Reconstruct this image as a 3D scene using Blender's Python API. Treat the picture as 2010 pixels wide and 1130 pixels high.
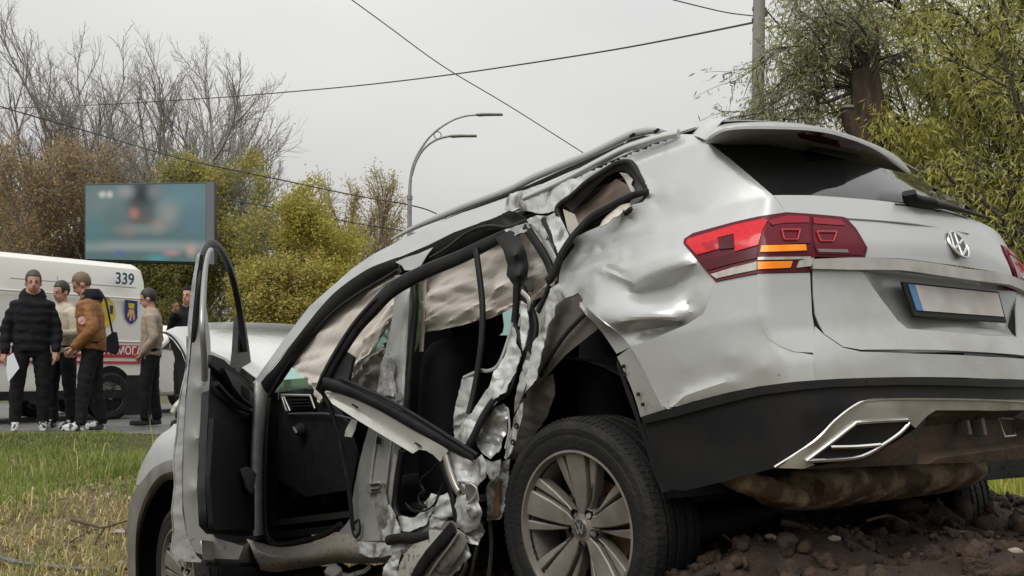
import bpy, bmesh, math, random
import numpy as np
from mathutils import Vector, Matrix
from mathutils.geometry import delaunay_2d_cdt
for o in list(bpy.data.objects): bpy.data.objects.remove(o)
scene = bpy.context.scene
COL = scene.collection
rnd = random.Random(7)
nrs = np.random.RandomState(7)
# ------------------------------------------------------------------ camera
F_PX, CX, CY, HOR, CAMZ = 2307.17, 1005.0, 565.0, 730.0, 0.67
PITCH = math.atan((HOR - CY) / F_PX)
cam_d = bpy.data.cameras.new('camera'); cam = bpy.data.objects.new('camera', cam_d); COL.objects.link(cam)
cam.location = (0, 0, CAMZ); cam.rotation_euler = (math.pi / 2 + PITCH, 0, 0)
cam_d.sensor_width = 36; cam_d.lens = F_PX / 2010 * 36; cam_d.clip_start = 0.05; cam_d.clip_end = 3000
scene.camera = cam
# ------------------------------------------------------------------ overcast sky and sun
SUN_EL, SUN_AZ = math.radians(52), math.radians(215)
world = bpy.data.worlds.new('World'); scene.world = world; world.use_nodes = True
wn = world.node_tree.nodes; wl = world.node_tree.links
bg = wn['Background']
sky = wn.new('ShaderNodeTexSky'); sky.sky_type = 'NISHITA'; sky.sun_disc = False
sky.sun_elevation = SUN_EL; sky.sun_rotation = SUN_AZ; sky.dust_density = 6; sky.air_density = 2
hs = wn.new('ShaderNodeHueSaturation'); hs.inputs['Saturation'].default_value = 0.12; hs.inputs['Value'].default_value = 1.0
wl.new(sky.outputs[0], hs.inputs['Color'])
tc = wn.new('ShaderNodeTexCoord'); nz = wn.new('ShaderNodeTexNoise'); nz.inputs['Scale'].default_value = 1.6; nz.inputs['Detail'].default_value = 3
mpg = wn.new('ShaderNodeMapping'); mpg.inputs['Scale'].default_value = (1, 1, 2.6)
wl.new(tc.outputs['Generated'], mpg.inputs['Vector']); wl.new(mpg.outputs[0], nz.inputs['Vector'])
rmp = wn.new('ShaderNodeValToRGB'); rmp.color_ramp.elements[0].position = .25; rmp.color_ramp.elements[1].position = .8
rmp.color_ramp.elements[0].color = (9.9, 10.0, 10.05, 1); rmp.color_ramp.elements[1].color = (14.4, 14.3, 14.0, 1)
wl.new(nz.outputs[0], rmp.inputs[0])
mixw = wn.new('ShaderNodeMix'); mixw.data_type = 'RGBA'; mixw.inputs[0].default_value = 0.9
wl.new(hs.outputs[0], mixw.inputs[6]); wl.new(rmp.outputs[0], mixw.inputs[7])
sep = wn.new('ShaderNodeSeparateXYZ'); wl.new(tc.outputs['Generated'], sep.inputs[0])      # CIE overcast sky: brightness (1 + 2 sin elevation) / 3
cl = wn.new('ShaderNodeClamp'); wl.new(sep.outputs[2], cl.inputs[0]); ml = wn.new('ShaderNodeMath'); ml.operation = 'MULTIPLY_ADD'; ml.inputs[1].default_value = 2 / 3; ml.inputs[2].default_value = 1 / 3; wl.new(cl.outputs[0], ml.inputs[0])
sc = wn.new('ShaderNodeVectorMath'); sc.operation = 'SCALE'; wl.new(mixw.outputs[2], sc.inputs[0]); wl.new(ml.outputs[0], sc.inputs['Scale'])
wl.new(sc.outputs[0], bg.inputs['Color']); bg.inputs['Strength'].default_value = 0.1
sun_d = bpy.data.lights.new('sun', 'SUN'); sun = bpy.data.objects.new('sun', sun_d); COL.objects.link(sun)
sun_d.energy = 1.5; sun_d.angle = math.radians(35); sun_d.color = (1, .97, .92)
sd = Vector((math.sin(SUN_AZ) * math.cos(SUN_EL), math.cos(SUN_AZ) * math.cos(SUN_EL), math.sin(SUN_EL)))
sun.rotation_euler = sd.to_track_quat('Z', 'Y').to_euler(); sun.location = sd * 60
scene.view_settings.view_transform = 'Standard'; scene.view_settings.look = 'None'
scene.view_settings.gamma = 1; scene.view_settings.use_curve_mapping = False; scene.view_settings.exposure = 0.32
# ------------------------------------------------------------------ car frame (X forward, Y left, Z up; rear axle at 0)
RC = np.array([[-0.63399272, -0.76406694, -0.11939404], [0.20760561, -0.01943645, -0.9780195], [0.74495177, -0.64484412, 0.17094716]])
CC = np.array([-3.07925, 3.706808, 0.518048])
st, ct = math.sin(PITCH), math.cos(PITCH)
MW = np.array([[1, 0, 0], [0, st, ct], [0, -ct, st]])
A = MW @ RC
CARM = Matrix([list(A[0]) + [0], list(A[1]) + [0], list(A[2]) + [0], [0, 0, 0, 1]])
tr = -(A @ CC) + np.array([0, 0, CAMZ])
CARM[0][3], CARM[1][3], CARM[2][3] = tr
def c2w(p): return A @ np.asarray(p, float) + tr
def rays(P):
    P = np.asarray(P, float)
    d = np.stack([(P[:, 0] - CX) / F_PX, (P[:, 1] - CY) / F_PX, np.ones(len(P))], 1)
    return d @ RC
def onY(P, Y):
    r = rays(P); t = (np.asarray(Y, float) - CC[1]) / r[:, 1]; return CC + r * t[:, None]
def onX(P, X):
    r = rays(P); t = (np.asarray(X, float) - CC[0]) / r[:, 0]; return CC + r * t[:, None]
def onZ(P, Z):
    r = rays(P); t = (np.asarray(Z, float) - CC[2]) / r[:, 2]; return CC + r * t[:, None]
WZ = np.array([[.2, .86], [.3, .90], [.45, .945], [.7, .972], [.95, .985], [1.08, .972], [1.2, .935], [1.336, .85], [1.5, .775], [1.6, .727], [1.68, .62], [1.74, .45], [1.78, 0.]])
LZ = np.array([[.2, .95], [.36, 1.02], [.5, 1.09], [.65, 1.13], [.8, 1.13], [.9, 1.10], [1.0, 1.095], [1.15, 1.10], [1.25, 1.07], [1.336, 1.04], [1.6, .78], [1.75, .62]])
SKEW = .094                        # the shell is wrung a little by the impact: its right side hangs lower
def mirr(V):
    V = np.array(V, float); V[..., 2] = V[..., 2] - SKEW * np.abs(V[..., 1]); V[..., 1] = -V[..., 1]; return V
def bodyG(p, off):
    X, Y, Z = p[:, 0], np.abs(p[:, 1]), p[:, 2] + SKEW * np.clip(-p[:, 1], 0, None)
    W = np.interp(Z, WZ[:, 0], WZ[:, 1]); L = np.interp(Z, LZ[:, 0], LZ[:, 1])
    tp = np.clip(-.3 - X, 0, None); tf = np.clip(X - 2.9, 0, None)
    ds = Y - (W - .36 * tp ** 2 - .12 * tf ** 2) - off
    dr = -X - (L - .25 * Y ** 2) - off
    k = .018; h = np.clip(.5 + .5 * (ds - dr) / k, 0, 1)
    return ds * h + dr * (1 - h) + k * h * (1 - h)
def onBody(P, off=0.):
    r = rays(P); n = len(r); off = np.broadcast_to(np.asarray(off, float), (n,))
    ts = np.linspace(2.2, 7.5, 260); lo = np.full(n, np.nan); hi = np.full(n, np.nan)
    best = np.full(n, 1e9); bt = np.full(n, 3.)
    prev = bodyG(CC + r * ts[0], off)
    for a, b in zip(ts[:-1], ts[1:]):
        g = bodyG(CC + r * b, off)
        m = (prev > 0) & (g <= 0) & np.isnan(lo); lo[m] = a; hi[m] = b
        m2 = g < best; best[m2] = g[m2]; bt[m2] = b; prev = g
    bad = np.isnan(lo); lo[bad] = bt[bad]; hi[bad] = bt[bad]
    for _ in range(30):
        mid = (lo + hi) / 2; g = bodyG(CC + r * mid[:, None], off); m = g > 0
        lo = np.where(m & ~bad, mid, lo); hi = np.where(~m & ~bad, mid, hi)
    return CC + r * ((lo + hi) / 2)[:, None]
def onP(P, val, p0, n):
    r = rays(P); p0 = np.asarray(p0, float); n = np.asarray(n, float); t = ((p0 - CC) @ n + np.asarray(val, float)) / (r @ n); return CC + r * np.broadcast_to(t, (len(r),))[:, None]
def surf_pts(P, val, kind):
    if isinstance(kind, tuple): return onP(P, val, kind[1], kind[2])
    if kind == 'body': return onBody(P, val)
    return {'Y': onY, 'X': onX, 'Z': onZ}[kind](P, val)
def wpt(px, py, depth):            # world point seen at a pixel at a distance y in front of the camera
    d = MW @ np.array([(px - CX) / F_PX, (py - CY) / F_PX, 1.]); d = d / d[1] * depth
    return Vector((d[0], d[1], d[2] + CAMZ))
# ------------------------------------------------------------------ materials
MATS = {}
def mat(name, col, rough=.5, metal=0., col2=None, scale=8., bump=0., bscale=40., coat=0., spec=.5, trans=0., detail=4, contrast=(.35, .65), emit=0., bdetail=3, alpha=1., stretch=None, sub=0.):
    if name in MATS: return MATS[name]
    m = bpy.data.materials.new(name); m.use_nodes = True; nt = m.node_tree; n = nt.nodes; l = nt.links
    b = n['Principled BSDF']; b.inputs['Base Color'].default_value = (*col, 1); b.inputs['Roughness'].default_value = rough
    b.inputs['Metallic'].default_value = metal; b.inputs['Coat Weight'].default_value = coat; b.inputs['Coat Roughness'].default_value = .08
    b.inputs['Specular IOR Level'].default_value = spec; b.inputs['Transmission Weight'].default_value = trans; b.inputs['Alpha'].default_value = alpha
    if emit: b.inputs['Emission Color'].default_value = (*col, 1); b.inputs['Emission Strength'].default_value = emit
    t = n.new('ShaderNodeTexCoord'); vec = t.outputs['Object']
    if stretch:
        mp = n.new('ShaderNodeMapping'); mp.inputs['Scale'].default_value = stretch; l.new(vec, mp.inputs['Vector']); vec = mp.outputs[0]
    if col2 is not None:
        z = n.new('ShaderNodeTexNoise'); z.inputs['Scale'].default_value = scale; z.inputs['Detail'].default_value = detail; l.new(vec, z.inputs['Vector'])
        r = n.new('ShaderNodeValToRGB'); r.color_ramp.elements[0].position, r.color_ramp.elements[1].position = contrast
        r.color_ramp.elements[0].color = (*col, 1); r.color_ramp.elements[1].color = (*col2, 1)
        l.new(z.outputs[0], r.inputs[0]); l.new(r.outputs[0], b.inputs['Base Color'])
    if bump:
        z2 = n.new('ShaderNodeTexNoise'); z2.inputs['Scale'].default_value = bscale; z2.inputs['Detail'].default_value = bdetail; l.new(vec, z2.inputs['Vector'])
        bp = n.new('ShaderNodeBump'); bp.inputs['Strength'].default_value = min(1, bump); bp.inputs['Distance'].default_value = .02; l.new(z2.outputs[0], bp.inputs['Height']); l.new(bp.outputs[0], b.inputs['Normal'])
    MATS[name] = m; return m
def paint(name, col, metal=.35, rough=.3, drops=.16, dirt=.5):
    if name in MATS: return MATS[name]
    m = mat(name, col, rough, metal, coat=.25); nt = m.node_tree; n = nt.nodes; l = nt.links; b = n['Principled BSDF']
    t = n.new('ShaderNodeTexCoord')
    z = n.new('ShaderNodeTexNoise'); z.inputs['Scale'].default_value = 3.2; z.inputs['Detail'].default_value = 7; z.inputs['Roughness'].default_value = .65; l.new(t.outputs['Object'], z.inputs['Vector'])
    sx = n.new('ShaderNodeSeparateXYZ'); l.new(t.outputs['Object'], sx.inputs[0])
    mr = n.new('ShaderNodeMapRange'); mr.inputs[1].default_value = 1.15; mr.inputs[2].default_value = .25; mr.inputs[3].default_value = -.14; mr.inputs[4].default_value = .16; l.new(sx.outputs[2], mr.inputs[0])
    ad = n.new('ShaderNodeMath'); ad.operation = 'ADD'; l.new(z.outputs[0], ad.inputs[0]); l.new(mr.outputs[0], ad.inputs[1])
    r = n.new('ShaderNodeValToRGB'); r.color_ramp.elements[0].position = .42; r.color_ramp.elements[1].position = .78
    r.color_ramp.elements[0].color = (*col, 1); d = [c * (1 - dirt) + k * dirt for c, k in zip(col, (.26, .22, .16))]; r.color_ramp.elements[1].color = (*d, 1)
    l.new(ad.outputs[0], r.inputs[0])
    sp = n.new('ShaderNodeTexNoise'); sp.inputs['Scale'].default_value = 48; sp.inputs['Detail'].default_value = 5; l.new(t.outputs['Object'], sp.inputs['Vector'])
    sa = n.new('ShaderNodeMath'); sa.operation = 'ADD'; l.new(sp.outputs[0], sa.inputs[0]); l.new(mr.outputs[0], sa.inputs[1])
    sr = n.new('ShaderNodeMapRange'); sr.inputs[1].default_value = .70; sr.inputs[2].default_value = .76; sr.inputs[4].default_value = .75; l.new(sa.outputs[0], sr.inputs[0])
    sm = n.new('ShaderNodeMix'); sm.data_type = 'RGBA'; l.new(sr.outputs[0], sm.inputs[0]); l.new(r.outputs[0], sm.inputs[6]); sm.inputs[7].default_value = (.13, .10, .07, 1); l.new(sm.outputs[2], b.inputs['Base Color'])
    rr = n.new('ShaderNodeMapRange'); rr.inputs[1].default_value = .35; rr.inputs[2].default_value = .75; rr.inputs[3].default_value = rough - .06; rr.inputs[4].default_value = rough + .25; l.new(ad.outputs[0], rr.inputs[0]); l.new(rr.outputs[0], b.inputs['Roughness'])
    v = n.new('ShaderNodeTexVoronoi'); v.inputs['Scale'].default_value = 130; l.new(t.outputs['Object'], v.inputs['Vector'])
    r2 = n.new('ShaderNodeValToRGB'); r2.color_ramp.elements[0].position = .08; r2.color_ramp.elements[1].position = .24; r2.color_ramp.elements[0].color = (1, 1, 1, 1); r2.color_ramp.elements[1].color = (0, 0, 0, 1)
    l.new(v.outputs['Distance'], r2.inputs[0])
    bp = n.new('ShaderNodeBump'); bp.inputs['Strength'].default_value = drops; bp.inputs['Distance'].default_value = .002; l.new(r2.outputs[0], bp.inputs['Height']); l.new(bp.outputs[0], b.inputs['Normal'])
    l.new(bp.outputs[0], b.inputs['Coat Normal'])
    return m
# ------------------------------------------------------------------ object helpers
def link(name, me, m=None, parent=None, smooth=None):
    o = bpy.data.objects.new(name, me); COL.objects.link(o)
    if m is not None and not me.materials:
        for k in (m if isinstance(m, (list, tuple)) else [m]): me.materials.append(k)
    if parent is not None: o.parent = parent
    if smooth is not None: shade(me, smooth)
    return o
def shade(me, ang):
    for p in me.polygons: p.use_smooth = True
    if ang < 3.1:
        bm = bmesh.new(); bm.from_mesh(me)
        for e in bm.edges:
            e.smooth = len(e.link_faces) == 2 and e.calc_face_angle(0) < ang
        bm.to_mesh(me); bm.free()
def mesh(name, V, Fc):
    me = bpy.data.meshes.new(name); me.from_pydata([tuple(map(float, v)) for v in V], [], [tuple(int(i) for i in f) for f in Fc]); me.update(); return me
def empty(name, loc=(0, 0, 0), rz=0., parent=None):
    o = bpy.data.objects.new(name, None); COL.objects.link(o); o.location = loc; o.rotation_euler = (0, 0, rz); o.empty_display_size = .2
    if parent is not None: o.parent = parent
    return o
def tag(o, label=None, cat=None, group=None, kind=None):
    if label: o['label'] = label
    if cat: o['category'] = cat
    if group: o['group'] = group
    if kind: o['kind'] = kind
    return o
def solid(o, th, off=-1.):
    if th: md = o.modifiers.new('thickness', 'SOLIDIFY'); md.thickness = th; md.offset = off
    return o
def bevel(o, w, seg=2):
    md = o.modifiers.new('edge', 'BEVEL'); md.width = w; md.segments = seg; md.limit_method = 'ANGLE'; md.angle_limit = .6; return o
def catmull(P, n=6, closed=False):
    P = [np.asarray(p, float) for p in P]; out = []; N = len(P)
    for i in range(N if closed else N - 1):
        p1, p2 = P[i], P[(i + 1) % N]
        if np.allclose(p1, p2): continue
        p0 = P[i - 1] if (closed or i > 0) else p1; p3 = P[(i + 2) % N] if (closed or i + 2 < N) else p2
        if np.allclose(p0, p1): p0 = p1
        for k in range(n):
            t = k / n
            out.append(.5 * ((2 * p1) + (p2 - p0) * t + (2 * p0 - 5 * p1 + 4 * p2 - p3) * t * t + (3 * p1 - p0 - 3 * p2 + p3) * t ** 3))
    if not closed: out.append(P[-1])
    return np.array(out)
def densify(P, step, closed=True):
    out = []; N = len(P)
    for i in range(N if closed else N - 1):
        a, b = np.asarray(P[i], float), np.asarray(P[(i + 1) % N], float); n = max(1, int(round(np.linalg.norm((b - a)[:2]) / step)))
        for k in range(n): out.append(a + (b - a) * k / n)
    if not closed: out.append(np.asarray(P[-1], float))
    return np.array(out)
def inpoly(Q, P):
    x, y = Q[:, 0], Q[:, 1]; c = np.zeros(len(Q), bool); j = len(P) - 1
    for i in range(len(P)):
        xi, yi, xj, yj = P[i][0], P[i][1], P[j][0], P[j][1]
        c ^= ((yi > y) != (yj > y)) & (x < (xj - xi) * (y - yi) / (yj - yi + 1e-12) + xi); j = i
    return c
def rbf(C, val, Q, lam=0.):
    C = np.asarray(C, float); D = np.linalg.norm(C[:, None] - C[None], axis=2); n = len(C)
    M = np.zeros((n + 3, n + 3)); M[:n, :n] = D + lam * np.eye(n); M[:n, n] = 1; M[:n, n + 1:] = C; M[n, :n] = 1; M[n + 1:, :n] = C.T
    s = np.linalg.lstsq(M, np.concatenate([val, [0, 0, 0]]), rcond=None)[0]
    return np.linalg.norm(Q[:, None] - C[None], axis=2) @ s[:n] + s[n] + Q @ s[n + 1:]
def cdt(outline, holes=(), inner=(), creases=(), step=8.):
    """triangulate a 2-D outline filled with points; returns points and triangles"""
    pts = [tuple(p[:2]) for p in outline]; ed = [(i, (i + 1) % len(pts)) for i in range(len(pts))]
    for h in holes:
        b = len(pts); pts += [tuple(p[:2]) for p in h]; ed += [(b + i, b + (i + 1) % len(h)) for i in range(len(h))]
    for c in creases:
        b = len(pts); pts += [tuple(p[:2]) for p in c]; ed += [(b + i, b + i + 1) for i in range(len(c) - 1)]
    O = np.array([p[:2] for p in outline]); lo, hi = O.min(0), O.max(0)
    g = []; row = 0; y = lo[1]
    while y < hi[1]:
        x = lo[0] + (step / 2 if row % 2 else 0)
        while x < hi[0]: g.append((x, y)); x += step
        y += step * .87; row += 1
    if g:
        G = np.array(g); G = G[inpoly(G, O)]
        for h in holes: G = G[~inpoly(G, np.array([p[:2] for p in h]))]
        if len(G):
            Pt = np.array(pts); dm = np.min(np.linalg.norm(G[:, None] - Pt[None], axis=2), axis=1); G = G[dm > step * .55]
            pts += [tuple(p) for p in G]
    pts += [tuple(p[:2]) for p in inner]
    r = delaunay_2d_cdt([Vector(p) for p in pts], ed, [], 0, 1e-5)
    V = np.array([tuple(v) for v in r[0]]); T = np.array([f for f in r[2]])
    cen = V[T].mean(1); k = inpoly(cen, O)
    for h in holes: k &= ~inpoly(cen, np.array([p[:2] for p in h]))
    T = T[k]
    a = V[T]; ar = (a[:, 1, 0] - a[:, 0, 0]) * (a[:, 2, 1] - a[:, 0, 1]) - (a[:, 1, 1] - a[:, 0, 1]) * (a[:, 2, 0] - a[:, 0, 0])
    T = T[np.abs(ar) > 1e-9]; u = np.unique(T); mp = -np.ones(len(V), int); mp[u] = np.arange(len(u))
    return V[u], mp[T]
def orient(V, T, eye):
    n = np.cross(V[T[:, 1]] - V[T[:, 0]], V[T[:, 2]] - V[T[:, 0]]); c = V[T].mean(1)
    return T[:, ::-1] if np.sum(n * (eye - c)) < 0 else T
def crumple(V2, sc):
    lo, hi = V2.min(0) - sc, V2.max(0) + sc; n = max(3, int((hi - lo).prod() / sc ** 2))
    def env():
        S = lo + nrs.rand(n, 2) * (hi - lo); a = nrs.rand(n) * 6.28; d = V2[:, None] - S[None]
        u = d[:, :, 0] * np.cos(a) + d[:, :, 1] * np.sin(a); v = -d[:, :, 0] * np.sin(a) + d[:, :, 1] * np.cos(a)
        return (nrs.rand(n) * .8 - np.sqrt((u * .35) ** 2 + (v * 1.5) ** 2) / sc).max(1)
    return 1.3 * (env() - env())
def panel(name, outline, m, parent, kind='body', val=0., ctrl=(), creases=(), holes=(), step=9., thick=.003, smooth=.7, curve=0, noise=0., nscale=30., lam=0., mirror=False):
    """sheet-metal panel: outline read off the photograph, laid on the car's own surface (or a plane of the car) with dents"""
    ol = catmull(outline, curve, True) if curve else outline
    d3 = len(outline[0]) > 2
    if noise > .003: step = min(step, 4.); nscale = max(nscale * 2.8, 32.); noise *= 1.9; smooth = .42; torn = True
    else: torn = False
    ol = densify([tuple(p) for p in ol], step)
    if torn:                       # ragged torn edge
        jj = nrs.normal(0, 1., (len(ol), 2)); ol = np.array(ol); ol[:, :2] += jj * .5 + np.roll(jj, 1, 0) * .5 + np.roll(jj, 2, 0) * .5 + np.roll(jj, 3, 0) * .4
    hs_ = [densify([tuple(p[:2]) for p in (catmull(h, 4, True) if curve else h)], step) for h in holes]
    cr = [densify(c, step, False) for c in creases]
    V2, T = cdt(ol, hs_, [c[:2] for c in ctrl], cr, step)
    C, W = [], []
    if d3:
        for p in ol[::2]: C.append(p[:2]); W.append(p[2])
    elif ctrl or creases:
        for p in ol[::3]: C.append(p[:2]); W.append(val)
    for c in cr:
        for p in c: C.append(p[:2]); W.append(p[2])
    for c in ctrl: C.append(c[:2]); W.append(c[2])
    vv = rbf(C, np.array(W), V2, lam) if C else np.full(len(V2), val)
    if noise:
        vv = vv + noise * (crumple(V2, nscale * 1.4) + .35 * crumple(V2, nscale * .6))
    V = surf_pts(V2, vv, kind); T = orient(V, T, CC)
    me = mesh(name, V, T); o = link(name, me, m, parent, smooth); solid(o, thick)
    if mirror:
        V = mirr(V); o2 = link(name, mesh(name, V, T[:, ::-1]), m, parent, smooth); solid(o2, thick); return o, o2
    return o
def yzpanel(name, outline, m, parent, off=0., step=.03, thick=.004, smooth=.6, curve=0, sym=True, holes=(), offs=None):
    """rear panel: left half traced in the photograph, laid on the body, mirrored about the car's centre line"""
    ol = catmull(outline, curve) if curve else np.array(outline, float)
    P = onBody(ol, off)[:, 1:]
    if sym:
        P[:, 0] = np.maximum(P[:, 0], 0); Q = P[::-1] * np.array([-1, 1]); Q[:, 1] += SKEW * Q[:, 0]; P = np.concatenate([P, Q])
        keep = [0]
        for i in range(1, len(P)):
            if np.linalg.norm(P[i] - P[keep[-1]]) > .002: keep.append(i)
        P = P[keep]
    return yzmesh(name, P, m, parent, off, step, thick, smooth, holes, offs)
def bodyX(YZ, off):
    Y, Z = YZ[:, 0], YZ[:, 1]
    lo = np.full(len(Y), -1.6); hi = np.full(len(Y), .5)
    for _ in range(40):
        mid = (lo + hi) / 2; g = bodyG(np.stack([mid, Y, Z], 1), off); lo = np.where(g > 0, mid, lo); hi = np.where(g > 0, hi, mid)
    return np.stack([(lo + hi) / 2, Y, Z], 1)
def yzmesh(name, P, m, parent, off=0., step=.03, thick=.004, smooth=.6, holes=(), offs=None):
    ol = densify(P, step); V2, T = cdt(ol, [densify(h, step) for h in holes], (), (), step)
    oo = off + (offs(V2) if offs else 0)
    V = bodyX(V2, oo); T = orient(V, T, np.array([-6, 0, .8]))
    o = link(name, mesh(name, V, T), m, parent, smooth); return solid(o, thick)
def sheet(name, rows, m, parent, n=4, nc=4, thick=.003, smooth=.7, ck=False, noise=0.):
    """lofted sheet through rows of 3-D points"""
    R = np.array(rows, float)
    if nc > 1: R = np.array([catmull(r, nc) for r in R])
    if n > 1: R = np.stack([catmull(R[:, j], n) for j in range(R.shape[1])], 1)
    if noise: R = R + (nrs.rand(*R.shape) - .5) * 2 * noise
    a, b = R.shape[:2]; V = R.reshape(-1, 3); Fc = [(i * b + j, i * b + j + 1, (i + 1) * b + j + 1, (i + 1) * b + j) for i in range(a - 1) for j in range(b - 1)]
    o = link(name, mesh(name, V, Fc), m, parent, smooth); return solid(o, thick, 0)
def sweep(P, prof, closed=False, up=None, taper=None, cap=True):
    """profile points (u,v) swept along a path"""
    P = np.asarray(P, float); N = len(P); k = len(prof); V = []; Fc = []
    T = np.zeros_like(P)
    for i in range(N):
        a = P[(i - 1) % N] if (closed or i) else P[0]; b = P[(i + 1) % N] if (closed or i < N - 1) else P[-1]
        d = b - a; T[i] = d / (np.linalg.norm(d) + 1e-12)
    ref = np.array(up if up is not None else (0, 0, 1.), float)
    if up is None and abs(T[0] @ ref) > .9: ref = np.array([0, 1., 0])
    n0 = ref - T[0] * (ref @ T[0]); n0 /= np.linalg.norm(n0) + 1e-12
    for i in range(N):
        if up is not None: n0 = ref - T[i] * (ref @ T[i])
        else: n0 = n0 - T[i] * (n0 @ T[i])
        n0 = n0 / (np.linalg.norm(n0) + 1e-12); b0 = np.cross(T[i], n0); s = taper[i] if taper is not None else 1.
        for (u, v) in prof: V.append(P[i] + (b0 * u + n0 * v) * s)
    for i in range(N if closed else N - 1):
        for j in range(k): Fc.append((i * k + j, i * k + (j + 1) % k, ((i + 1) % N) * k + (j + 1) % k, ((i + 1) % N) * k + j))
    if cap and not closed: Fc += [tuple(range(k))[::-1], tuple((N - 1) * k + j for j in range(k))]
    return V, Fc
def circ(r, n=8, r2=None): return [(r * math.cos(2 * math.pi * i / n), (r2 or r) * math.sin(2 * math.pi * i / n)) for i in range(n)]
def rect(w, h): return [(-w / 2, -h / 2), (w / 2, -h / 2), (w / 2, h / 2), (-w / 2, h / 2)]
def rrect(w, h, r=.25):
    a, b = w / 2, h / 2; c = min(a, b) * r * 2
    return [(-a + c, -b), (a - c, -b), (a, -b + c), (a, b - c), (a - c, b), (-a + c, b), (-a, b - c), (-a, -b + c)]
def bar(name, path, m, parent, prof=None, r=.01, n=5, kind='Y', closed=False, up=None, taper=None, smooth=.9, raw=False):
    """bar, seal or tube along a path; path of pixels with a car plane value each, or 3-D points when raw"""
    if raw: P = np.array(path, float)
    else:
        p = np.array(path, float); P = surf_pts(p[:, :2], p[:, 2], kind)
    if n > 1: P = catmull(P, n, closed)
    tp = np.interp(np.linspace(0, 1, len(P)), np.linspace(0, 1, len(taper)), taper) if taper is not None else None
    V, Fc = sweep(P, prof or circ(r), closed, up, tp)
    return link(name, mesh(name, V, Fc), m, parent, smooth)
def prism(name, P3, vec, m, parent, smooth=.5, bev=0.):
    """planar outline pushed along a vector"""
    n = len(P3); P3 = np.asarray(P3, float); V = list(P3) + list(P3 + np.asarray(vec, float))
    Fc = [tuple(range(n)), tuple(range(2 * n - 1, n - 1, -1))] + [(i, i + n, (i + 1) % n + n, (i + 1) % n) for i in range(n)]
    me = mesh(name, V, Fc); bm = bmesh.new(); bm.from_mesh(me); bmesh.ops.recalc_face_normals(bm, faces=bm.faces); bmesh.ops.triangulate(bm, faces=[f for f in bm.faces if len(f.verts) > 4]); bm.to_mesh(me); bm.free()
    o = link(name, me, m, parent, smooth)
    if bev: bevel(o, bev)
    return o
def box(name, lo, hi, m, parent, bev=0., smooth=.5):
    x0, y0, z0 = lo; x1, y1, z1 = hi
    return prism(name, [(x0, y0, z0), (x1, y0, z0), (x1, y1, z0), (x0, y1, z0)], (0, 0, z1 - z0), m, parent, smooth, bev)
def lathe(name, prof, m, parent, axis='Y', n=48, smooth=.6, closed=False):
    """profile of (radius, along-axis) turned about an axis"""
    V = []; Fc = []; k = len(prof)
    for i in range(n):
        a = 2 * math.pi * i / n; ca, sa = math.cos(a), math.sin(a)
        for (r, y) in prof: V.append((r * ca, y, r * sa) if axis == 'Y' else ((r * ca, r * sa, y) if axis == 'Z' else (y, r * ca, r * sa)))
    for i in range(n):
        for j in range(k if closed else k - 1):
            Fc.append((i * k + j, i * k + (j + 1) % k, ((i + 1) % n) * k + (j + 1) % k, ((i + 1) % n) * k + j))
    me = mesh(name, V, Fc); bm = bmesh.new(); bm.from_mesh(me); bmesh.ops.remove_doubles(bm, verts=bm.verts, dist=1e-5); bmesh.ops.recalc_face_normals(bm, faces=bm.faces); bm.to_mesh(me); bm.free()
    return link(name, me, m, parent, smooth)

def fastmesh(name, V, Fc):
    """quads or triangles from arrays"""
    V = np.asarray(V, np.float32).reshape(-1, 3); Fc = np.asarray(Fc, np.int32); me = bpy.data.meshes.new(name); k = Fc.shape[1]
    me.vertices.add(len(V)); me.vertices.foreach_set('co', V.ravel()); me.loops.add(Fc.size); me.loops.foreach_set('vertex_index', Fc.ravel())
    me.polygons.add(len(Fc)); me.polygons.foreach_set('loop_start', np.arange(0, Fc.size, k, dtype=np.int32)); me.update(calc_edges=True); return me
def tint(me, cols):
    at = me.attributes.new('tint', 'FLOAT_COLOR', 'POINT'); c = np.concatenate([np.asarray(cols, np.float32), np.ones((len(cols), 1), np.float32)], 1); at.data.foreach_set('color', c.ravel())
def tintmat(name, rough=.6, trans=.0):
    if name in MATS: return MATS[name]
    m = bpy.data.materials.new(name); m.use_nodes = True; nt = m.node_tree; n = nt.nodes; l = nt.links; b = n['Principled BSDF']
    a = n.new('ShaderNodeAttribute'); a.attribute_name = 'tint'; l.new(a.outputs['Color'], b.inputs['Base Color']); b.inputs['Roughness'].default_value = rough; b.inputs['Specular IOR Level'].default_value = .25
    if trans:
        t = n.new('ShaderNodeBsdfTranslucent'); l.new(a.outputs['Color'], t.inputs['Color']); mx = n.new('ShaderNodeMixShader'); mx.inputs[0].default_value = trans
        l.new(b.outputs[0], mx.inputs[1]); l.new(t.outputs[0], mx.inputs[2]); l.new(mx.outputs[0], n['Material Output'].inputs['Surface'])
    MATS[name] = m; return m
def onW(P, p0, n):                 # world points where pixels meet a world plane
    P = np.asarray(P, float); d = np.stack([(P[:, 0] - CX) / F_PX, (P[:, 1] - CY) / F_PX, np.ones(len(P))], 1) @ MW.T
    c = np.array([0, 0, CAMZ]); p0 = np.asarray(p0, float); n = np.asarray(n, float); t = ((p0 - c) @ n) / (d @ n); return c + d * t[:, None]
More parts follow.
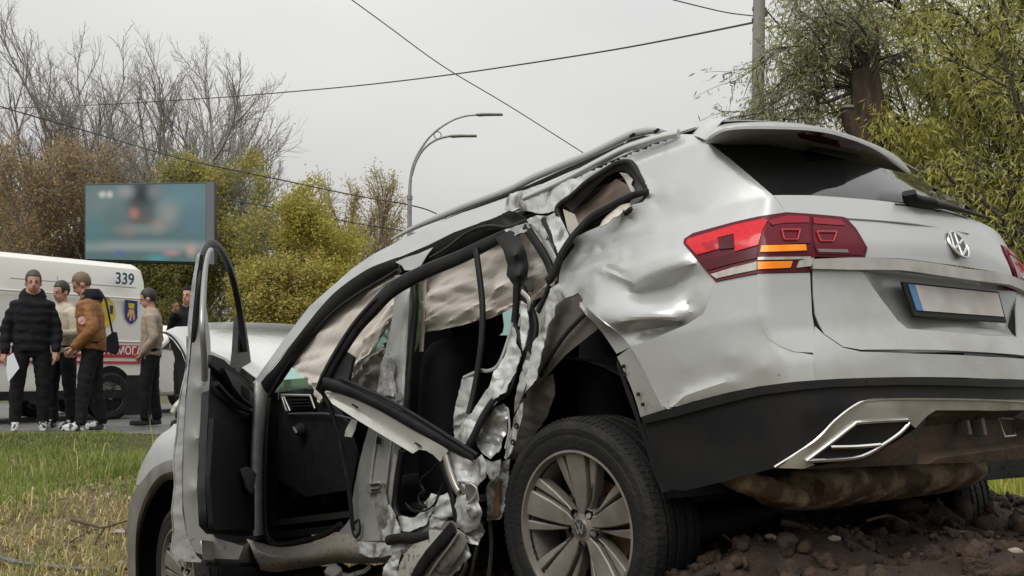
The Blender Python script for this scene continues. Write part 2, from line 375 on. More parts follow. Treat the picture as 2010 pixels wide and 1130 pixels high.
# ================================================================== terrain, road, verge
RLB = c2w((0, .86, 0)); FLB = c2w((2.98, .95, -.08)); SIL = c2w((1.7, .95, .20)); RRB = c2w((-.1, -.9, -.03)); FRB = c2w((2.98, -.9, -.1))
def gp(px, py, d): return np.array(wpt(px, py, d))
TC = [gp(0, 1130, 7.7), gp(250, 1130, 7.4), gp(-700, 1130, 7.7), gp(-700, 872, 12.9), gp(125, 872, 12.9), gp(350, 868, 12.9), gp(700, 860, 13), gp(1100, 835, 13), gp(700, 1125, 5.75), gp(590, 1138, 6.2), gp(800, 1190, 4.6), gp(1000, 1230, 4.1), gp(1290, 1160, 3.75), gp(1400, 1110, 4.0), gp(1500, 1070, 4.3), gp(1600, 1035, 4.7), gp(1730, 1016, 5.0), gp(1850, 1028, 5.0), gp(1980, 1006, 5.2), gp(2150, 1000, 5.2),
      gp(1500, 1135, 3.7), gp(1700, 1120, 3.8), gp(2010, 1105, 3.9), gp(1700, 1200, 3.3), gp(2100, 1180, 3.3), gp(1960, 985, 8.0), gp(1700, 960, 8.2), gp(2400, 980, 8.5), RLB - [0, 0, .0], FLB, FRB, c2w((1.5, 0, .18)), c2w((1.5, -.9, .15)), c2w((.75, -.2, .30)), c2w((.45, -.75, .24)), c2w((1.1, -1.1, .25)), c2w((-.1, -1.3, .12)), np.array([-8, 0, -.75]), np.array([0, 0, -.75]), np.array([0, 2.2, -.7]), np.array([6, 0, -.6]), np.array([8, 13, 0]), np.array([12, 13, 0]), np.array([-12, 13, 0]), np.array([-12, 6, -.8]), np.array([10, 6, -.3])]
TC = np.array(TC)
def terrain(x, y):
    Q = np.stack([np.ravel(x), np.ravel(y)], 1).astype(float); C = TC[:, :2]; D = np.linalg.norm(C[:, None] - C[None], axis=2); n = len(C)
    global TS
    try: TS
    except NameError:
        M = np.zeros((n + 1, n + 1)); M[:n, :n] = -D - .02 * np.eye(n) * 0; M[:n, n] = 1; M[n, :n] = 1; TS = np.linalg.lstsq(M, np.concatenate([TC[:, 2], [0]]), rcond=None)[0]
    z = np.zeros(len(Q))
    for i in range(0, len(Q), 20000): z[i:i + 20000] = -np.linalg.norm(Q[i:i + 20000, None] - C[None], axis=2) @ TS[:n] + TS[n]
    return z
def vnoise(x, y, s, seed=0):
    r = np.random.RandomState(seed); g = r.rand(64, 64); X = np.asarray(x) / s; Y = np.asarray(y) / s; i = np.floor(X).astype(int); j = np.floor(Y).astype(int); u = X - i; v = Y - j; u = u * u * (3 - 2 * u); v = v * v * (3 - 2 * v)
    def G(a, b): return g[a % 64, b % 64]
    return (G(i, j) * (1 - u) + G(i + 1, j) * u) * (1 - v) + (G(i, j + 1) * (1 - u) + G(i + 1, j + 1) * u) * v - .5
def dirtmask(x, y):                # bare churned soil round the rear of the car
    d = np.sqrt(((x - 1.3) / 2.6) ** 2 + ((y - 4.3) / 1.15) ** 2); m = np.clip(1.25 - d + .5 * vnoise(x, y, .5, 3), 0, 1); u = incar(x, y); return np.maximum(m, u)
def incar(x, y):
    P = np.stack([np.ravel(x) - tr[0], np.ravel(y) - tr[1]], 1); B = np.linalg.inv(A[:2, :2]); q = P @ B.T; k = np.clip(1 - np.maximum(np.maximum(-1.3 - q[:, 0], q[:, 0] - 3.0), np.abs(q[:, 1]) - 1.3) / .3, 0, 1); return k.reshape(np.shape(x))
def ground_z(x, y):
    x = np.asarray(x, float); y = np.asarray(y, float); z = terrain(x, y).reshape(x.shape); m = dirtmask(x, y)
    z = z + .05 * vnoise(x, y, .9, 1) + .025 * vnoise(x, y, .3, 2) + m * (.16 * np.abs(vnoise(x, y, .28, 4)) + .09 * vnoise(x, y, .13, 5) + .04 * vnoise(x, y, .07, 6))
    f = np.clip((y - 12.2) / .7, 0, 1); return z * (1 - f) + f * np.minimum(z, -.01) * (1 - f) + f * -.02
def gmat():
    m = bpy.data.materials.new('verge_soil'); m.use_nodes = True; nt = m.node_tree; n = nt.nodes; l = nt.links; b = n['Principled BSDF']; b.inputs['Roughness'].default_value = .9
    t = n.new('ShaderNodeTexCoord'); at = n.new('ShaderNodeAttribute'); at.attribute_name = 'tint'
    z = n.new('ShaderNodeTexNoise'); z.inputs['Scale'].default_value = 14; z.inputs['Detail'].default_value = 8; z.inputs['Roughness'].default_value = .7; l.new(t.outputs['Object'], z.inputs['Vector'])
    r = n.new('ShaderNodeValToRGB'); r.color_ramp.elements[0].position = .3; r.color_ramp.elements[1].position = .72; r.color_ramp.elements[0].color = (.45, .4, .35, 1); r.color_ramp.elements[1].color = (1.5, 1.4, 1.2, 1); l.new(z.outputs[0], r.inputs[0])
    mx = n.new('ShaderNodeMix'); mx.data_type = 'RGBA'; mx.blend_type = 'MULTIPLY'; mx.inputs[0].default_value = 1; l.new(at.outputs['Color'], mx.inputs[6]); l.new(r.outputs[0], mx.inputs[7]); l.new(mx.outputs[2], b.inputs['Base Color'])
    z2 = n.new('ShaderNodeTexNoise'); z2.inputs['Scale'].default_value = 45; z2.inputs['Detail'].default_value = 6; l.new(t.outputs['Object'], z2.inputs['Vector']); bp = n.new('ShaderNodeBump'); bp.inputs['Strength'].default_value = .9; bp.inputs['Distance'].default_value = .03; l.new(z2.outputs[0], bp.inputs['Height']); l.new(bp.outputs[0], b.inputs['Normal'])
    return m
nx, ny = 250, 220
gx, gy = np.meshgrid(np.linspace(-9, 9, nx), np.linspace(-3, 13.2, ny), indexing='ij')
gz = ground_z(gx, gy); V = np.stack([gx, gy, gz], 2).reshape(-1, 3)
I = np.arange((nx - 1) * (ny - 1)); a = (I // (ny - 1)) * ny + I % (ny - 1); Fq = np.stack([a, a + ny, a + ny + 1, a + 1], 1)
me = fastmesh('verge', V, Fq)
dm = dirtmask(V[:, 0], V[:, 1])[:, None]; turf = np.clip((V[:, 1:2] - 10.2) / 1.2, 0, 1)  # blend from dry litter to green turf towards the road
tint(me, (np.array([.030, .017, .010]) * dm + (1 - dm) * (np.array([.13, .105, .06]) * (1 - turf) + np.array([.055, .06, .02]) * turf)))
for p in me.polygons: p.use_smooth = True
tag(link('verge', me, gmat()), kind='structure')
me = mesh('ground', [(-400, 13.1, -.03), (400, 13.1, -.03), (400, 700, -.03), (-400, 700, -.03), (-400, -60, -1.0), (400, -60, -1.0), (400, 13.1, -.03), (-400, 13.1, -.03)], [(0, 1, 2, 3)])
tag(link('ground', me, mat('far_grass', (.05, .06, .02), .9, col2=(.09, .08, .03), scale=2)), kind='structure')
me = mesh('outer_ground', [(-400, -200, -1.3), (400, -200, -1.3), (400, 13.1, -.9), (-400, 13.1, -.9)], [(0, 1, 2, 3)])
tag(link('outer_ground', me, mat('far_grass', (.05, .06, .02))), kind='structure')
ROADM = mat('wet_asphalt', (.085, .085, .084), .55, col2=(.13, .13, .128), scale=3, bump=.3, bscale=140)
me = mesh('road', [(-60, 13.0, -.012), (60, 13.0, -.012), (60, 25, .0), (-60, 25, .0)], [(0, 1, 2, 3)]); tag(link('road', me, ROADM), kind='structure')
# ================================================================== the crashed car
SILVER = paint('silver_paint', (.435, .445, .44), .38, .34)
TORNP = mat('torn_paint', (.44, .45, .44), .5, .12, col2=(.13, .12, .11), scale=16, detail=8, contrast=(.52, .66), bump=.3, bscale=50, stretch=(1, 1, .45))
SCRAPED = paint('scraped_paint', (.46, .47, .46), .45, .36, drops=.1, dirt=.65)
INNERM = mat('inner_metal', (.30, .305, .30), .42, .55, col2=(.42, .42, .40), scale=6, bump=.15, bscale=25)
BAREM = mat('torn_metal', (.42, .42, .41), .45, .5, col2=(.17, .16, .145), scale=14, bump=.25, bscale=60)
TAUPE = mat('underseal', (.115, .105, .09), .6, .1, col2=(.075, .065, .055), scale=9, bump=.2)
BLACKP = mat('black_plastic', (.007, .0075, .0085), .55, col2=(.015, .014, .0135), scale=5, bump=.08, bscale=320, spec=.22)
RUBBER = mat('rubber_seal', (.006, .006, .007), .5, col2=(.014, .014, .014), scale=18, spec=.22)
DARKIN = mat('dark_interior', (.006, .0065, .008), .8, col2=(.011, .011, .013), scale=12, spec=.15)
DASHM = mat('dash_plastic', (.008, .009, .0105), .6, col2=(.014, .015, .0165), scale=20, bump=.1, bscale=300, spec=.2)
CHROME = mat('chrome', (.75, .75, .74), .16, 1., col2=(.6, .59, .56), scale=20)
SATIN = mat('satin_trim', (.5, .49, .46), .38, .7, col2=(.36, .34, .3), scale=7)
GLASSD = mat('tinted_glass', (.012, .0125, .013), .06, 0., spec=.5)
TYREM = mat('tyre_rubber', (.009, .009, .009), .65, col2=(.032, .027, .022), scale=9, bump=.25, bscale=60, contrast=(.5, .85), spec=.25)
RIMM = mat('dusty_alloy', (.21, .195, .17), .5, .35, col2=(.12, .105, .088), scale=7, bump=.08, bscale=50)
RUST = mat('rusty_disc', (.16, .075, .03), .7, .3, col2=(.09, .05, .03), scale=20)
REDL = mat('red_lens', (.62, .008, .022), .12, spec=.3, coat=.12, col2=(.5, .006, .016), scale=60)
REDD = mat('dark_red_lens', (.12, .004, .014), .15, spec=.22, coat=.08)
SMOKE = mat('smoked_lens', (.07, .005, .012), .15, spec=.22, coat=.08)
CLEARL = mat('clear_lens', (.42, .39, .35), .12, coat=.6, col2=(.3, .28, .25), scale=40)
AMBER = mat('amber_lens', (.9, .22, .006), .2, spec=.3, col2=(.95, .34, .02), scale=14)
PINKL = mat('red_outline', (.55, .04, .05), .15)
CLOTHB = mat('airbag_fabric', (.61, .565, .51), .85, col2=(.51, .465, .41), scale=5, bump=.3, bscale=260, spec=.2)
MUFM = mat('muffler_metal', (.34, .26, .17), .75, .1, col2=(.10, .06, .035), scale=9, bump=.9, bscale=28, contrast=(.4, .56), detail=8, bdetail=8)
WHITEP = mat('white_plastic', (.62, .61, .58), .5)

car = empty('crashed_car'); car.matrix_world = CARM
tag(car, 'wrecked silver SUV with torn left side and open front door, rear up on dirt', 'car')

# ---- rear quarter panel, dented
QO = [(1228, 291), (1300, 268), (1326, 262), (1362, 264), (1386, 275), (1440, 317), (1480, 351), (1518, 384), (1543, 416), (1490, 424), (1440, 435), (1360, 457), (1343, 468), (1341, 477), (1362, 502), (1384, 530), (1404, 552),
      (1397, 566), (1389, 598), (1380, 616), (1349, 636), (1280, 665), (1238, 681), (1220, 657), (1193, 637), (1174, 622), (1149, 601), (1137, 585), (1136, 574), (1114, 585), (1106, 582), (1096, 562), (1098, 537), (1104, 515), (1128, 483), (1122, 470), (1150, 455), (1176, 444),
      (1190, 424), (1206, 411), (1222, 412), (1240, 402), (1262, 396), (1275, 380), (1270, 364), (1254, 340), (1242, 320), (1230, 314), (1210, 318), (1180, 336), (1150, 356), (1122, 380), (1104, 394), (1070, 402), (1035, 395), (1060, 376), (1120, 345), (1180, 315)]
def qoff(x, y):
    return -.012
qv = []
for (x, y) in QO:
    v = 0.
    if x < 1215 and y > 400: v = -.05
    if x < 1140 and y > 470: v = -.10
    if x < 1115 and y < 420: v = -.03
    if (x, y) in ((1349, 636), (1280, 665)): v = -.035
    if (x, y) in ((1238, 681), (1220, 657)): v = -.03
    if (x, y) in ((1193, 637), (1174, 622)): v = -.005
    if (x, y) in ((1380, 616),): v = -.012
    qv.append((x, y, v))
creases = [
    [(1362, 516, .004), (1320, 529, .002), (1280, 543, -.004), (1246, 556, -.012)],
    [(1364, 521, -.008), (1320, 535, -.014), (1280, 549, -.020), (1250, 560, -.022)],
    [(1368, 541, -.024), (1335, 557, -.050), (1300, 566, -.062), (1262, 575, -.054), (1240, 574, -.044)],
    [(1352, 592, -.026), (1320, 592, -.018), (1280, 596, -.004), (1230, 600, .002), (1190, 600, -.010), (1168, 588, -.035)],
    [(1340, 632, -.026), (1322, 629, -.002), (1290, 626, .016), (1250, 627, .022), (1215, 631, .016), (1196, 635, .0)],
    [(1338, 638, -.04), (1300, 642, -.045), (1260, 648, -.045), (1228, 655, -.03)],
    [(1246, 556, -.012), (1222, 546, -.022), (1196, 534, -.036), (1178, 529, -.046)],
    [(1244, 564, -.026), (1220, 556, -.034), (1194, 546, -.048), (1176, 540, -.058)],
    [(1240, 553, -.014), (1228, 532, -.020), (1212, 520, -.026), (1190, 516, -.040), (1150, 520, -.062), (1112, 532, -.088)],
    [(1222, 539, -.028), (1206, 530, -.038), (1190, 524, -.047)],
    [(1208, 512, -.040), (1204, 490, -.056), (1202, 466, -.050)],
    [(1200, 462, -.05), (1240, 453, -.022), (1280, 442, -.008)],
    [(1204, 476, -.056), (1240, 470, -.032), (1276, 460, -.015)],
    [(1278, 440, -.010), (1275, 480, -.014), (1260, 506, -.016)],
    [(1310, 426, -.010), (1340, 415, -.008), (1366, 408, -.002)],
    [(1352, 596, -.028), (1356, 612, -.016), (1346, 630, -.03)],
]
ctrl = [(1310, 490, -.002), (1345, 495, .002), (1240, 500, -.040), (1180, 490, -.078), (1150, 500, -.082), (1372, 572, -.014), (1170, 560, -.058), (1210, 575, -.030),
        (1310, 380, 0), (1330, 340, 0), (1400, 400, 0), (1300, 300, 0), (1430, 370, 0), (1450, 410, 0), (1290, 400, -.012), (1240, 430, -.038), (1340, 450, 0), (1280, 350, -.003), (1220, 305, 0), (1140, 350, -.02), (1090, 375, -.025)]
qp = panel('quarter_panel', qv, SILVER, car, 'body', 0., ctrl, creases, step=6, smooth=.45, noise=.0008, nscale=40)
# wheel-arch lip of quarter panel, turned inwards
def lip(name, outer, inner, oy, iy, m, thick=.003):
    a = onBody(np.array(outer, float), oy); b = onY(np.array(inner, float), iy)
    mid = (a + b) / 2; return sheet(name, [a, mid, b], m, car, 2, 4, thick)
lip('wheel_arch_lip', [(1137, 585), (1149, 601), (1174, 622), (1193, 637), (1220, 657), (1238, 681)], [(1138, 600), (1150, 617), (1166, 632), (1176, 644), (1190, 662), (1211, 694)], [-.10, -.06, -.005, 0., -.03, -.03], [.9, .905, .91, .915, .92, .93], SCRAPED)
lip('wheel_arch_lip', [(1238, 681), (1260, 720), (1280, 756), (1300, 796), (1306, 803)], [(1212, 700), (1226, 730), (1238, 756), (1250, 790), (1258, 818)], [-.012, -.004, 0, 0, 0], [.94, .945, .945, .94, .935], SCRAPED)
for (x, y) in ((1224, 720), (1226, 735), (1253, 775), (1262, 795)):
    q = onY(np.array([[x, y]]), .957)[0]; box('clip_hole', q - np.array([.006, .002, .004]), q + np.array([.006, .002, .008]), RUBBER, car)
# ---- rear bumper (painted upper part)
BO = [(1404, 552), (1397, 566), (1389, 598), (1380, 616), (1349, 636), (1280, 665), (1238, 681), (1260, 720), (1280, 756), (1300, 796), (1310, 803), (1360, 788), (1430, 770), (1490, 758), (1560, 749), (1600, 746)]
bv = [(x, y, -.004) for (x, y) in BO]
BO2 = BO + [(1600, 697), (1560, 690), (1533, 680), (1508, 664), (1495, 646), (1488, 612), (1487, 538), (1440, 546)]
panel('rear_bumper', [(x, y, (.006 if (x, y) in ((1310, 803), (1360, 788), (1430, 770), (1490, 758), (1560, 749), (1600, 746)) else 0.)) for (x, y) in BO2], SILVER, car, 'body', 0.,
      ctrl=[(1400, 640, .0), (1350, 720, .004), (1330, 760, .0), (1450, 600, .0), (1440, 700, .012), (1500, 720, .014)],
      creases=[[(1312, 800, .0), (1330, 778, .002), (1350, 765, .003), (1390, 751, .006), (1430, 737, .008), (1480, 725, .012)],
               [(1320, 798, .012), (1345, 776, .014), (1400, 757, .014), (1440, 745, .014)]], step=10, smooth=.5, mirror=True)
bl = yzmesh  # rear face of the bumper below the tailgate, mirrored about the centre line
yzpanel('rear_bumper', [(1940, 700), (1800, 694), (1690, 690), (1655, 682), (1618, 657), (1600, 640), (1596, 690), (1597, 697), (1600, 746), (1650, 743), (1750, 740), (1850, 740), (1945, 743)], SILVER, car, .006, .035)
bar('scratch', [(1426, 706, .0085), (1450, 709, .0085), (1477, 714, .0085)], mat('scratch_mark', (.22, .15, .11), .6), car, rect(.0015, .001), kind='body')
# ---- tailgate
yzpanel('tailgate', [(1827, 405), (1757, 397), (1674, 389), (1591, 383), (1518, 383), (1530, 398), (1543, 416), (1589, 419), (1655, 425), (1680, 447), (1703, 486), (1698, 505), (1770, 507), (1841, 516), (1890, 522)], SILVER, car, .0, .03)
yzpanel('tailgate_flank', [(1910, 690), (1800, 686), (1690, 686), (1655, 680), (1618, 655), (1600, 617), (1595, 538), (1595, 528), (1674, 529), (1693, 534), (1762, 629), (1782, 645), (1900, 655)], SILVER, car, .0, .03)
o = panel('bumper_horn', [(1487, 537), (1590, 535), (1594, 617), (1598, 640), (1598, 692), (1560, 690), (1533, 680), (1508, 664), (1495, 646), (1488, 612)], SILVER, car, 'body', .002, step=9, mirror=True)
# recess for the plate
PL = onBody(np.array([(1693, 534), (1762, 629), (1782, 645), (1900, 655)], float), 0.)[:, 1:]
PL[-1, 0] = 0; pm = (PL[:-1] * np.array([-1, 1]))[::-1].copy(); pm[:, 1] += SKEW * pm[:, 0]
top = onBody(np.array([(1880, 537), (1693, 534)], float), 0.)[:, 1:]; top[0, 0] = 0
tm = top[1] * np.array([-1, 1]); tm[1] += SKEW * tm[0]; hole = np.concatenate([[top[0], top[1]], PL, pm, [tm]])
def recf(V2):
    cz = .955; return -.055 * np.clip(np.minimum((np.abs(.47 - np.abs(V2[:, 0])) - 0) / .12 * (np.abs(V2[:, 0]) < .47), 1), 0, 1) * np.clip((V2[:, 1] - hole[:, 1].min()) / .05, 0, 1)
yzmesh('tailgate_inner', np.array([(-.72, .78), (.72, .82), (.70, 1.12), (-.70, 1.06)]), SILVER, car, -.075, .08, .003)
yzmesh('plate_recess', hole * 1., SILVER, car, -.001, .025, .003, .5, offs=recf)
yzpanel('tailgate_seam', [(1900, 424), (1827, 407), (1757, 399), (1757, 402), (1827, 410), (1900, 427)], BLACKP, car, .001, .05)
bar('crease_line', [(1660, 428, .002), (1720, 432, .002), (1800, 440, .002), (1900, 458, .002)], SILVER, car, circ(.004), kind='body')
# chrome strip above the plate
CS = [(1890, 526), (1841, 517), (1770, 508), (1700, 505), (1672, 505), (1599, 508), (1595, 527), (1672, 529), (1770, 530), (1841, 540), (1890, 547)]
yzpanel('chrome_strip', CS, SATIN, car, .022, .03, .02)
# number plate: frame, blank plate, blue band (its characters are blurred in the photograph)
PC = [(1772, 552), (1961, 572), (1977, 633), (1795, 621)]
P3 = onX(np.array(PC, float), [-1.066, -1.066, -1.074, -1.074])
plate = prism('number_plate', P3, (.012, 0, 0), BLACKP, car, bev=.003)
def lerp4(u, v): return (P3[0] * (1 - u) + P3[1] * u) * (1 - v) + (P3[3] * (1 - u) + P3[2] * u) * v
prism('plate_face', [lerp4(.10, .07) + (-.004, 0, 0), lerp4(.97, .07) + (-.004, 0, 0), lerp4(.97, .82) + (-.004, 0, 0), lerp4(.10, .82) + (-.004, 0, 0)], (.003, 0, 0), mat('plate_white', (.50, .485, .46), .45, col2=(.40, .37, .34), scale=9), plate)
prism('blue_band', [lerp4(.035, .07) + (-.004, 0, 0), lerp4(.098, .07) + (-.004, 0, 0), lerp4(.098, .82) + (-.004, 0, 0), lerp4(.035, .82) + (-.004, 0, 0)], (.003, 0, 0), mat('plate_blue', (.05, .17, .33), .4), plate)
# round emblem
em = onBody(np.array([[1878, 482.]]), 0.)[0]
n_ = (onBody(np.array([[1878, 470.], [1890, 482.], [1878, 482.]]), 0.)); ez = n_[0] - n_[2]; ez /= np.linalg.norm(ez); ey = np.array([0, -1., 0]); ex = np.cross(ey, ez); ex /= np.linalg.norm(ex); ey = np.cross(ez, ex)
ER = .0515
def eP(u, v, h=0.): return em + ey * u * ER + ez * v * ER + ex * h
if ex[0] > 0: ex = -ex
emb = prism('emblem', [eP(math.cos(a) * .98, math.sin(a) * .98, .001) for a in np.linspace(0, 6.283, 33)[:-1]], ex * .006, mat('emblem_black', (.012, .012, .013), .25), car)
bar('ring', [eP(math.cos(a), math.sin(a), .007) for a in np.linspace(0, 6.283, 41)[:-1]], CHROME, emb, circ(.0042, 6), n=1, raw=True, closed=True)
for seg in ([(-.36, .86), (-.02, .06)], [(.36, .86), (.02, .06)], [(-.80, .50), (-.38, -.80)], [(-.38, -.80), (0, -.03)], [(0, -.03), (.38, -.80)], [(.38, -.80), (.80, .50)]):
    bar('letter_stroke', [eP(*seg[0], .008), eP(*seg[1], .008)], CHROME, emb, rrect(.0088, .004), n=1, raw=True, up=ex)
# ---- rear window
rw = panel('rear_window', [(1386, 276), (1425, 282), (1508, 284), (1583, 296), (1662, 313), (1737, 331), (1789, 342), (1830, 366), (1880, 394), (1934, 426), (1880, 415), (1827, 405), (1757, 396), (1674, 389), (1591, 383), (1517, 383), (1480, 351), (1440, 317)], GLASSD, car, 'body', -.006, step=14, smooth=1.2)
# ---- spoiler: top, lip, underside
px_t = [(1386, 272), (1412, 246), (1466, 240), (1550, 242), (1633, 255), (1716, 284), (1762, 309), (1786, 337)]
px_l = [(1386, 275), (1410, 258), (1440, 250), (1508, 249), (1591, 253), (1654, 266), (1722, 293), (1786, 339)]
px_u = [(1387, 278), (1425, 283), (1466, 284), (1508, 286), (1583, 298), (1662, 315), (1737, 333), (1789, 343)]
xl = [-.70, -.80, -.86, -.92, -.955, -.955, -.88, -.72]
T_ = onX(np.array(px_t, float), [-.62, -.63, -.62, -.62, -.62, -.62, -.64, -.715]); L_ = onX(np.array(px_l, float), xl); U_ = onX(np.array(px_u, float), [-.69, -.70, -.71, -.72, -.74, -.74, -.73, -.70])
sp = sheet('spoiler', [T_, L_ * .9 + T_ * .1, L_], SILVER, car, 3, 3, .006)
sheet('spoiler_underside', [L_, L_ * .96 + U_ * .04 - np.array([0, 0, .012]), U_], mat('spoiler_grey', (.20, .205, .20), .5, .1, col2=(.26, .26, .25), scale=4), car, 3, 5, .004)
BL = onX(np.array([(1571, 263), (1582, 258), (1610, 261), (1650, 268), (1684, 278), (1694, 286), (1688, 295), (1650, 289), (1610, 281), (1576, 272)], float), [-.945, -.955, -.965, -.965, -.955, -.935, -.90, -.905, -.90, -.905])
prism('brake_light', BL, (.012, 0, .006), mat('dark_brake_lens', (.06, .008, .014), .12, coat=.5), car)
prism('camera_pod', onX(np.array([(1592, 296), (1610, 291), (1650, 295), (1684, 305), (1690, 311), (1640, 308)], float), -.835), (.04, 0, .01), BLACKP, car)
# ---- rear wiper
wp3 = onBody(np.array([(1791, 392), (1830, 400), (1880, 410), (1935, 426)], float), .02)
wi = bar('wiper', [tuple(p) for p in wp3], BLACKP, car, rrect(.03, .022), raw=True, taper=[1.25, 1.1, .6, .35])
bar('wiper_pivot', [wp3[0] + (-.01, .03, .02), wp3[0], wp3[1]], BLACKP, wi, rrect(.05, .03), raw=True, taper=[.9, 1, .9])
# ---- tail light (left) and its mirror image
TLO = [(1341, 477), (1343, 468), (1360, 457), (1440, 435), (1490, 424), (1543, 416), (1589, 419), (1655, 425), (1662, 428), (1680, 447), (1703, 486), (1697, 506), (1600, 503), (1591, 533), (1485, 536), (1404, 552), (1384, 530), (1362, 502)]
def lens(name, pts, m, par, off, th=.006, step=14, curve=0):
    a, b = panel(name, pts, m, None, 'body', off, step=step, thick=th, mirror=True, curve=curve); a.parent = par[0]; b.parent = par[1]; b.location.y = 0; return a
tls = panel('tail_light', TLO, mat('lamp_housing', (.09, .006, .014), .3, spec=.2), car, 'body', .006, step=14, thick=.02, mirror=True)
tls[1].location = (.01, -.03, 0)
lens('red_lens', [(1346, 476), (1350, 468), (1440, 441), (1500, 428), (1506, 432), (1496, 452), (1488, 480), (1442, 493), (1440, 458), (1408, 466), (1412, 486), (1366, 498)], REDL, tls, .010)
lens('red_lens', [(1368, 500), (1410, 488), (1410, 468), (1362, 480), (1356, 486)], mat('red_lens_dull', (.36, .008, .02), .15, spec=.25, coat=.1), tls, .010)
lens('smoked_lens', [(1410, 467), (1438, 460), (1442, 486), (1412, 489)], SMOKE, tls, .011)
lens('smoked_lens', [(1372, 510), (1440, 497), (1486, 484), (1485, 506), (1440, 516), (1388, 530)], SMOKE, tls, .010)
lens('clear_lens', [(1394, 538), (1440, 524), (1485, 513), (1485, 529), (1440, 538), (1406, 546)], CLEARL, tls, .010)
lens('dark_red_lens', [(1508, 432), (1546, 422), (1588, 424), (1591, 476), (1496, 480), (1500, 455)], REDD, tls, .010)
lens('dark_red_lens', [(1595, 425), (1652, 430), (1672, 448), (1697, 486), (1693, 500), (1604, 498), (1597, 470)], REDD, tls, .010)
lens('red_lens', [(1509, 432), (1546, 422), (1588, 424), (1589, 436), (1540, 437), (1516, 441)], mat('red_lens_mid', (.26, .008, .025), .15, spec=.25, coat=.1), tls, .013)
lens('red_lens', [(1597, 426), (1650, 431), (1660, 442), (1598, 438)], mat('red_lens_mid', (.26, .008, .025), .15, spec=.25, coat=.1), tls, .013)
lens('amber_lens', [(1494, 481), (1582, 479), (1584, 491), (1492, 494)], AMBER, tls, .012)
lens('amber_lens', [(1487, 513), (1556, 512), (1552, 525), (1487, 528)], AMBER, tls, .012)
lens('clear_lens', [(1487, 504), (1592, 503), (1590, 508), (1487, 510)], CLEARL, tls, .012)
lens('clear_lens', [(1570, 511), (1598, 505), (1592, 522), (1564, 525)], CLEARL, tls, .012)
lens('clear_lens', [(1606, 488), (1664, 489), (1666, 495), (1608, 494)], mat('grey_lens', (.2, .16, .16), .15, coat=.5), tls, .013)
for q in ([(1535, 450), (1571, 450), (1566, 469), (1540, 469)], [(1604, 454), (1643, 454), (1636, 472), (1612, 472)]):
    for k in range(4):
        a, b = q[k], q[(k + 1) % 4]; P = onBody(np.array([a, b], float), .016)
        for Pk, par in ((P, tls[0]), (mirr(P), tls[1])): bar('light_guide', Pk, PINKL, par, circ(.0022, 5), n=1, raw=True)
# ---- black lower bumper, trims, exhaust outlet
LB = [(1310, 804), (1360, 789), (1430, 771), (1490, 759), (1560, 750), (1600, 747), (1650, 744), (1700, 742), (1702, 757), (1640, 759), (1578, 764), (1490, 775), (1400, 797), (1320, 819), (1262, 832), (1258, 818)]
panel('bumper_trim_band', LB, BLACKP, car, 'body', .012, step=10, thick=.012, mirror=True)
yzpanel('bumper_trim_band', [(1945, 745), (1850, 742), (1760, 741), (1702, 742), (1702, 757), (1760, 755), (1850, 756), (1945, 759)], BLACKP, car, .014, .04, .012)
panel('lower_bumper', [(1262, 832), (1320, 819), (1400, 797), (1490, 775), (1578, 764), (1650, 759), (1700, 757), (1706, 788), (1674, 799), (1638, 827), (1598, 867), (1523, 918), (1455, 935), (1400, 950), (1345, 963), (1308, 959), (1292, 920), (1275, 870)], BLACKP, car, 'body', .0, step=12, ctrl=[(1400, 870, -.005), (1500, 830, .0)], mirror=True)
yzpanel('lower_bumper', [(1945, 757), (1800, 755), (1700, 757), (1706, 788), (1757, 784), (1945, 786)], BLACKP, car, .0, .04)
panel('arch_edge', [(1212, 700), (1222, 735), (1240, 775), (1252, 812), (1258, 832), (1275, 870), (1292, 920), (1308, 958), (1320, 963), (1300, 966), (1286, 935), (1266, 875), (1250, 828), (1232, 780), (1210, 716)], BLACKP, car, 'Y', .9, step=12)
panel('skid_trim', [(1521, 918), (1598, 868), (1638, 828), (1674, 800), (1702, 788), (1757, 783), (1860, 783), (1925, 784), (1925, 805), (1837, 805), (1821, 815), (1797, 840), (1785, 829), (1781, 823), (1690, 828), (1674, 834), (1638, 862), (1582, 905), (1600, 912), (1578, 920)], SATIN, car, 'body', .012, step=12, thick=.012, mirror=True)
yzpanel('skid_trim', [(1950, 785), (1915, 784), (1915, 805), (1950, 806)], SATIN, car, .0115, .04, .011)
bar('trim_edge', [(1521, 917, .016), (1598, 867, .016), (1638, 827, .016), (1674, 799, .017), (1702, 787, .017), (1757, 783, .017), (1860, 783, .017), (1945, 785, .017), (2008, 788, .017), (2040, 792, .017)], CHROME, car, circ(.005, 6), kind='body')
ex = panel('exhaust_outlet', [(1584, 904), (1638, 864), (1674, 836), (1690, 830), (1781, 825), (1784, 830), (1765, 851), (1730, 875), (1690, 896), (1670, 900)], BLACKP, car, 'body', .006, step=14, thick=.01)
for pth in ([(1582, 905), (1638, 863), (1674, 835), (1690, 829), (1781, 824)], [(1781, 824), (1784, 830), (1765, 851), (1730, 875), (1690, 896), (1640, 902), (1582, 905)], [(1630, 878), (1680, 877), (1728, 873)]):
    bar('chrome_rim', [(x, y, .016) for x, y in pth], CHROME, ex, circ(.0065, 6), kind='body', n=3)
DIRTB = mat('muddy_plastic', (.03, .022, .016), .75, col2=(.075, .045, .025), scale=6, bump=.3)
yzpanel('diffuser', [(1950, 806), (1900, 806), (1837, 806), (1821, 816), (1797, 841), (1757, 868), (1718, 888), (1694, 898), (1578, 920), (1700, 916), (1800, 911), (1900, 908), (1950, 907)], DIRTB, car, -.02, .03, .004, offs=lambda V: -.05 * ((np.abs(V[:, 0]) < .33) & (V[:, 1] > .47) & (V[:, 1] < .585)))
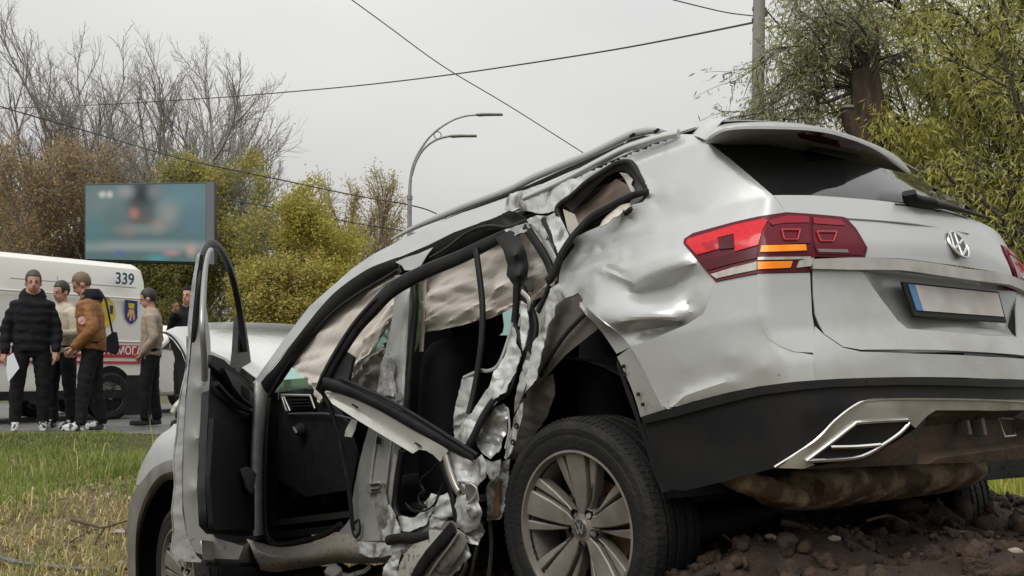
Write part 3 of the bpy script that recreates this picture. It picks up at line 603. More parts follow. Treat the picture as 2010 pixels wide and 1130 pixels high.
for (x, y, w, h) in ((1893, 840, .018, .05), (1922, 838, .022, .06)):
    q = onX(np.array([[x, y]]), -1.06)[0]; box('tow_bracket', q - np.array([.02, w / 2, h / 2]), q + np.array([.02, w / 2, h / 2]), TAUPE, car, .004)
q = onX(np.array([(1963, 820), (1988, 822), (1993, 855), (1972, 857)], float), -1.07); bar('tow_shackle', list(q), SATIN, car, circ(.0045, 6), n=1, raw=True, closed=True)
# underside: muffler, pipe, floor
mu = []
MC = [(-.62, .50, .425), (-.60, .46, .42), (-.60, .3, .415), (-.59, 0, .41), (-.59, -.40, .40), (-.59, -.58, .40), (-.59, -.62, .40)]
bar('muffler', MC, MUFM, car, [(.17 * math.cos(a), .078 * math.sin(a)) for a in np.linspace(0, 2 * math.pi, 21)[:-1]], n=3, raw=True, up=(0, 0, 1), taper=[.35, .82, 1, 1, 1, .95, .6])
bar('exhaust_pipe', [(-.58, .86, .56), (-.64, .74, .47), (-.68, .60, .42), (-.66, .5, .39), (-.62, .40, .385)], MUFM, car, circ(.038, 12), raw=True)
box('underbody', (-.80, -.80, .50), (2.9, .78, .53), mat('underbody_black', (.012, .011, .01), .8), car)
box('suspension_beam', (-.12, -.7, .26), (.14, .68, .36), mat('underbody_black', (.012, .011, .01), .8), car, .03)
box('fuel_tank', (.25, -.72, .2), (1.1, .6, .5), mat('underbody_black', (.012, .011, .01), .8), car, .06)
# ---- wheels
def wheel(parent, loc, rot=(0, 0, 0), spin=0., detail=True):
    w = empty('wheel', loc, parent=parent); w.rotation_euler = rot; w.scale = (1, .9, 1)
    pr = [(.262, -.125), (.275, -.13), (.30, -.135), (.345, -.134), (.368, -.122), (.380, -.10)]
    for y in (-.075, -.028, .028, .075): pr += [(.383, y - .008), (.374, y - .006), (.374, y + .006), (.383, y + .008)]
    pr += [(.380, .10), (.368, .122), (.345, .134), (.330, .1335), (.328, .1315), (.318, .1315), (.316, .1335), (.30, .135), (.275, .13), (.262, .125), (.25, .10), (.25, -.10)]
    ty = lathe('tyre', pr, TYREM, w, n=72, smooth=.45, closed=True)
    if detail:
        V = []; Fc = []
        for i in range(96):
            a = 2 * math.pi * i / 96
            for (y0, y1, da) in ((-.122, -.09, .02), (-.065, -.04, -.02), (-.015, .015, .0), (.04, .065, .02), (.09, .122, -.02)):
                b = len(V)
                for (aa, yy) in ((a, y0), (a + .022, y0), (a + .022 + da, y1), (a + da, y1)):
                    r0 = .372 if abs(yy) > .11 else .3845
                    V.append((r0 * math.cos(aa), yy, r0 * math.sin(aa)))
                    V.append(((r0 - .02) * math.cos(aa), yy, (r0 - .02) * math.sin(aa)))
                Fc += [(b, b + 2, b + 4, b + 6), (b, b + 1, b + 3, b + 2), (b + 2, b + 3, b + 5, b + 4), (b + 4, b + 5, b + 7, b + 6), (b + 6, b + 7, b + 1, b)]
        link('tread_blocks', mesh('tread_blocks', V, Fc), TYREM, ty)['kind'] = 'stuff'
    rim = lathe('rim', [(.266, .118), (.272, .128), (.262, .130), (.254, .112), (.243, .06), (.238, -.06), (.250, -.11), (.262, -.118)], RIMM, w, n=64, smooth=.7)
    lathe('brake_disc', [(.06, .0), (.165, .0), (.165, -.02), (.06, -.02)], RUST, rim, n=40)
    lathe('brake_backing', [(.0, -.04), (.237, -.04)], DARKIN, rim, n=32)
    hub = lathe('hub', [(0., .098), (.030, .098), (.034, .092), (.048, .088), (.07, .07), (.075, .03), (.06, 0.)], RIMM, rim, n=32)
    lathe('centre_cap', [(0., .101), (.027, .1005), (.030, .097)], mat('cap_black', (.03, .03, .03), .35), w, n=24)
    for (p0, p1) in (((-.009, .021), (0, .002)), ((.009, .021), (0, .002)), ((-.02, .012), (-.009, -.02)), ((-.009, -.02), (0, -.001)), ((0, -.001), (.009, -.02)), ((.009, -.02), (.02, .012))):
        bar('cap_stroke', [(-p0[0], .1015, p0[1]), (-p1[0], .1015, p1[1])], SATIN, w.children[-1], rect(.003, .002), n=1, raw=True, up=(0, 1, 0))
    for g in range(5):
        a0 = spin + g * 2 * math.pi / 5
        def rp(r, t, y): return (r * math.cos(a0 + t), y, r * math.sin(a0 + t))
        # each spoke is a bent beam: (radius, half-width left, half-width right, height)
        for (nm, prof) in (('spoke', [(.045, -.016, .016, .088), (.09, -.028, .028, .086), (.16, -.040, .040, .096), (.22, -.046, .046, .108), (.262, -.050, .050, .116)]),
                           ('spoke', [(.05, .019, .029, .075), (.10, .033, .051, .074), (.16, .047, .077, .088), (.22, .058, .098, .102), (.262, .065, .110, .112)]),
                           ('spoke', [(.05, -.029, -.019, .075), (.10, -.051, -.033, .074), (.16, -.077, -.047, .088), (.22, -.098, -.058, .102), (.262, -.110, -.065, .112)])):
            V = []; Fc = []
            for (r, u0, u1, y) in prof:
                for (u, yy) in ((u0, y - .045), (u0 + .003, y - .004), (u0 + .007, y), (u1 - .007, y), (u1 - .003, y - .004), (u1, y - .045)):
                    V.append((r * math.cos(a0) - u * math.sin(a0), yy, r * math.sin(a0) + u * math.cos(a0)))
            k = 6
            for i in range(len(prof) - 1):
                for j in range(k - 1): Fc.append((i * k + j, i * k + j + 1, (i + 1) * k + j + 1, (i + 1) * k + j))
            me = mesh('spoke', V, Fc); bm = bmesh.new(); bm.from_mesh(me); bmesh.ops.recalc_face_normals(bm, faces=bm.faces); bm.to_mesh(me); bm.free()
            link('spoke', me, RIMM, rim, .5)
        b = lathe('bolt_well', [(.0, .0), (.011, .0), (.013, .03), (.017, .032)], DARKIN, rim, n=12); b.location = (.058 * math.cos(a0 + .63), .058, .058 * math.sin(a0 + .63))
    return w
HUB = onY(np.array([[1133, 1037.]]), .90 + .0)[0]
W0 = np.array([HUB[0], HUB[1] - .098, HUB[2]])
wheel(car, W0, (0, 0, math.radians(2)), spin=math.radians(97))
wheel(car, (-.12, -.93, .28), (0, 0, math.pi), spin=.4, detail=True)

qe = onBody(np.array([(1228, 292), (1262, 281), (1300, 269), (1330, 263), (1362, 266), (1388, 277)], float), -.001)
re_ = np.array([(-.22, .585, 1.70), (-.32, .58, 1.70), (-.43, .575, 1.695), (-.52, .565, 1.69), (-.60, .56, 1.685), (-.66, .55, 1.68)]) + np.array([0, -.07, .03])
sheet('roof_corner', [qe, qe * .5 + re_ * .5 + np.array([0, .0, .025]), re_], SILVER, car, 3, 3, .003)

bar('roof_gutter', [(1030, 388, .70), (1080, 366, .695), (1120, 347, .69), (1180, 315, .68), (1228, 291, .67), (1270, 277, .665), (1300, 268, .66), (1332, 261, .645)], SILVER, car, rrect(.034, .022), up=(0, .7, .7))
# ------------------------------------------------------------------ torn left side
def Yp(name, pts, m, step=9, thick=.003, smooth=.6, noise=0., nscale=26., parent=None, **k):
    return panel(name, pts, m, parent or car, 'Y', step=step, thick=thick, smooth=smooth, noise=noise, nscale=nscale, **k)
# roof skin and far side close the shell
rx = [1.62, 1.2, .6, 0., -.45, -.66]
sheet('roof', [[(x, y, z0 - .05 * (y / .62) ** 2 - SKEW * max(0, -y)) for y in (-.64, -.4, 0, .4, .57)] for x, z0 in zip(rx, (1.71, 1.735, 1.745, 1.745, 1.74, 1.72))], SILVER, car, 3, 3, .004)
for (x0, x1, z0, z1) in ((-.42, 3.9, .36, 1.1),):
    sheet('far_body_side', [[(x, -np.interp(z, WZ[:, 0], WZ[:, 1]) + .36 * max(0, -.3 - x) ** 2, z) for x in np.linspace(-.9, 3.6, 12)] for z in (.34, .5, .75, .95, 1.1)], SILVER, car, 1, 1, .004)
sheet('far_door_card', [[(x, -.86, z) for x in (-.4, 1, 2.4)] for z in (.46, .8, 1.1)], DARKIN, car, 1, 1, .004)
for nm, P in (('far_pillar', [(1.25, -.90, 1.1), (1.15, -.70, 1.66)]), ('far_pillar', [(.15, -.90, 1.1), (.1, -.72, 1.64)]), ('far_pillar', [(-.5, -.88, 1.1), (-.4, -.70, 1.62)]), ('far_pillar', [(2.42, -.86, 1.12), (1.72, -.68, 1.66)])):
    bar(nm, P, DARKIN, car, rect(.07, .12), n=1, raw=True)
bar('far_cant_rail', [(1.72, -.67, 1.66), (.8, -.67, 1.68), (-.45, -.68, 1.62)], DARKIN, car, rect(.07, .09), raw=True)
sheet('far_curtain', [[(x, -.68 - .03 * math.sin(x * 9), z) for x in np.linspace(-.4, 1.9, 14)] for z in (1.28, 1.45, 1.62)], CLOTHB, car, 2, 2, .004)
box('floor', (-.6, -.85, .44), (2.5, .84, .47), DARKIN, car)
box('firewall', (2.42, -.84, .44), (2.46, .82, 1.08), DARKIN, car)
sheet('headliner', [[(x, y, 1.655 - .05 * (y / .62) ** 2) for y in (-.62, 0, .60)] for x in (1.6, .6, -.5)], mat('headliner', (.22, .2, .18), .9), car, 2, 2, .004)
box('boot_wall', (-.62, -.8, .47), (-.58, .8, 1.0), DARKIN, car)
# windscreen
WS = mat('windscreen_glass', (.60, .88, .82), .03, trans=1., spec=.5)
sheet('windscreen', [[(2.46, y, 1.10 - .05 * y * y) for y in (-.72, -.36, 0, .36, .74)], [(2.1, y, 1.42 - .05 * y * y) for y in (-.68, -.34, 0, .34, .68)], [(1.70, y, 1.68 - .06 * y * y) for y in (-.62, -.3, 0, .3, .62)]], WS, car, 4, 3, .004)
# dashboard with vent
sheet('dashboard', [[(2.42, y, 1.10) for y in (-.72, 0, .76)], [(2.12, y, 1.11) for y in (-.74, 0, .80)], [(1.98, y, 1.04) for y in (-.74, 0, .81)], [(1.98, y, .86) for y in (-.74, 0, .80)], [(2.12, y, .62) for y in (-.74, 0, .80)]], DASHM, car, 3, 3, .01)
Yp('dash_end', [(548, 770), (600, 762), (640, 768), (655, 800), (680, 830), (700, 900), (690, 960), (600, 975), (545, 940), (540, 850)], DASHM, val=.80, step=20, thick=.02)
vent = Yp('air_vent', [(553, 776), (609, 776), (618, 801), (566, 805)], DARKIN, val=.815, step=14, thick=.01)
for pth in ([(552, 775), (609, 776), (618, 802)], [(552, 775), (557, 778), (569, 806), (562, 806), (552, 775)]):
    bar('vent_frame', [(x, y, .822) for x, y in pth], SATIN, vent, rrect(.012, .008), n=1, up=(0, 1, 0))
for k in range(3): bar('vent_slat', [(566 + k * 3, 785 + k * 6, .822), (606 + k * 3, 784 + k * 6, .822)], DASHM, vent, rect(.007, .006), n=1)
bar('dash_trim', [(566, 812, .822), (640, 812, .822), (690, 822, .81)], mat('dash_edge', (.06, .062, .065), .4), car, rrect(.006, .01))
q = onY(np.array([[591, 843.]]), .82)[0]
kn = lathe('light_switch', [(0, .03), (.018, .03), (.022, .022), (.03, .018), (.034, 0.)], DASHM, car, n=20); kn.location = q
bar('switch_grip', [(-.012, .034, -.015), (.012, .034, .015)], SATIN, kn, rect(.008, .006), n=1, raw=True)
# steering wheel
sw = np.array([1.82, .38, 1.02]); u1 = np.array([0, 1, 0]); u2 = np.array([.42, 0, .9])
bar('steering_wheel', [sw + .185 * (math.cos(a) * u1 + math.sin(a) * u2) for a in np.linspace(0, 6.283, 33)[:-1]], DASHM, car, circ(.017), n=1, raw=True, closed=True)
# seats
def seat(x, y0, y1, name, top=1.42, lean=.16):
    s = empty(name, parent=car)
    ym = (y0 + y1) / 2; hw = (y1 - y0) / 2
    rows = []
    for z, f, d in ((.55, .9, 0.), (.7, 1, .02), (.95, 1, .0), (1.15, .92, -.02), (1.22, .7, -.03)):
        X = x - lean * (z - .5) / .8
        rows.append([(X + .09, ym - hw * f, z), (X + .13, ym - hw * f * .7, z), (X + .10, ym, z), (X + .13, ym + hw * f * .7, z), (X + .09, ym + hw * f, z), (X - .06, ym + hw * f * .92, z), (X - .08, ym, z), (X - .06, ym - hw * f * .92, z), (X + .09, ym - hw * f, z)])
    sheet('seat_back', rows, DARKIN, s, 3, 3, .004, 1.2)
    box('cushion', (x, y0, .48), (x + .5, y1, .66), DARKIN, s, .05)
    hx = x - lean * .95
    box('headrest', (hx - .05, ym - .14, 1.22), (hx + .07, ym + .14, top), DARKIN, s, .05)
    return s
seat(1.16, .14, .66, 'front_seat'); seat(1.16, -.66, -.14, 'front_seat')
seat(.15, .1, .62, 'rear_seat'); seat(.15, -.62, -.1, 'rear_seat')
# tall dark seat seen through the rear window opening
Yp('seat_back_shell', [(834, 655), (845, 646), (870, 642), (905, 645), (925, 660), (936, 688), (940, 730), (936, 800), (930, 900), (900, 1000), (800, 1005), (790, 900), (800, 760), (815, 690)], DARKIN, val=.42, step=16, thick=.12, curve=3)
bar('seat_adjuster', [(640, 985, .74), (648, 960, .74), (690, 945, .74), (712, 940, .74)], DASHM, car, rrect(.05, .03))
bar('seat_side_trim', [(652, 918, .74), (668, 906, .74), (700, 903, .74), (720, 904, .74)], mat('seat_trim', (.03, .031, .033), .5), car, rrect(.05, .03))
# airbags
def cloth(name, rows, th=.006, rip=.012, n=5, nc=5, wave=0):
    R = [surf_pts(np.array([p[:2] for p in r], float), [p[2] for p in r], 'Y') for r in rows]
    R = np.array([catmull(r, nc) for r in R]); R = np.stack([catmull(R[:, j], n) for j in range(R.shape[1])], 1)
    a, b = R.shape[:2]
    ii, jj = np.meshgrid(np.arange(a) / a, np.arange(b) / b, indexing='ij'); ph = nrs.rand(8) * 6.28
    w = (1 - 2 * np.abs(np.sin(ii * 9 + 1.3 * np.sin(jj * 6 + ph[0]) + ph[1]))) * .9 + .35 * (1 - 2 * np.abs(np.sin(ii * 21 + jj * 6 + 2 * np.sin(jj * 8) + ph[7]))) + .3 * np.sin(ii * 33 + 3 * np.sin(jj * 7 + ph[2]) + jj * 9 + ph[3]) + .35 * np.sin(jj * 31 + 5 * np.sin(ii * 6 + ph[4]) + ph[5]) + .3 * np.sin(ii * 61 + jj * 40 + ph[6])
    R[:, :, 1] += rip * w; R[:, :, 2] += rip * .3 * np.roll(w, 3, 1)
    V = R.reshape(-1, 3); Fc = [(i * b + j, i * b + j + 1, (i + 1) * b + j + 1, (i + 1) * b + j) for i in range(a - 1) for j in range(b - 1)]
    o = link(name, mesh(name, V, Fc), CLOTHB, car, 1.2); return solid(o, th, 0)
cloth('curtain_airbag', [[(826, 545, .66), (880, 520, .66), (940, 490, .66), (985, 462, .66), (1040, 448, .67), (1090, 440, .68)], [(828, 580, .70), (880, 560, .70), (940, 545, .71), (990, 520, .71), (1040, 500, .71), (1090, 490, .71)],
                         [(830, 620, .72), (880, 605, .72), (940, 588, .73), (995, 565, .73), (1045, 545, .73), (1092, 525, .72)], [(833, 650, .70), (880, 642, .70), (940, 627, .70), (1000, 608, .70), (1050, 590, .70), (1092, 562, .70)]], n=9, nc=10, rip=.010)
cloth('curtain_airbag', [[(780, 528, .69), (740, 548, .71), (700, 572, .73), (655, 606, .75), (615, 646, .78), (585, 684, .80), (566, 710, .81)], [(800, 560, .71), (760, 585, .73), (718, 625, .75), (680, 660, .77), (640, 690, .79), (605, 715, .81), (578, 726, .82)],
                         [(800, 590, .72), (770, 610, .74), (730, 660, .76), (700, 690, .78), (665, 725, .80), (635, 745, .82), (605, 748, .83)], [(790, 610, .72), (760, 640, .74), (728, 690, .76), (700, 718, .78), (672, 752, .80), (648, 770, .82), (622, 772, .83)]], n=8, nc=8, rip=.009)
cloth('airbag_tail', [[(604, 742, .825), (625, 745, .825), (640, 748, .82)], [(614, 762, .83), (628, 765, .83), (638, 768, .82)], [(618, 778, .83), (627, 784, .83), (634, 780, .83)], [(626, 790, .83), (629, 790, .83), (632, 786, .83)]], n=3, nc=3, rip=.006)
cloth('seat_airbag', [[(690, 715, .55), (715, 705, .55), (745, 680, .56), (770, 665, .56)], [(688, 750, .56), (712, 735, .56), (742, 715, .57), (768, 700, .57)], [(690, 790, .56), (716, 780, .56), (740, 770, .57), (764, 760, .57)]], n=6, nc=5, rip=.012)
# A pillar and roof side, outer skin
SK = [(496, 752, .87), (520, 718, .85), (560, 662, .82), (608, 600, .78), (640, 572, .76), (690, 528, .735), (730, 500, .715), (780, 474, .69), (860, 436, .67), (940, 404, .66), (1020, 374, .66), (1030, 372, .66),
      (1040, 392, .70), (1020, 408, .71), (1000, 418, .72), (950, 434, .72), (890, 456, .72), (840, 481, .725), (780, 506, .735), (720, 530, .75), (665, 568, .77), (630, 604, .79), (580, 665, .83), (540, 715, .855), (512, 750, .875)]
panel('roof_side', SK, SILVER, car, 'Y', step=7, smooth=.5, noise=.0015, nscale=22, ctrl=[(1020, 395, .675), (1040, 388, .70), (980, 412, .70), (900, 440, .70)])
panel('crumpled_roof_side', [(1000, 380, .69), (1060, 362, .69), (1110, 350, .70), (1150, 352, .72), (1124, 380, .74), (1100, 398, .74), (1094, 412, .74), (1076, 420, .74), (1050, 418, .73), (1030, 412, .72), (1004, 420, .72), (985, 420, .72)], TORNP, car, 'Y', step=6, smooth=.35, noise=.007, nscale=12)
bar('roof_rail', [(768, 470, .63), (820, 443, .63), (868, 423, .63), (920, 402, .63), (1000, 372, .63), (1050, 347, .63), (1120, 318, .63), (1160, 302, .63), (1230, 268, .63), (1260, 258, .63), (1290, 255, .62), (1330, 262, .61)], SILVER, car, rrect(.022, .03), up=(0, 0, 1), taper=[.3, .8] + [1] * 8 + [.9, .35])
bar('rail_shadow_strip', [(790, 474, .66), (868, 437, .655), (920, 414, .655), (1000, 384, .655), (1100, 340, .655), (1180, 306, .655), (1228, 284, .655)], RUBBER, car, rect(.02, .012), up=(0, 0, 1))  # dark strip put in as the shadow between rail and roof
panel('rail_foot', [(1222, 284), (1236, 273), (1262, 266), (1290, 265), (1300, 268), (1228, 291)], BLACKP, car, 'Y', .655, step=10, thick=.02)
for (x, y) in ((1241, 265), (1289, 256)): bar('rail_seam', [(x - 4, y + 3, .648), (x + 4, y - 3, .648)], RUBBER, car, rect(.012, .006), n=1)
# inner frame of the door opening (dark), front
def band(name, outer, inner, Yo, Yi, m, th=.01, n=4):
    a = onY(np.array(outer, float), Yo); b = onY(np.array(inner, float), Yi); return sheet(name, [a, a * .5 + b * .5 + np.array([0, .012, 0]), b], m, car, 3, n, th)
band('door_opening_frame', [(513, 750), (545, 714), (584, 662), (632, 602), (668, 566), (720, 530), (760, 513), (784, 505)], [(534, 776), (560, 740), (600, 682), (655, 620), (690, 592), (732, 560), (765, 541), (784, 533)], [.875, .855, .83, .79, .77, .75, .74, .735], [.83, .82, .80, .77, .75, .73, .72, .72], BLACKP)
bar('door_seal', [(529, 778, .85), (566, 716, .83), (606, 666, .80), (655, 614, .78), (700, 580, .76), (745, 553, .745), (770, 538, .74), (783, 530, .735), (789, 536, .735)], RUBBER, car, circ(.011))
band('door_opening_frame', [(784, 506), (840, 483), (890, 458), (950, 436), (1000, 420), (1030, 414)], [(800, 548), (850, 522), (900, 500), (950, 482), (990, 462), (1034, 446)], [.735, .725, .72, .72, .72, .73], [.70, .69, .69, .69, .69, .70], BLACKP)
panel('torn_frame_lining', [(940, 438, .735), (970, 428, .735), (998, 414, .735), (1020, 420, .74), (1040, 430, .74), (1030, 440, .74), (990, 446, .74), (950, 452, .735)], BLACKP, car, 'Y', step=6, smooth=.35, noise=.006, nscale=10)
bar('door_seal', [(846, 506, .76), (880, 486, .76), (920, 456, .76), (960, 444, .75), (1000, 446, .75), (1036, 432, .75)], RUBBER, car, circ(.009))
panel('pillar_top', [(776, 514, .745), (796, 505, .745), (820, 498, .745), (850, 485, .74), (838, 500, .75), (826, 520, .755), (812, 530, .76), (794, 530, .76), (789, 521, .75)], SILVER, car, 'Y', step=8)
# B pillar: formed inner structure
bp_rows = [[(776, 540, .74), (788, 540, .765), (802, 540, .765), (815, 540, .74)], [(771, 620, .77), (782, 620, .80), (798, 620, .80), (808, 620, .765)], [(752, 710, .80), (768, 710, .83), (792, 710, .835), (802, 710, .80)], [(738, 780, .83), (755, 782, .86), (786, 790, .865), (797, 800, .83)],
           [(722, 846, .86), (742, 852, .885), (770, 866, .89), (786, 878, .86)], [(706, 908, .88), (732, 908, .905), (762, 908, .905), (780, 908, .88)], [(692, 980, .89), (722, 982, .915), (756, 984, .915), (773, 986, .89)], [(686, 1020, .89), (716, 1026, .92), (756, 1026, .92), (774, 1022, .89)], [(650, 1062, .90), (705, 1062, .93), (765, 1060, .93), (800, 1050, .90)]]
sheet('centre_pillar', [surf_pts(np.array([p[:2] for p in r], float), [p[2] for p in r], 'Y') for r in bp_rows], INNERM, car, 5, 4, .004, .5, noise=.0012)
for (x0, x1) in ((726, 731), (757, 762)):
    bar('pressed_rib', [(x0 + 14, 850, .9), (x0 + 6, 900, .915), (x0, 960, .92)], INNERM, car, rrect(.016, .012))
lt = prism('door_striker', onY(np.array([(723, 948), (748, 944), (748, 964), (724, 968)], float), .925), (0, .012, 0), SATIN, car, bev=.003)
bar('striker_loop', [(728, 952, .94), (744, 950, .94), (744, 960, .94), (729, 962, .94)], DASHM, lt, circ(.004, 6), n=1)
bar('striker_loop', [(748, 950, .93), (757, 948, .94), (760, 958, .93)], SATIN, lt, circ(.006, 6), n=3)
prism('pillar_slot', onY(np.array([(742, 856), (749, 860), (748, 872), (740, 870)], float), .91), (0, .006, 0), RUBBER, car)
panel('torn_pillar_skin', [(752, 700, .85), (764, 690, .85), (772, 720, .86), (776, 760, .87), (782, 785, .87), (764, 776, .88), (742, 778, .87), (744, 750, .86)], BAREM, car, 'Y', step=5, smooth=.35, noise=.007, nscale=9)
panel('pillar_hook', [(776, 772), (788, 770), (789, 785), (776, 787)], SATIN, car, 'Y', .875, step=6)
panel('bent_pillar_base', [(742, 960, .925), (754, 955, .93), (762, 1000, .94), (772, 1030, .94), (766, 1062, .93), (746, 1058, .935), (740, 1020, .93), (738, 990, .93)], BAREM, car, 'Y', step=6, smooth=.4, noise=.004, nscale=12)
bar('pillar_seal', [(812, 540, .745), (816, 600, .765), (810, 660, .785), (804, 730, .81), (798, 806, .835)], RUBBER, car, circ(.015))
bar('belt_strip', [(834, 546, .70), (832, 590, .71), (830, 640, .72), (827, 690, .73)], mat('beige_trim', (.36, .30, .255), .7), car, rrect(.027, .008), up=(0, 1, 0))
bar('rear_door_seal', [(790, 884, .87), (782, 930, .88), (776, 980, .885), (777, 1004, .89), (788, 1018, .89), (812, 1022, .89)], RUBBER, car, circ(.016))
# sill
sill = [[(484, 1058, .90), (520, 1068, .89), (560, 1074, .89), (620, 1063, .89), (662, 1048, .89), (690, 1040, .90), (740, 1046, .9)], [(496, 1082, .95), (530, 1090, .95), (565, 1090, .95), (620, 1082, .945), (660, 1072, .94), (700, 1070, .94), (770, 1072, .93)], [(508, 1108, .945), (535, 1110, .945), (568, 1105, .945), (625, 1098, .94), (665, 1092, .93), (705, 1092, .93), (790, 1088, .92)], [(512, 1118, .90), (540, 1122, .90), (570, 1118, .90), (625, 1110, .89), (668, 1104, .89), (710, 1106, .88), (800, 1100, .88)]]
sheet('sill', [surf_pts(np.array([p[:2] for p in r], float), [p[2] for p in r], 'Y') for r in sill], paint('sill_paint', (.30, .305, .30), .4, .4, dirt=.9), car, 4, 4, .004, .6)
bar('sill_seal', [(530, 780, .86), (523, 850, .88), (520, 930, .89), (521, 1020, .89), (527, 1056, .89), (548, 1068, .885), (600, 1060, .88), (640, 1048, .88), (668, 1028, .88)], RUBBER, car, circ(.013))
bar('hinge_pillar', [(513, 752, .87), (510, 800, .89), (506, 880, .90), (505, 960, .90), (506, 1050, .90)], INNERM, car, rrect(.03, .07), up=(0, 1, 0))
panel('hinge_pillar_cover', [(518, 770), (545, 770), (545, 850), (538, 1060), (520, 1060), (516, 900)], DARKIN, car, 'Y', .80, step=20)
# hanging seal of the front door opening
bar('hanging_seal', [(634, 772, 1.0), (648, 800, .99), (664, 850, .97), (676, 910, .96), (686, 970, .95), (691, 1020, .945), (694, 1042, .94)], RUBBER, car, rrect(.022, .012))
bar('seal_hook', [(694, 1030, .945), (704, 1020, .945), (706, 1044, .945), (698, 1054, .945), (692, 1044, .945)], DASHM, car, circ(.006, 6), n=3)
panel('white_tag', [(690, 822), (700, 826), (697, 842), (690, 858), (676, 856), (678, 844)], WHITEP, car, 'Y', .92, step=8)
# torn-off rear door: window frame, belt panel, glass channel
bar('rear_door_frame', [(628, 768, 1.02), (640, 740, 1.01), (668, 690, .98), (700, 642, .95), (734, 604, .92), (765, 572, .89), (800, 550, .86), (846, 528, .83), (900, 506, .80), (945, 484, .78), (990, 462, .76), (1024, 450, .75)], RUBBER, car, rrect(.062, .03), up=(0, 1, 0), taper=[.8, 1, 1, 1, 1.05, 1.05, 1, .95, .9, .85, .7, .5])
bar('frame_edge', [(622, 764, 1.035), (636, 734, 1.025), (664, 684, .995), (694, 638, .965), (728, 598, .935), (742, 586, .92)], DASHM, car, circ(.008))
bar('belt_rail', [(640, 752, 1.02), (690, 768, 1.02), (750, 796, 1.01), (820, 836, 1.0), (880, 870, .985), (934, 900, .975)], RUBBER, car, rrect(.045, .03), up=(0, 1, 0), taper=[1.3, 1.1, 1, 1, .9, .8])
bar('belt_rail_lip', [(668, 742, 1.03), (700, 756, 1.03), (760, 784, 1.02), (820, 818, 1.01), (880, 856, .995), (938, 893, .985)], DASHM, car, circ(.008))
panel('mirror_triangle', [(648, 742, 1.0), (664, 712, .985), (680, 690, .97), (694, 700, .97), (688, 724, .985), (684, 744, 1.0), (664, 750, 1.01)], RUBBER, car, 'Y', step=9, thick=.015)
BPL = [(636, 768, 1.03), (690, 778, 1.03), (760, 804, 1.02), (820, 842, 1.01), (880, 884, .995), (864, 906, .99), (850, 892, 1.0), (836, 884, 1.005), (822, 882, 1.01), (810, 890, 1.01), (784, 874, 1.015), (706, 827, 1.03), (652, 792, 1.035)]
panel('belt_panel', BPL, paint('inner_door_paint', (.52, .52, .48), .35, .34, dirt=.4), car, 'Y', step=8, creases=[[(650, 780, 1.02), (706, 808, 1.015), (780, 854, 1.005), (812, 876, 1.0)]], smooth=.4)
for (x, y) in ((696, 796), (820, 872)): bar('panel_slot', [(x - 5, y - 3, 1.035 - (x - 690) * .00016), (x + 6, y + 4, 1.035 - (x - 690) * .00016)], RUBBER, car, rect(.006, .006), n=1)
bar('window_divider', [(934, 488, .80), (941, 540, .82), (947, 600, .84), (946, 660, .86), (938, 726, .88), (928, 780, .90), (920, 812, .92)], RUBBER, car, rrect(.026, .018), up=(0, 1, 0))
# twisted rear pillar trim and seals
panel('twisted_pillar_trim', [(972, 466, .79), (988, 492, .80), (996, 520, .81), (994, 540, .82), (1008, 560, .82), (1026, 570, .83), (1044, 572, .82), (1047, 562, .81), (1035, 544, .80), (1038, 520, .79), (1031, 490, .78), (1016, 456, .77), (1000, 452, .77)], BLACKP, car, 'Y', step=6, ctrl=[(1012, 500, .84), (1018, 540, .85)], smooth=.8, thick=.006)
bar('twisted_seal', [(1014, 556, .84), (1013, 600, .84), (1010, 638, .84), (1018, 660, .85), (1024, 690, .86), (1012, 730, .88), (998, 766, .90), (970, 786, .92), (946, 822, .94), (932, 852, .95), (918, 878, .96)], RUBBER, car, rrect(.03, .018), up=(0, 1, 0))
bar('twisted_seal', [(1022, 566, .83), (1036, 600, .83), (1048, 640, .84), (1040, 690, .86), (1032, 730, .88), (1022, 780, .90)], RUBBER, car, rrect(.045, .02), up=(0, 1, 0))
bar('wavy_seal_lining', [(1024, 572, .85), (1038, 588, .86), (1036, 606, .86), (1024, 624, .86), (1020, 640, .86)], SATIN, car, rrect(.02, .006), up=(0, 1, 0))
bar('hanging_seal', [(1272, 376, .80), (1240, 384, .80), (1200, 404, .805), (1160, 426, .82), (1138, 448, .84), (1118, 472, .86), (1100, 502, .875), (1086, 538, .885), (1074, 552, .89)], RUBBER, car, rrect(.024, .014), up=(0, 1, 0), taper=[.8, 1, 1, 1, 1, 1, 1.1, 1.4, 1.2])
bar('hanging_seal', [(1078, 560, .86), (1066, 590, .86), (1056, 612, .86)], RUBBER, car, rrect(.02, .012), up=(0, 1, 0))
bar('quarter_window_seal', [(1118, 470, .79), (1104, 440, .775), (1094, 412, .765), (1104, 398, .76), (1124, 384, .755), (1150, 360, .75), (1180, 340, .745), (1210, 322, .74), (1230, 318, .735), (1240, 322, .735), (1253, 342, .745), (1268, 366, .76), (1272, 379, .77), (1265, 394, .785), (1248, 406, .79), (1226, 418, .80)], RUBBER, car, rrect(.022, .02), up=(0, 1, 0))
panel('quarter_window_surround', [(1104, 398, .74), (1124, 384, .735), (1150, 360, .73), (1180, 340, .72), (1210, 322, .715), (1230, 318, .71), (1240, 322, .71), (1253, 342, .72), (1270, 372, .74), (1266, 392, .76), (1244, 404, .77), (1236, 400, .75), (1244, 380, .72), (1238, 350, .69), (1228, 336, .68), (1214, 335, .68), (1190, 346, .68), (1160, 376, .69), (1135, 404, .70), (1122, 416, .72)], mat('ceramic_frit', (.05, .05, .05), .35), car, 'Y', step=8, smooth=.6)
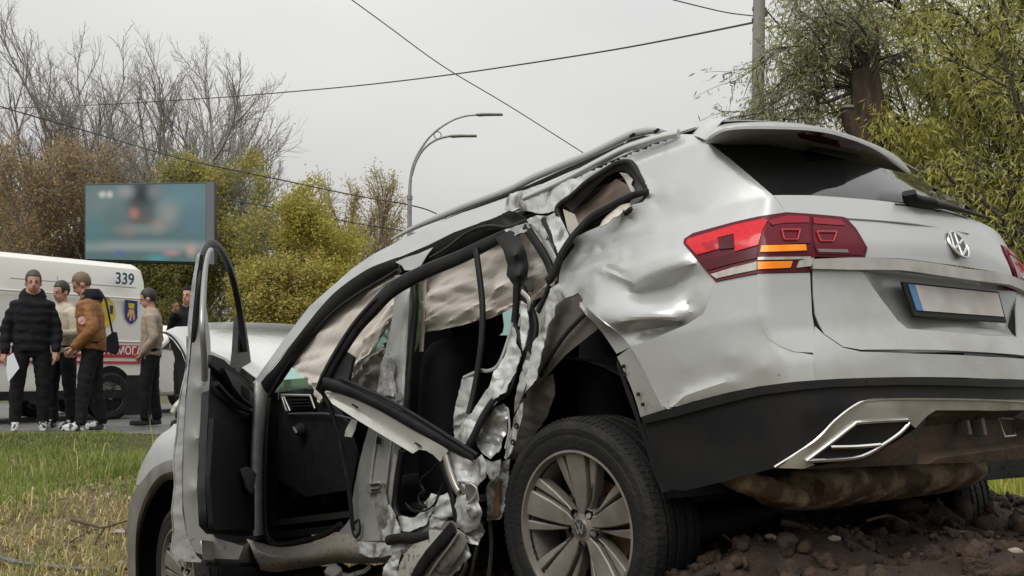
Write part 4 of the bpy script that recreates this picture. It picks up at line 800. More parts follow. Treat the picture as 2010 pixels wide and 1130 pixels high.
panel('rear_pillar_trim', [(1104, 405, .70), (1116, 416, .69), (1150, 400, .64), (1180, 372, .62), (1210, 350, .62), (1236, 365, .63), (1242, 380, .64), (1190, 410, .68), (1150, 432, .72), (1130, 452, .75), (1118, 468, .77)], mat('brown_trim', (.20, .155, .125), .7, col2=(.26, .2, .16), scale=10), car, 'Y', step=8, smooth=.5)
panel('trim_shard', [(1105, 410, .76), (1128, 420, .74), (1136, 440, .76), (1118, 468, .79)], mat('grey_beige_trim', (.30, .28, .235), .6), car, 'Y', step=8)
panel('headliner_shard', [(1216, 338, .70), (1230, 340, .70), (1242, 352, .71), (1238, 362, .72), (1246, 374, .73), (1240, 378, .72), (1232, 362, .71), (1224, 348, .70)], WHITEP, car, 'Y', step=6)
panel('foam_shard', [(1174, 446, .80), (1180, 434, .80), (1200, 414, .80), (1222, 402, .80), (1236, 396, .80), (1238, 402, .80), (1226, 414, .81), (1204, 428, .82), (1186, 442, .82)], mat('torn_foam', (.58, .54, .46), .9, bump=.4), car, 'Y', step=5, noise=.004, nscale=8, smooth=.4)
panel('torn_pillar_skin', [(1070, 425, .77), (1096, 416, .77), (1108, 440, .79), (1118, 470, .82), (1104, 492, .84), (1094, 496, .85), (1086, 470, .82), (1078, 446, .79)], TORNP, car, 'Y', step=5, noise=.004, nscale=12, smooth=.4)
bar('torn_seal', [(1030, 446, .76), (1046, 466, .77), (1068, 500, .79), (1080, 526, .80), (1086, 546, .81)], RUBBER, car, rrect(.035, .016), up=(0, 1, 0))
bar('torn_inner_seal', [(1052, 440, .76), (1066, 462, .77), (1078, 486, .79), (1092, 514, .81)], INNERM, car, rrect(.03, .012), up=(0, 1, 0))
bar('torn_seal', [(1066, 430, .775), (1078, 454, .79), (1090, 480, .81), (1098, 506, .82)], RUBBER, car, rrect(.02, .014), up=(0, 1, 0))
# crushed rear edge of the door opening
panel('torn_edge_strip', [(1078, 568, .90), (1096, 556, .90), (1108, 584, .91), (1092, 600, .91), (1086, 620, .91), (1080, 632, .90), (1070, 660, .90), (1067, 682, .91), (1058, 712, .92), (1054, 742, .92), (1030, 772, .92), (1034, 738, .91), (1042, 706, .90), (1046, 672, .89), (1060, 650, .89), (1064, 628, .89), (1072, 596, .89)], TORNP, car, 'Y', step=6, noise=.006, nscale=10, smooth=.4)
panel('crumpled_door_edge', [(1006, 640, .84), (1016, 676, .88), (1022, 696, .89), (1012, 730, .90), (990, 768, .92), (966, 786, .93), (944, 822, .945), (932, 850, .955), (904, 878, .965), (892, 862, .96), (912, 826, .94), (940, 790, .92), (958, 762, .91), (970, 730, .89), (990, 700, .87)], TORNP, car, 'Y', step=6, noise=.008, nscale=11, smooth=.4)
bar('door_edge_flange', [(1006, 634, .85), (998, 664, .85), (984, 704, .86), (972, 722, .86), (956, 728, .86), (944, 726, .86)], SILVER, car, rrect(.014, .006), up=(0, 1, 0))
panel('inner_door_brace', [(908, 742, .84), (930, 732, .84), (940, 734, .85), (930, 760, .86), (924, 800, .88), (914, 830, .90), (892, 864, .92), (890, 826, .90), (894, 800, .88), (900, 768, .86)], INNERM, car, 'Y', step=7, noise=.007, nscale=12, smooth=.4)
bar('brace_edge', [(910, 741, .85), (920, 736, .85), (934, 730, .85)], SILVER, car, rrect(.012, .006), n=2, up=(0, 1, 0))
panel('inner_quarter', [(1076, 640, .86), (1088, 606, .86), (1110, 584, .86), (1138, 578, .87), (1152, 610, .88), (1178, 642, .88), (1140, 672, .87), (1110, 696, .86), (1078, 732, .85), (1052, 764, .85), (1040, 760, .85), (1056, 706, .86), (1066, 672, .86)], TAUPE, car, 'Y', step=9, smooth=.5, noise=.002)
bar('inner_quarter_joint', [(1150, 614, .90), (1110, 656, .89), (1080, 700, .88), (1060, 738, .87)], RUBBER, car, rrect(.016, .01), up=(0, 1, 0))
panel('lower_inner_quarter', [(1030, 772, .84), (1056, 744, .84), (1086, 734, .83), (1090, 770, .82), (1078, 810, .81), (1050, 850, .80), (1022, 900, .80), (1000, 904, .82), (1010, 850, .84), (1016, 800, .85)], TAUPE, car, 'Y', step=9, noise=.006, nscale=16, smooth=.5)
panel('torn_edge_strip', [(1016, 800, .90), (1026, 790, .90), (1026, 816, .90), (1016, 848, .90), (1008, 878, .90), (994, 902, .90), (990, 896, .90), (1000, 850, .90), (1008, 820, .90)], TORNP, car, 'Y', step=5, noise=.004, nscale=9, smooth=.4)
for (x, y) in ((1013, 836), (1006, 868)):
    q = onY(np.array([[x, y]]), .912)[0]; hl = lathe('rivet_hole', [(.004, 0), (.011, 0), (.012, -.004)], RUBBER, car, n=14); hl.location = q
panel('mud_flap_remains', [(985, 905, .86), (1000, 900, .86), (996, 950, .88), (990, 1000, .89), (980, 1020, .89), (956, 1022, .89), (954, 960, .88), (962, 940, .88)], BAREM, car, 'Y', step=5, noise=.012, nscale=9, smooth=.4)
panel('rusty_bracket', [(972, 950, .90), (982, 940, .90), (980, 1012, .90), (966, 1012, .90)], RUST, car, 'Y', step=8, noise=.004)
# crumpled lower rear door
panel('crumpled_door_skin', [(868, 890, .97), (888, 884, .98), (934, 902, .985), (944, 892, .98), (954, 910, .975), (954, 934, .97), (936, 956, .97), (938, 982, .97), (948, 1010, .965), (938, 1038, .96), (912, 1046, .96), (896, 1030, .965), (892, 990, .98), (900, 968, .98), (886, 944, .98), (876, 916, .98)], TORNP, car, 'Y', step=7, noise=.010, nscale=13, smooth=.4,
      creases=[[(890, 900, .985), (900, 930, 1.0), (914, 968, 1.0), (918, 1000, 1.005)], [(926, 935, .955), (945, 930, .975)], [(905, 960, .95), (925, 975, .94)]])
panel('door_cavity', [(900, 946, 1.0), (934, 958, .995), (930, 976, .995), (916, 992, 1.0), (908, 972, 1.0)], TAUPE, car, 'Y', step=8, smooth=.4)
bar('cavity_edge', [(898, 944, 1.005), (916, 946, 1.005), (935, 957, 1.0), (932, 974, 1.0), (914, 992, 1.005)], SILVER, car, circ(.004, 6), n=3)
bar('door_beam', [(874, 894, 1.0), (882, 924, 1.0), (892, 952, 1.0), (900, 966, 1.0)], SATIN, car, rrect(.03, .015), up=(0, 1, 0))
bar('door_edge_seal', [(862, 896, .985), (872, 924, .98), (884, 960, .98), (892, 1000, .98), (896, 1030, .975)], RUBBER, car, rrect(.025, .01), up=(0, 1, 0))
panel('crumpled_sill_skin', [(846, 968, .93), (862, 974, .93), (878, 966, .93), (890, 990, .94), (893, 1012, .95), (878, 1018, .95), (862, 1040, .95), (846, 1034, .94), (826, 1048, .94), (812, 1052, .93), (806, 1032, .92), (820, 1016, .92), (840, 1004, .92), (832, 986, .92)], TORNP, car, 'Y', step=6, noise=.013, nscale=10, smooth=.35)
panel('crumpled_sill_skin', [(780, 1030, .92), (806, 1028, .93), (822, 1046, .94), (800, 1066, .94), (784, 1072, .94), (776, 1052, .93)], TORNP, car, 'Y', step=6, noise=.009, nscale=10, smooth=.35)
bar('bent_tube', [(764, 1060, .96), (790, 1056, .97), (820, 1056, .98), (848, 1050, .98)], TYREM, car, circ(.022, 10))
# folded lower door skin hanging to the ground
LD = [[(844, 1040, .99), (820, 1062, .99), (798, 1084, .98), (784, 1110, .97), (772, 1146, .96)], [(872, 1040, 1.0), (846, 1066, 1.0), (822, 1094, 1.0), (806, 1124, .99), (796, 1150, .98)], [(892, 1036, 1.0), (870, 1066, 1.01), (848, 1094, 1.01), (830, 1124, 1.0), (820, 1152, .99)], [(906, 1044, 1.0), (890, 1076, 1.0), (872, 1104, 1.0), (856, 1130, .99), (850, 1154, .98)], [(920, 1058, .98), (904, 1086, .98), (886, 1112, .97), (874, 1132, .96), (868, 1156, .96)]]
sheet('folded_door_skin', [surf_pts(np.array([p[:2] for p in r], float), [p[2] for p in r], 'Y') for r in LD], paint('inner_door_paint', (.52, .52, .48)), car, 3, 4, .004, .5, noise=.002)
bar('folded_door_seal', [(890, 1036, 1.02), (866, 1064, 1.03), (842, 1092, 1.03), (822, 1122, 1.02), (810, 1150, 1.01)], RUBBER, car, rrect(.05, .02), up=(0, 1, 0))
bar('folded_door_rib', [(900, 1046, 1.015), (880, 1076, 1.02), (860, 1102, 1.02), (842, 1130, 1.01)], SATIN, car, rrect(.012, .01), up=(0, 1, 0))
panel('torn_sheet', [(790, 1078, .98), (782, 1104, .97), (778, 1136, .97), (748, 1136, .97), (752, 1114, .97), (766, 1096, .97), (776, 1086, .97)], TORNP, car, 'Y', step=5, noise=.012, nscale=8, smooth=.35)
panel('door_bracket', [(866, 1030, 1.0), (880, 1022, 1.0), (900, 1026, 1.0), (904, 1036, 1.0), (884, 1034, 1.01), (868, 1042, 1.01)], TAUPE, car, 'Y', step=8)
for P in ([(862, 906, .9), (846, 924, .9), (830, 936, .9), (826, 950, .9), (834, 964, .9), (830, 974, .9)], [(870, 948, .93), (862, 968, .94), (852, 990, .95), (834, 1002, .95), (810, 1002, .95), (798, 990, .94)], [(834, 962, .92), (822, 974, .93), (826, 990, .93), (838, 994, .93), (840, 976, .93)], [(796, 988, .94), (804, 996, .95), (816, 1006, .95)]):
    bar('loose_wire', P, RUBBER, car, circ(.0045, 6))
for P in ([(950, 1020, .8), (940, 1060, .8), (925, 1130, .8)], [(962, 1020, .8), (965, 1070, .8), (960, 1130, .8)], [(905, 1090, .85), (915, 1110, .85), (900, 1140, .85)]):
    bar('loose_cable', P, TAUPE, car, circ(.009, 6))
# rear wheel housing
wh = []
for z, r in ((0, .0),):
    pass
ang = np.linspace(.0, math.pi + .3, 20)
hc = np.array([.12, 0, .42])
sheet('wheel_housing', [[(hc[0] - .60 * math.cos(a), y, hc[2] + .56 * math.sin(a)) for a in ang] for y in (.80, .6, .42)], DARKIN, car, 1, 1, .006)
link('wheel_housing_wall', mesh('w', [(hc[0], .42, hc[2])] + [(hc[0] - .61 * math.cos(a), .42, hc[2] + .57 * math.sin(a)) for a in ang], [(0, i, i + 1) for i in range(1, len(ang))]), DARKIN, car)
# ---- front end: fender, arch, bonnet, wheel
FY = 1.05
panel('front_fender', [(350, 830, .98), (335, 840, 1.0), (312, 856, 1.03), (293, 884, 1.05), (277, 915, 1.055), (267, 950, 1.06), (280, 946, 1.07), (300, 922, 1.075), (325, 908, 1.075), (350, 902, 1.07), (420, 900, 1.04), (430, 830, .97)], SILVER, car, 'Y', step=6, curve=3, smooth=.9, creases=[[(290, 892, 1.055), (312, 872, 1.055), (350, 856, 1.04), (400, 850, 1.03)]])
ac = [[(352, 900, 1.075), (325, 906, 1.08), (300, 920, 1.08), (280, 944, 1.075), (266, 955, 1.065)][:4] + [(262, 968, 1.065), (254, 1000, 1.06), (251, 1060, 1.05), (254, 1140, 1.04)], [(352, 924, 1.09), (325, 928, 1.09), (306, 942, 1.09), (290, 966, 1.085), (279, 992, 1.075), (270, 1024, 1.07), (266, 1070, 1.06), (266, 1144, 1.05)], [(352, 938, 1.04), (328, 942, 1.04), (312, 956, 1.04), (298, 978, 1.04), (287, 1004, 1.03), (278, 1036, 1.02), (273, 1080, 1.01), (273, 1146, 1.0)]]
sheet('arch_cladding', [surf_pts(np.array([p[:2] for p in r], float), [p[2] for p in r], 'Y') for r in ac], mat('grey_cladding', (.16, .16, .15), .55, col2=(.10, .095, .085), scale=6, bump=.1), car, 3, 4, .006)
sheet('wheel_housing', [surf_pts(np.array([p[:2] for p in ac[2]], float), np.array([p[2] for p in ac[2]]) - d, 'Y') + np.array([-d * 2.4, 0, 0]) * 0 for d in (0, .0)] if False else [[(3.02 - .56 * math.cos(a), y, .34 + .50 * math.sin(a)) for a in np.linspace(-.4, 3.5, 18)] for y in (1.03, .7, .5)], DARKIN, car, 1, 1, .006)
link('wheel_housing_wall', mesh('w', [(3.02, .5, .34)] + [(3.02 - .57 * math.cos(a), .5, .34 + .51 * math.sin(a)) for a in np.linspace(-.4, 3.5, 18)], [(0, i, i + 1) for i in range(1, 18)]), DARKIN, car)
HF = onY(np.array([[356, 1138.]]), 1.04)[0]
wheel(car, HF - np.array([.0, .10, 0]), (0, 0, math.radians(-6)), spin=.5, detail=False)
HD = [[(512, 748, .80), (545, 746, .5), (600, 742, .1), (660, 742, -.4), (700, 745, -.7)], [(440, 700, .84), (480, 690, .5), (540, 684, .1), (600, 684, -.35), (660, 690, -.72)], [(372, 672, .88), (420, 655, .52), (490, 650, .1), (560, 650, -.35), (630, 655, -.75)], [(345, 645, .86), (420, 633, .5), (498, 633, .1), (572, 636, -.35), (640, 642, -.75)]]
hood = [surf_pts(np.array([p[:2] for p in r], float), [p[2] for p in r], 'Y') for r in HD]
f0 = hood[-1] + np.array([.5, 0, -.35]); f0[:, 2] -= .25
hood += [hood[-1] + np.array([.10, -.02, -.02]), hood[-1] + np.array([.22, -.05, -.09])]
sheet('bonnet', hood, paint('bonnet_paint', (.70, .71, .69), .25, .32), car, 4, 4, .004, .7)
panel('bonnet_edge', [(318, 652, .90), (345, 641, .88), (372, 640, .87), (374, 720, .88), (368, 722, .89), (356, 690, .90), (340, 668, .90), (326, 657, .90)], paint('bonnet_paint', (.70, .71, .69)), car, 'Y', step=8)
bar('bonnet_edge_fold', [(318, 652, .91), (330, 655, .91), (345, 668, .91), (360, 692, .905), (369, 722, .90)], RUBBER, car, circ(.006, 6))
panel('bonnet_underside', [(330, 660, .85), (345, 672, .85), (358, 694, .85), (368, 722, .85), (372, 800, .85), (352, 800, .85), (348, 720, .85)], DARKIN, car, 'Y', step=14)
box('engine_block', (2.6, -.6, .5), (3.6, .6, .95), DARKIN, car, .05)
# ---- front door, swung open about 35 degrees
ph = math.radians(35); dd = np.array([-math.cos(ph), math.sin(ph), 0]); dn = np.array([math.sin(ph), math.cos(ph), 0])
DP = np.array([2.28, .93, 0]); DPL = ('P', DP, dn); RE = DP + dd * 1.0; JPL = ('P', RE, -dd)
fd = empty('front_door', parent=car)
o = panel('inner_trim', [(414, 700), (430, 712), (470, 745), (500, 772), (508, 800), (512, 900), (512, 1030), (500, 1052), (470, 1050), (420, 1046), (406, 1030), (402, 950), (406, 860), (410, 770)], DASHM, fd, DPL, 0., step=16, thick=.03)
panel('trim_upper', [(416, 696), (440, 706), (480, 744), (504, 768), (506, 802), (480, 778), (440, 738), (414, 716)], mat('soft_trim', (.014, .0145, .016), .75, spec=.15), fd, DPL, -.03, step=12, thick=.02)
bar('trim_groove', [(424, 752, -.03), (446, 776, -.03), (474, 800, -.03), (504, 812, -.03)], DASHM, fd, circ(.012), kind=DPL)
panel('grab_handle', [(440, 722), (470, 742), (498, 772), (498, 800), (478, 784), (458, 758)], mat('handle_grey', (.035, .036, .038), .55, spec=.2), fd, DPL, -.055, step=12, thick=.02)
panel('handle_pocket', [(476, 756), (490, 766), (490, 784), (478, 776)], DARKIN, fd, DPL, -.06, step=10)
panel('armrest', [(420, 820), (446, 822), (476, 850), (478, 890), (500, 960), (500, 1040), (420, 1040), (412, 940)], mat('door_lower_trim', (.009, .0095, .0105), .75, spec=.12), fd, DPL, -.03, step=16, thick=.02)
panel('speaker_cover', [(476, 920), (488, 916), (504, 930), (496, 970), (486, 958)], mat('speaker_grey', (.09, .09, .09), .5), fd, DPL, -.055, step=12, thick=.01)
# jamb: the rear end face of the door
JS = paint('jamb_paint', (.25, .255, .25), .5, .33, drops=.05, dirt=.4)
panel('jamb', [(396, 560), (404, 600), (412, 660), (414, 700), (410, 770), (404, 860), (400, 950), (406, 1030), (424, 1056), (478, 1072), (468, 1098), (420, 1096), (384, 1084), (366, 1052), (358, 980), (358, 880), (364, 790), (372, 720), (380, 640)], JS, fd, JPL, 0., step=9, smooth=.6, thick=.01, ctrl=[(392, 760, -.012), (388, 860, -.015), (386, 960, -.015), (395, 700, -.008)])
for (x, y) in ((396, 800), (404, 806)): pass
for (x, y) in ((389, 771), (398, 808)):
    q = onP(np.array([[x, y]]), .012, RE, -dd)[0]; box('bolt_hole', q - .012, q + .012, RUBBER, fd, .004)
bar('latch_slot', [(386, 788, .012), (402, 786, .012)], RUBBER, fd, rect(.016, .01), n=1, kind=JPL)
bar('jamb_seal', [(392, 500, .004), (384, 580, .004), (378, 660, .004), (370, 740, .004), (364, 830, .004), (360, 920, .004), (362, 1000, .004), (370, 1050, .004), (388, 1086, .004), (420, 1102, .004), (470, 1104, .004)], RUBBER, fd, rrect(.028, .006), kind=JPL, up=-dd)
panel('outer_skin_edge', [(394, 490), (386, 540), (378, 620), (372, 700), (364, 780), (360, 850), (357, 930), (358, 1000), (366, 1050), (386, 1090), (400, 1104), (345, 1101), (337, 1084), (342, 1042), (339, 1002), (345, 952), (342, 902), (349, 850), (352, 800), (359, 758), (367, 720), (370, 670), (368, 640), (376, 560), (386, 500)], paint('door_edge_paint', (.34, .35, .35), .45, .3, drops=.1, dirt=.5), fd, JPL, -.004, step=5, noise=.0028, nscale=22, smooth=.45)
bar('torn_skin_lip', [(368, 660, .006), (367, 720, .006), (358, 760, .006), (351, 800, .006), (348, 850, .006), (341, 902, .006), (344, 952, .006), (338, 1002, .006), (341, 1042, .006), (336, 1084, .006)], BAREM, fd, rect(.012, .006), kind=JPL, n=2)
# window frame of the open door
bar('window_frame', [(372, 740, .08), (378, 690, .06), (382, 650, .04), (387, 600, .02), (393, 545, 0), (400, 500, 0), (408, 482, 0), (418, 478, -.0), (432, 490, 0), (450, 525, .0), (464, 575, 0), (473, 630, 0), (480, 690, 0)], RUBBER, fd, rrect(.055, .035), kind=DPL, up=dn, taper=[.5, .5, .5, .5, .5, .55, .6, .7, .75, .8, .85, .9, 1.0])
bar('frame_lining', [(402, 740, -.0), (401, 690, -.02), (398, 640, -.03), (400, 570, -.03), (405, 516, -.03), (411, 494, -.03), (416, 490, -.03)], JS, fd, rrect(.045, .02), kind=DPL, up=dn, taper=[1.3, 1.2, 1, .8, .6, .4])
panel('mirror_base', [(470, 620), (480, 620), (488, 672), (496, 735), (499, 754), (484, 744), (462, 726), (466, 690)], RUBBER, fd, DPL, .02, step=12, thick=.03)
bar('door_lower_edge', [(400, 1104, .03), (440, 1107, .03), (480, 1108, .03), (506, 1107, .03)], BLACKP, fd, rrect(.02, .02), kind=DPL)
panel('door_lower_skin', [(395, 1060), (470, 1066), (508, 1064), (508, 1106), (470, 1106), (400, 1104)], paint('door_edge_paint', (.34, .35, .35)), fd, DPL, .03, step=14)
for P in ([(366, 770, .02), (356, 778, .03), (344, 776, .03)], [(362, 790, .02), (350, 792, .03), (340, 800, .03)]): bar('mirror_wire', P, RUBBER, fd, circ(.007, 6), kind=JPL)
bar('mirror_stub', [(360, 782, .02), (350, 798, .03), (342, 812, .03)], SATIN, fd, rrect(.05, .03), kind=JPL, taper=[.6, 1, .9])

# more torn sheet metal filling the crushed zone
for nm, pts, m in (
    ('torn_sheet', [(930, 850, .90), (952, 826, .90), (972, 800, .89), (990, 790, .88), (1000, 806, .88), (992, 850, .89), (980, 884, .90), (962, 900, .92), (948, 890, .93), (938, 876, .93)], INNERM),
    ('torn_sheet', [(946, 900, .93), (966, 906, .92), (984, 900, .91), (978, 934, .91), (962, 948, .92), (956, 930, .93)], TORNP),
    ('torn_sheet', [(780, 1012, .90), (806, 1016, .91), (828, 1006, .92), (842, 986, .92), (850, 1000, .93), (834, 1030, .94), (806, 1044, .94), (784, 1040, .93)], TORNP),
    ('torn_sheet', [(700, 1064, .94), (750, 1066, .95), (800, 1062, .96), (826, 1052, .97), (820, 1076, .96), (780, 1090, .95), (730, 1094, .94), (704, 1086, .93)], TORNP),
    ('torn_sheet', [(900, 1040, .96), (926, 1044, .96), (944, 1024, .95), (952, 1044, .95), (936, 1070, .95), (914, 1064, .96)], BAREM),
    ('torn_sheet', [(870, 1088, .98), (900, 1090, .96), (916, 1066, .95), (924, 1090, .94), (900, 1120, .94), (872, 1140, .95)], TORNP),
    ('torn_sheet', [(1034, 430, .765), (1056, 420, .765), (1074, 424, .77), (1080, 450, .78), (1070, 470, .78), (1054, 452, .77), (1040, 446, .765)], TORNP),
    ('torn_sheet', [(1024, 590, .87), (1034, 600, .87), (1040, 630, .87), (1034, 664, .88), (1026, 690, .89), (1020, 650, .88)], TORNP),
    ('torn_sheet', [(1034, 690, .89), (1044, 700, .89), (1036, 744, .90), (1020, 790, .91), (1008, 812, .91), (1012, 770, .90), (1024, 730, .89)], INNERM),
    ('torn_sheet', [(988, 452, .77), (1014, 444, .77), (1034, 436, .77), (1044, 446, .775), (1030, 456, .775), (1004, 462, .775)], INNERM),
    ('torn_pillar_skin', [(744, 1000, .935), (762, 990, .94), (776, 1010, .945), (784, 1046, .95), (776, 1066, .95), (752, 1060, .945)], TORNP)):
    panel(nm, pts, m, car, 'Y', step=5, noise=.009, nscale=11)
for pts in ([(944, 830, .93), (958, 806, .93), (976, 786, .92)], [(892, 870, .97), (906, 880, .98), (920, 884, .98)], [(996, 800, .91), (1000, 840, .91), (992, 880, .91)], [(848, 1012, .95), (868, 1016, .96), (884, 1010, .97)]):
    bar('bent_edge', pts, SILVER, car, rrect(.010, .005), up=(0, 1, 0))
# ================================================================== trees
BARK = mat('grey_bark', (.22, .20, .18), .9, col2=(.32, .30, .275), scale=20, bump=.4, bscale=60)
BARKD = mat('dark_bark', (.045, .036, .03), .9, col2=(.09, .07, .055), scale=14, bump=.6, bscale=40)
STUMPB = mat('pollard_bark', (.10, .065, .045), .9, col2=(.04, .028, .02), scale=5, bump=.9, bscale=30, stretch=(3, 3, .5))
class Tree:
    def __init__(s, seed): s.r = random.Random(seed); s.T = []; s.tips = []
    def tube(s, pts, r0, r1, sides=5): s.T.append((np.asarray(pts, float), r0, r1, sides))
    def build(s):
        """all tubes of one length and side count are skinned together"""
        groups = {}; V = []; F = []; b = 0
        for t in s.T: groups.setdefault((len(t[0]), t[3]), []).append(t)
        for (n, k), ts in groups.items():
            P = np.array([t[0] for t in ts]); m = len(ts); T = np.gradient(P, axis=1); T /= np.linalg.norm(T, axis=2, keepdims=True) + 1e-9
            ref = np.where((np.abs(T[:, :1, :1]) < .8), np.array([[[1., 0, 0]]]), np.array([[[0, 1., 0]]])); u = np.cross(T, np.broadcast_to(ref, T.shape)); u /= np.linalg.norm(u, axis=2, keepdims=True) + 1e-9; w = np.cross(T, u)
            r = np.array([t[1] for t in ts])[:, None] + (np.array([t[2] - t[1] for t in ts])[:, None]) * np.linspace(0, 1, n)[None]; a = 2 * math.pi * np.arange(k) / k
            V.append((P[:, :, None] + r[:, :, None, None] * (u[:, :, None] * np.cos(a)[None, None, :, None] + w[:, :, None] * np.sin(a)[None, None, :, None])).reshape(-1, 3))
            i, j = np.meshgrid(np.arange(n - 1), np.arange(k), indexing='ij'); q = np.stack([i * k + j, i * k + (j + 1) % k, (i + 1) * k + (j + 1) % k, (i + 1) * k + j], 2).reshape(-1, 4)
            F.append((b + (np.arange(m) * n * k)[:, None, None] + q[None]).reshape(-1, 4)); b += m * n * k
        return fastmesh('branches', np.concatenate(V), np.concatenate(F))
    def grow(s, p, d, L, r, lev, cfg):
        n = 7 if lev == 0 else 5; P = [np.array(p, float)]; d = np.array(d, float); d /= np.linalg.norm(d)
        for i in range(n):
            d = d + np.array([s.r.gauss(0, cfg['wig']), s.r.gauss(0, cfg['wig']), s.r.gauss(0, cfg['wig']) + cfg['up'][min(lev, len(cfg['up']) - 1)]]); d /= math.sqrt(d @ d); P.append(P[-1] + d * L / n)
        s.tube(P, r, max(r * .35, cfg.get('rmin', .004)), 6 if lev == 0 else (4 if lev < 3 else 3))
        if lev >= cfg['lev']: s.tips.append(P); return
        k = cfg['kids'][lev]
        for i in range(k):
            t = cfg['start'][min(lev, len(cfg['start']) - 1)] + (1 - cfg['start'][min(lev, len(cfg['start']) - 1)]) * (i + s.r.random()) / k; x = t * n; j = min(int(x), n - 1); q = P[j] + (P[j + 1] - P[j]) * (x - j)
            t0 = P[j + 1] - P[j]; t0 /= np.linalg.norm(t0); rv = np.array([s.r.gauss(0, 1), s.r.gauss(0, 1), s.r.gauss(0, .6)]); rv -= t0 * (rv @ t0); rv /= np.linalg.norm(rv); sp = cfg['spread'] * s.r.uniform(.7, 1.25)
            s.grow(q, t0 * math.cos(sp) + rv * math.sin(sp), L * cfg['ratio'] * s.r.uniform(.7, 1.15) * (1.15 - .5 * t), r * (.55 - .2 * t) if lev else r * (.6 - .3 * t), lev + 1, cfg)
def leaves(tips, n, size, aspect, cols, seed, droop=.3, spread=.12, lo=.15):
    r = np.random.RandomState(seed); segs = np.array([[t[i], t[i + 1]] for t in tips for i in range(len(t) - 1)]); k = r.randint(0, len(segs), n); u = r.rand(n, 1)
    P = segs[k, 0] * (1 - u) + segs[k, 1] * u + r.normal(0, spread, (n, 3)); ax = segs[k, 1] - segs[k, 0]; ax /= np.linalg.norm(ax, axis=1)[:, None] + 1e-9
    d = ax * .6 + r.normal(0, .7, (n, 3)); d[:, 2] -= droop; d /= np.linalg.norm(d, axis=1)[:, None]; w = np.cross(d, r.normal(0, 1, (n, 3))); w /= np.linalg.norm(w, axis=1)[:, None] + 1e-9
    s = size * (.6 + .8 * r.rand(n, 1)); h = s * aspect * .5
    V = np.stack([P, P + d * s * .45 + w * h, P + d * s, P + d * s * .45 - w * h], 1).reshape(-1, 3); Fq = np.arange(4 * n).reshape(n, 4)
    c = np.array(cols); ci = r.randint(0, len(c), n); cc = np.clip(c[ci] * 3.0 * (.7 + .6 * r.rand(n, 1)), 0, .5); me = fastmesh('leaves', V, Fq); tint(me, np.repeat(cc, 4, 0)); return me
LEAFM = tintmat('leaf', .55, .5)
def tree(name, base, label, seed, cfg, H, nleaf=0, size=.12, aspect=.5, cols=((.1, .1, .02),), lean=(0, 0), bark=None, group=None, r0=None, droop=.3, spread=.15, share=None):
    t = Tree(seed); t.grow((0, 0, -.2), (lean[0], lean[1], 1), H * cfg['trunk'], r0 or H * .014, 0, cfg)
    e = empty(name, base); tag(e, label, 'tree', group)
    o = link('trunk', t.build(), bark or BARK, e); o.data.shade_smooth()
    if nleaf: link('crown', leaves(t.tips, nleaf, size, aspect, cols, seed, droop, spread), LEAFM, e)
    return e
def gpos(px, d, z=0.): w = wpt(px, 730, d); return (w.x, d, z)
BARE = dict(lev=4, kids=[11, 7, 6, 4], start=[.20, .12, .15], spread=.54, ratio=.60, wig=.075, up=[.02, .07, .06, .04], trunk=.72, rmin=.006)
for i, (px, d, H, lean, lab) in enumerate(((95, 47, 14.6, (.0, 0), 'tallest bare tree at the far left with pale straight trunk'), (15, 50, 13.2, (-.08, 0), 'bare tree cut by the left edge of the picture'), (185, 46, 14.0, (.06, 0), 'bare grey tree rising left above the billboard'), (250, 45, 13.6, (.26, .1), 'bare tree behind the billboard leaning to the right'), (320, 46, 11.0, (.42, 0), 'bare tree fanning out rightmost over the billboard'), (140, 52, 14.5, (.03, 0), 'bare tree between the tallest one and billboard'), (285, 50, 13.6, (.30, 0), 'bare tree second from the right over the billboard'), (345, 50, 9.6, (.5, 0), 'bare tree leaning far right beside the yellow trees'), (220, 50, 14.2, (.16, 0), 'bare tree straight above the middle of billboard'))):
    tree('bare_tree', gpos(px, d), lab, 20 + i, BARE, H, 150, .08, .6, ((.16, .11, .04), (.12, .09, .05)), lean, group='bare trees behind the billboard', spread=.05)
BUSHY = dict(lev=3, kids=[16, 7, 5], start=[.12, .15, .2], spread=.65, ratio=.48, wig=.09, up=[.02, .06, .03], trunk=.9, rmin=.008)
ORB = ((.19, .115, .04), (.15, .105, .05), (.125, .09, .055), (.10, .085, .045), (.11, .08, .06))
for i, (px, d, H, lab) in enumerate(((-25, 44, 9.0, 'thin orange-leaved tree at the left edge of the picture'), (60, 43, 8.2, 'orange-brown tree low behind the ambulance roof'), (150, 43, 8.0, 'brown thicket tree directly left of the billboard'), (235, 47, 8.2, 'orange-leaved tree whose top shows just over the billboard'), (330, 48, 7.6, 'olive tree peeking above the right half of billboard'))):
    tree('autumn_tree', gpos(px, d), lab, 40 + i, BUSHY, H, 13000, .10, .6, ORB if i < 4 else ((.10, .095, .03), (.13, .11, .03)), group='brown trees at left', spread=.22)
for i, px in enumerate((-40, 30, 105, 175)):
    tree('brown_shrub', gpos(px, 44 + i % 2), ('brown leafless shrub at the left picture edge', 'brown twiggy shrub above the front of the ambulance', 'brown twiggy shrub above the middle of the ambulance', 'brown twiggy shrub under the left end of billboard')[i], 60 + i, dict(lev=3, kids=[18, 8, 5], start=[.05, .1, .2], spread=.6, ratio=.55, wig=.1, up=[.02, .08, .04], trunk=.8, rmin=.009), 5.6, 10000, .09, .6, ((.085, .06, .045), (.11, .08, .05), (.07, .055, .04)), group='brown shrubs above the ambulance', spread=.2)
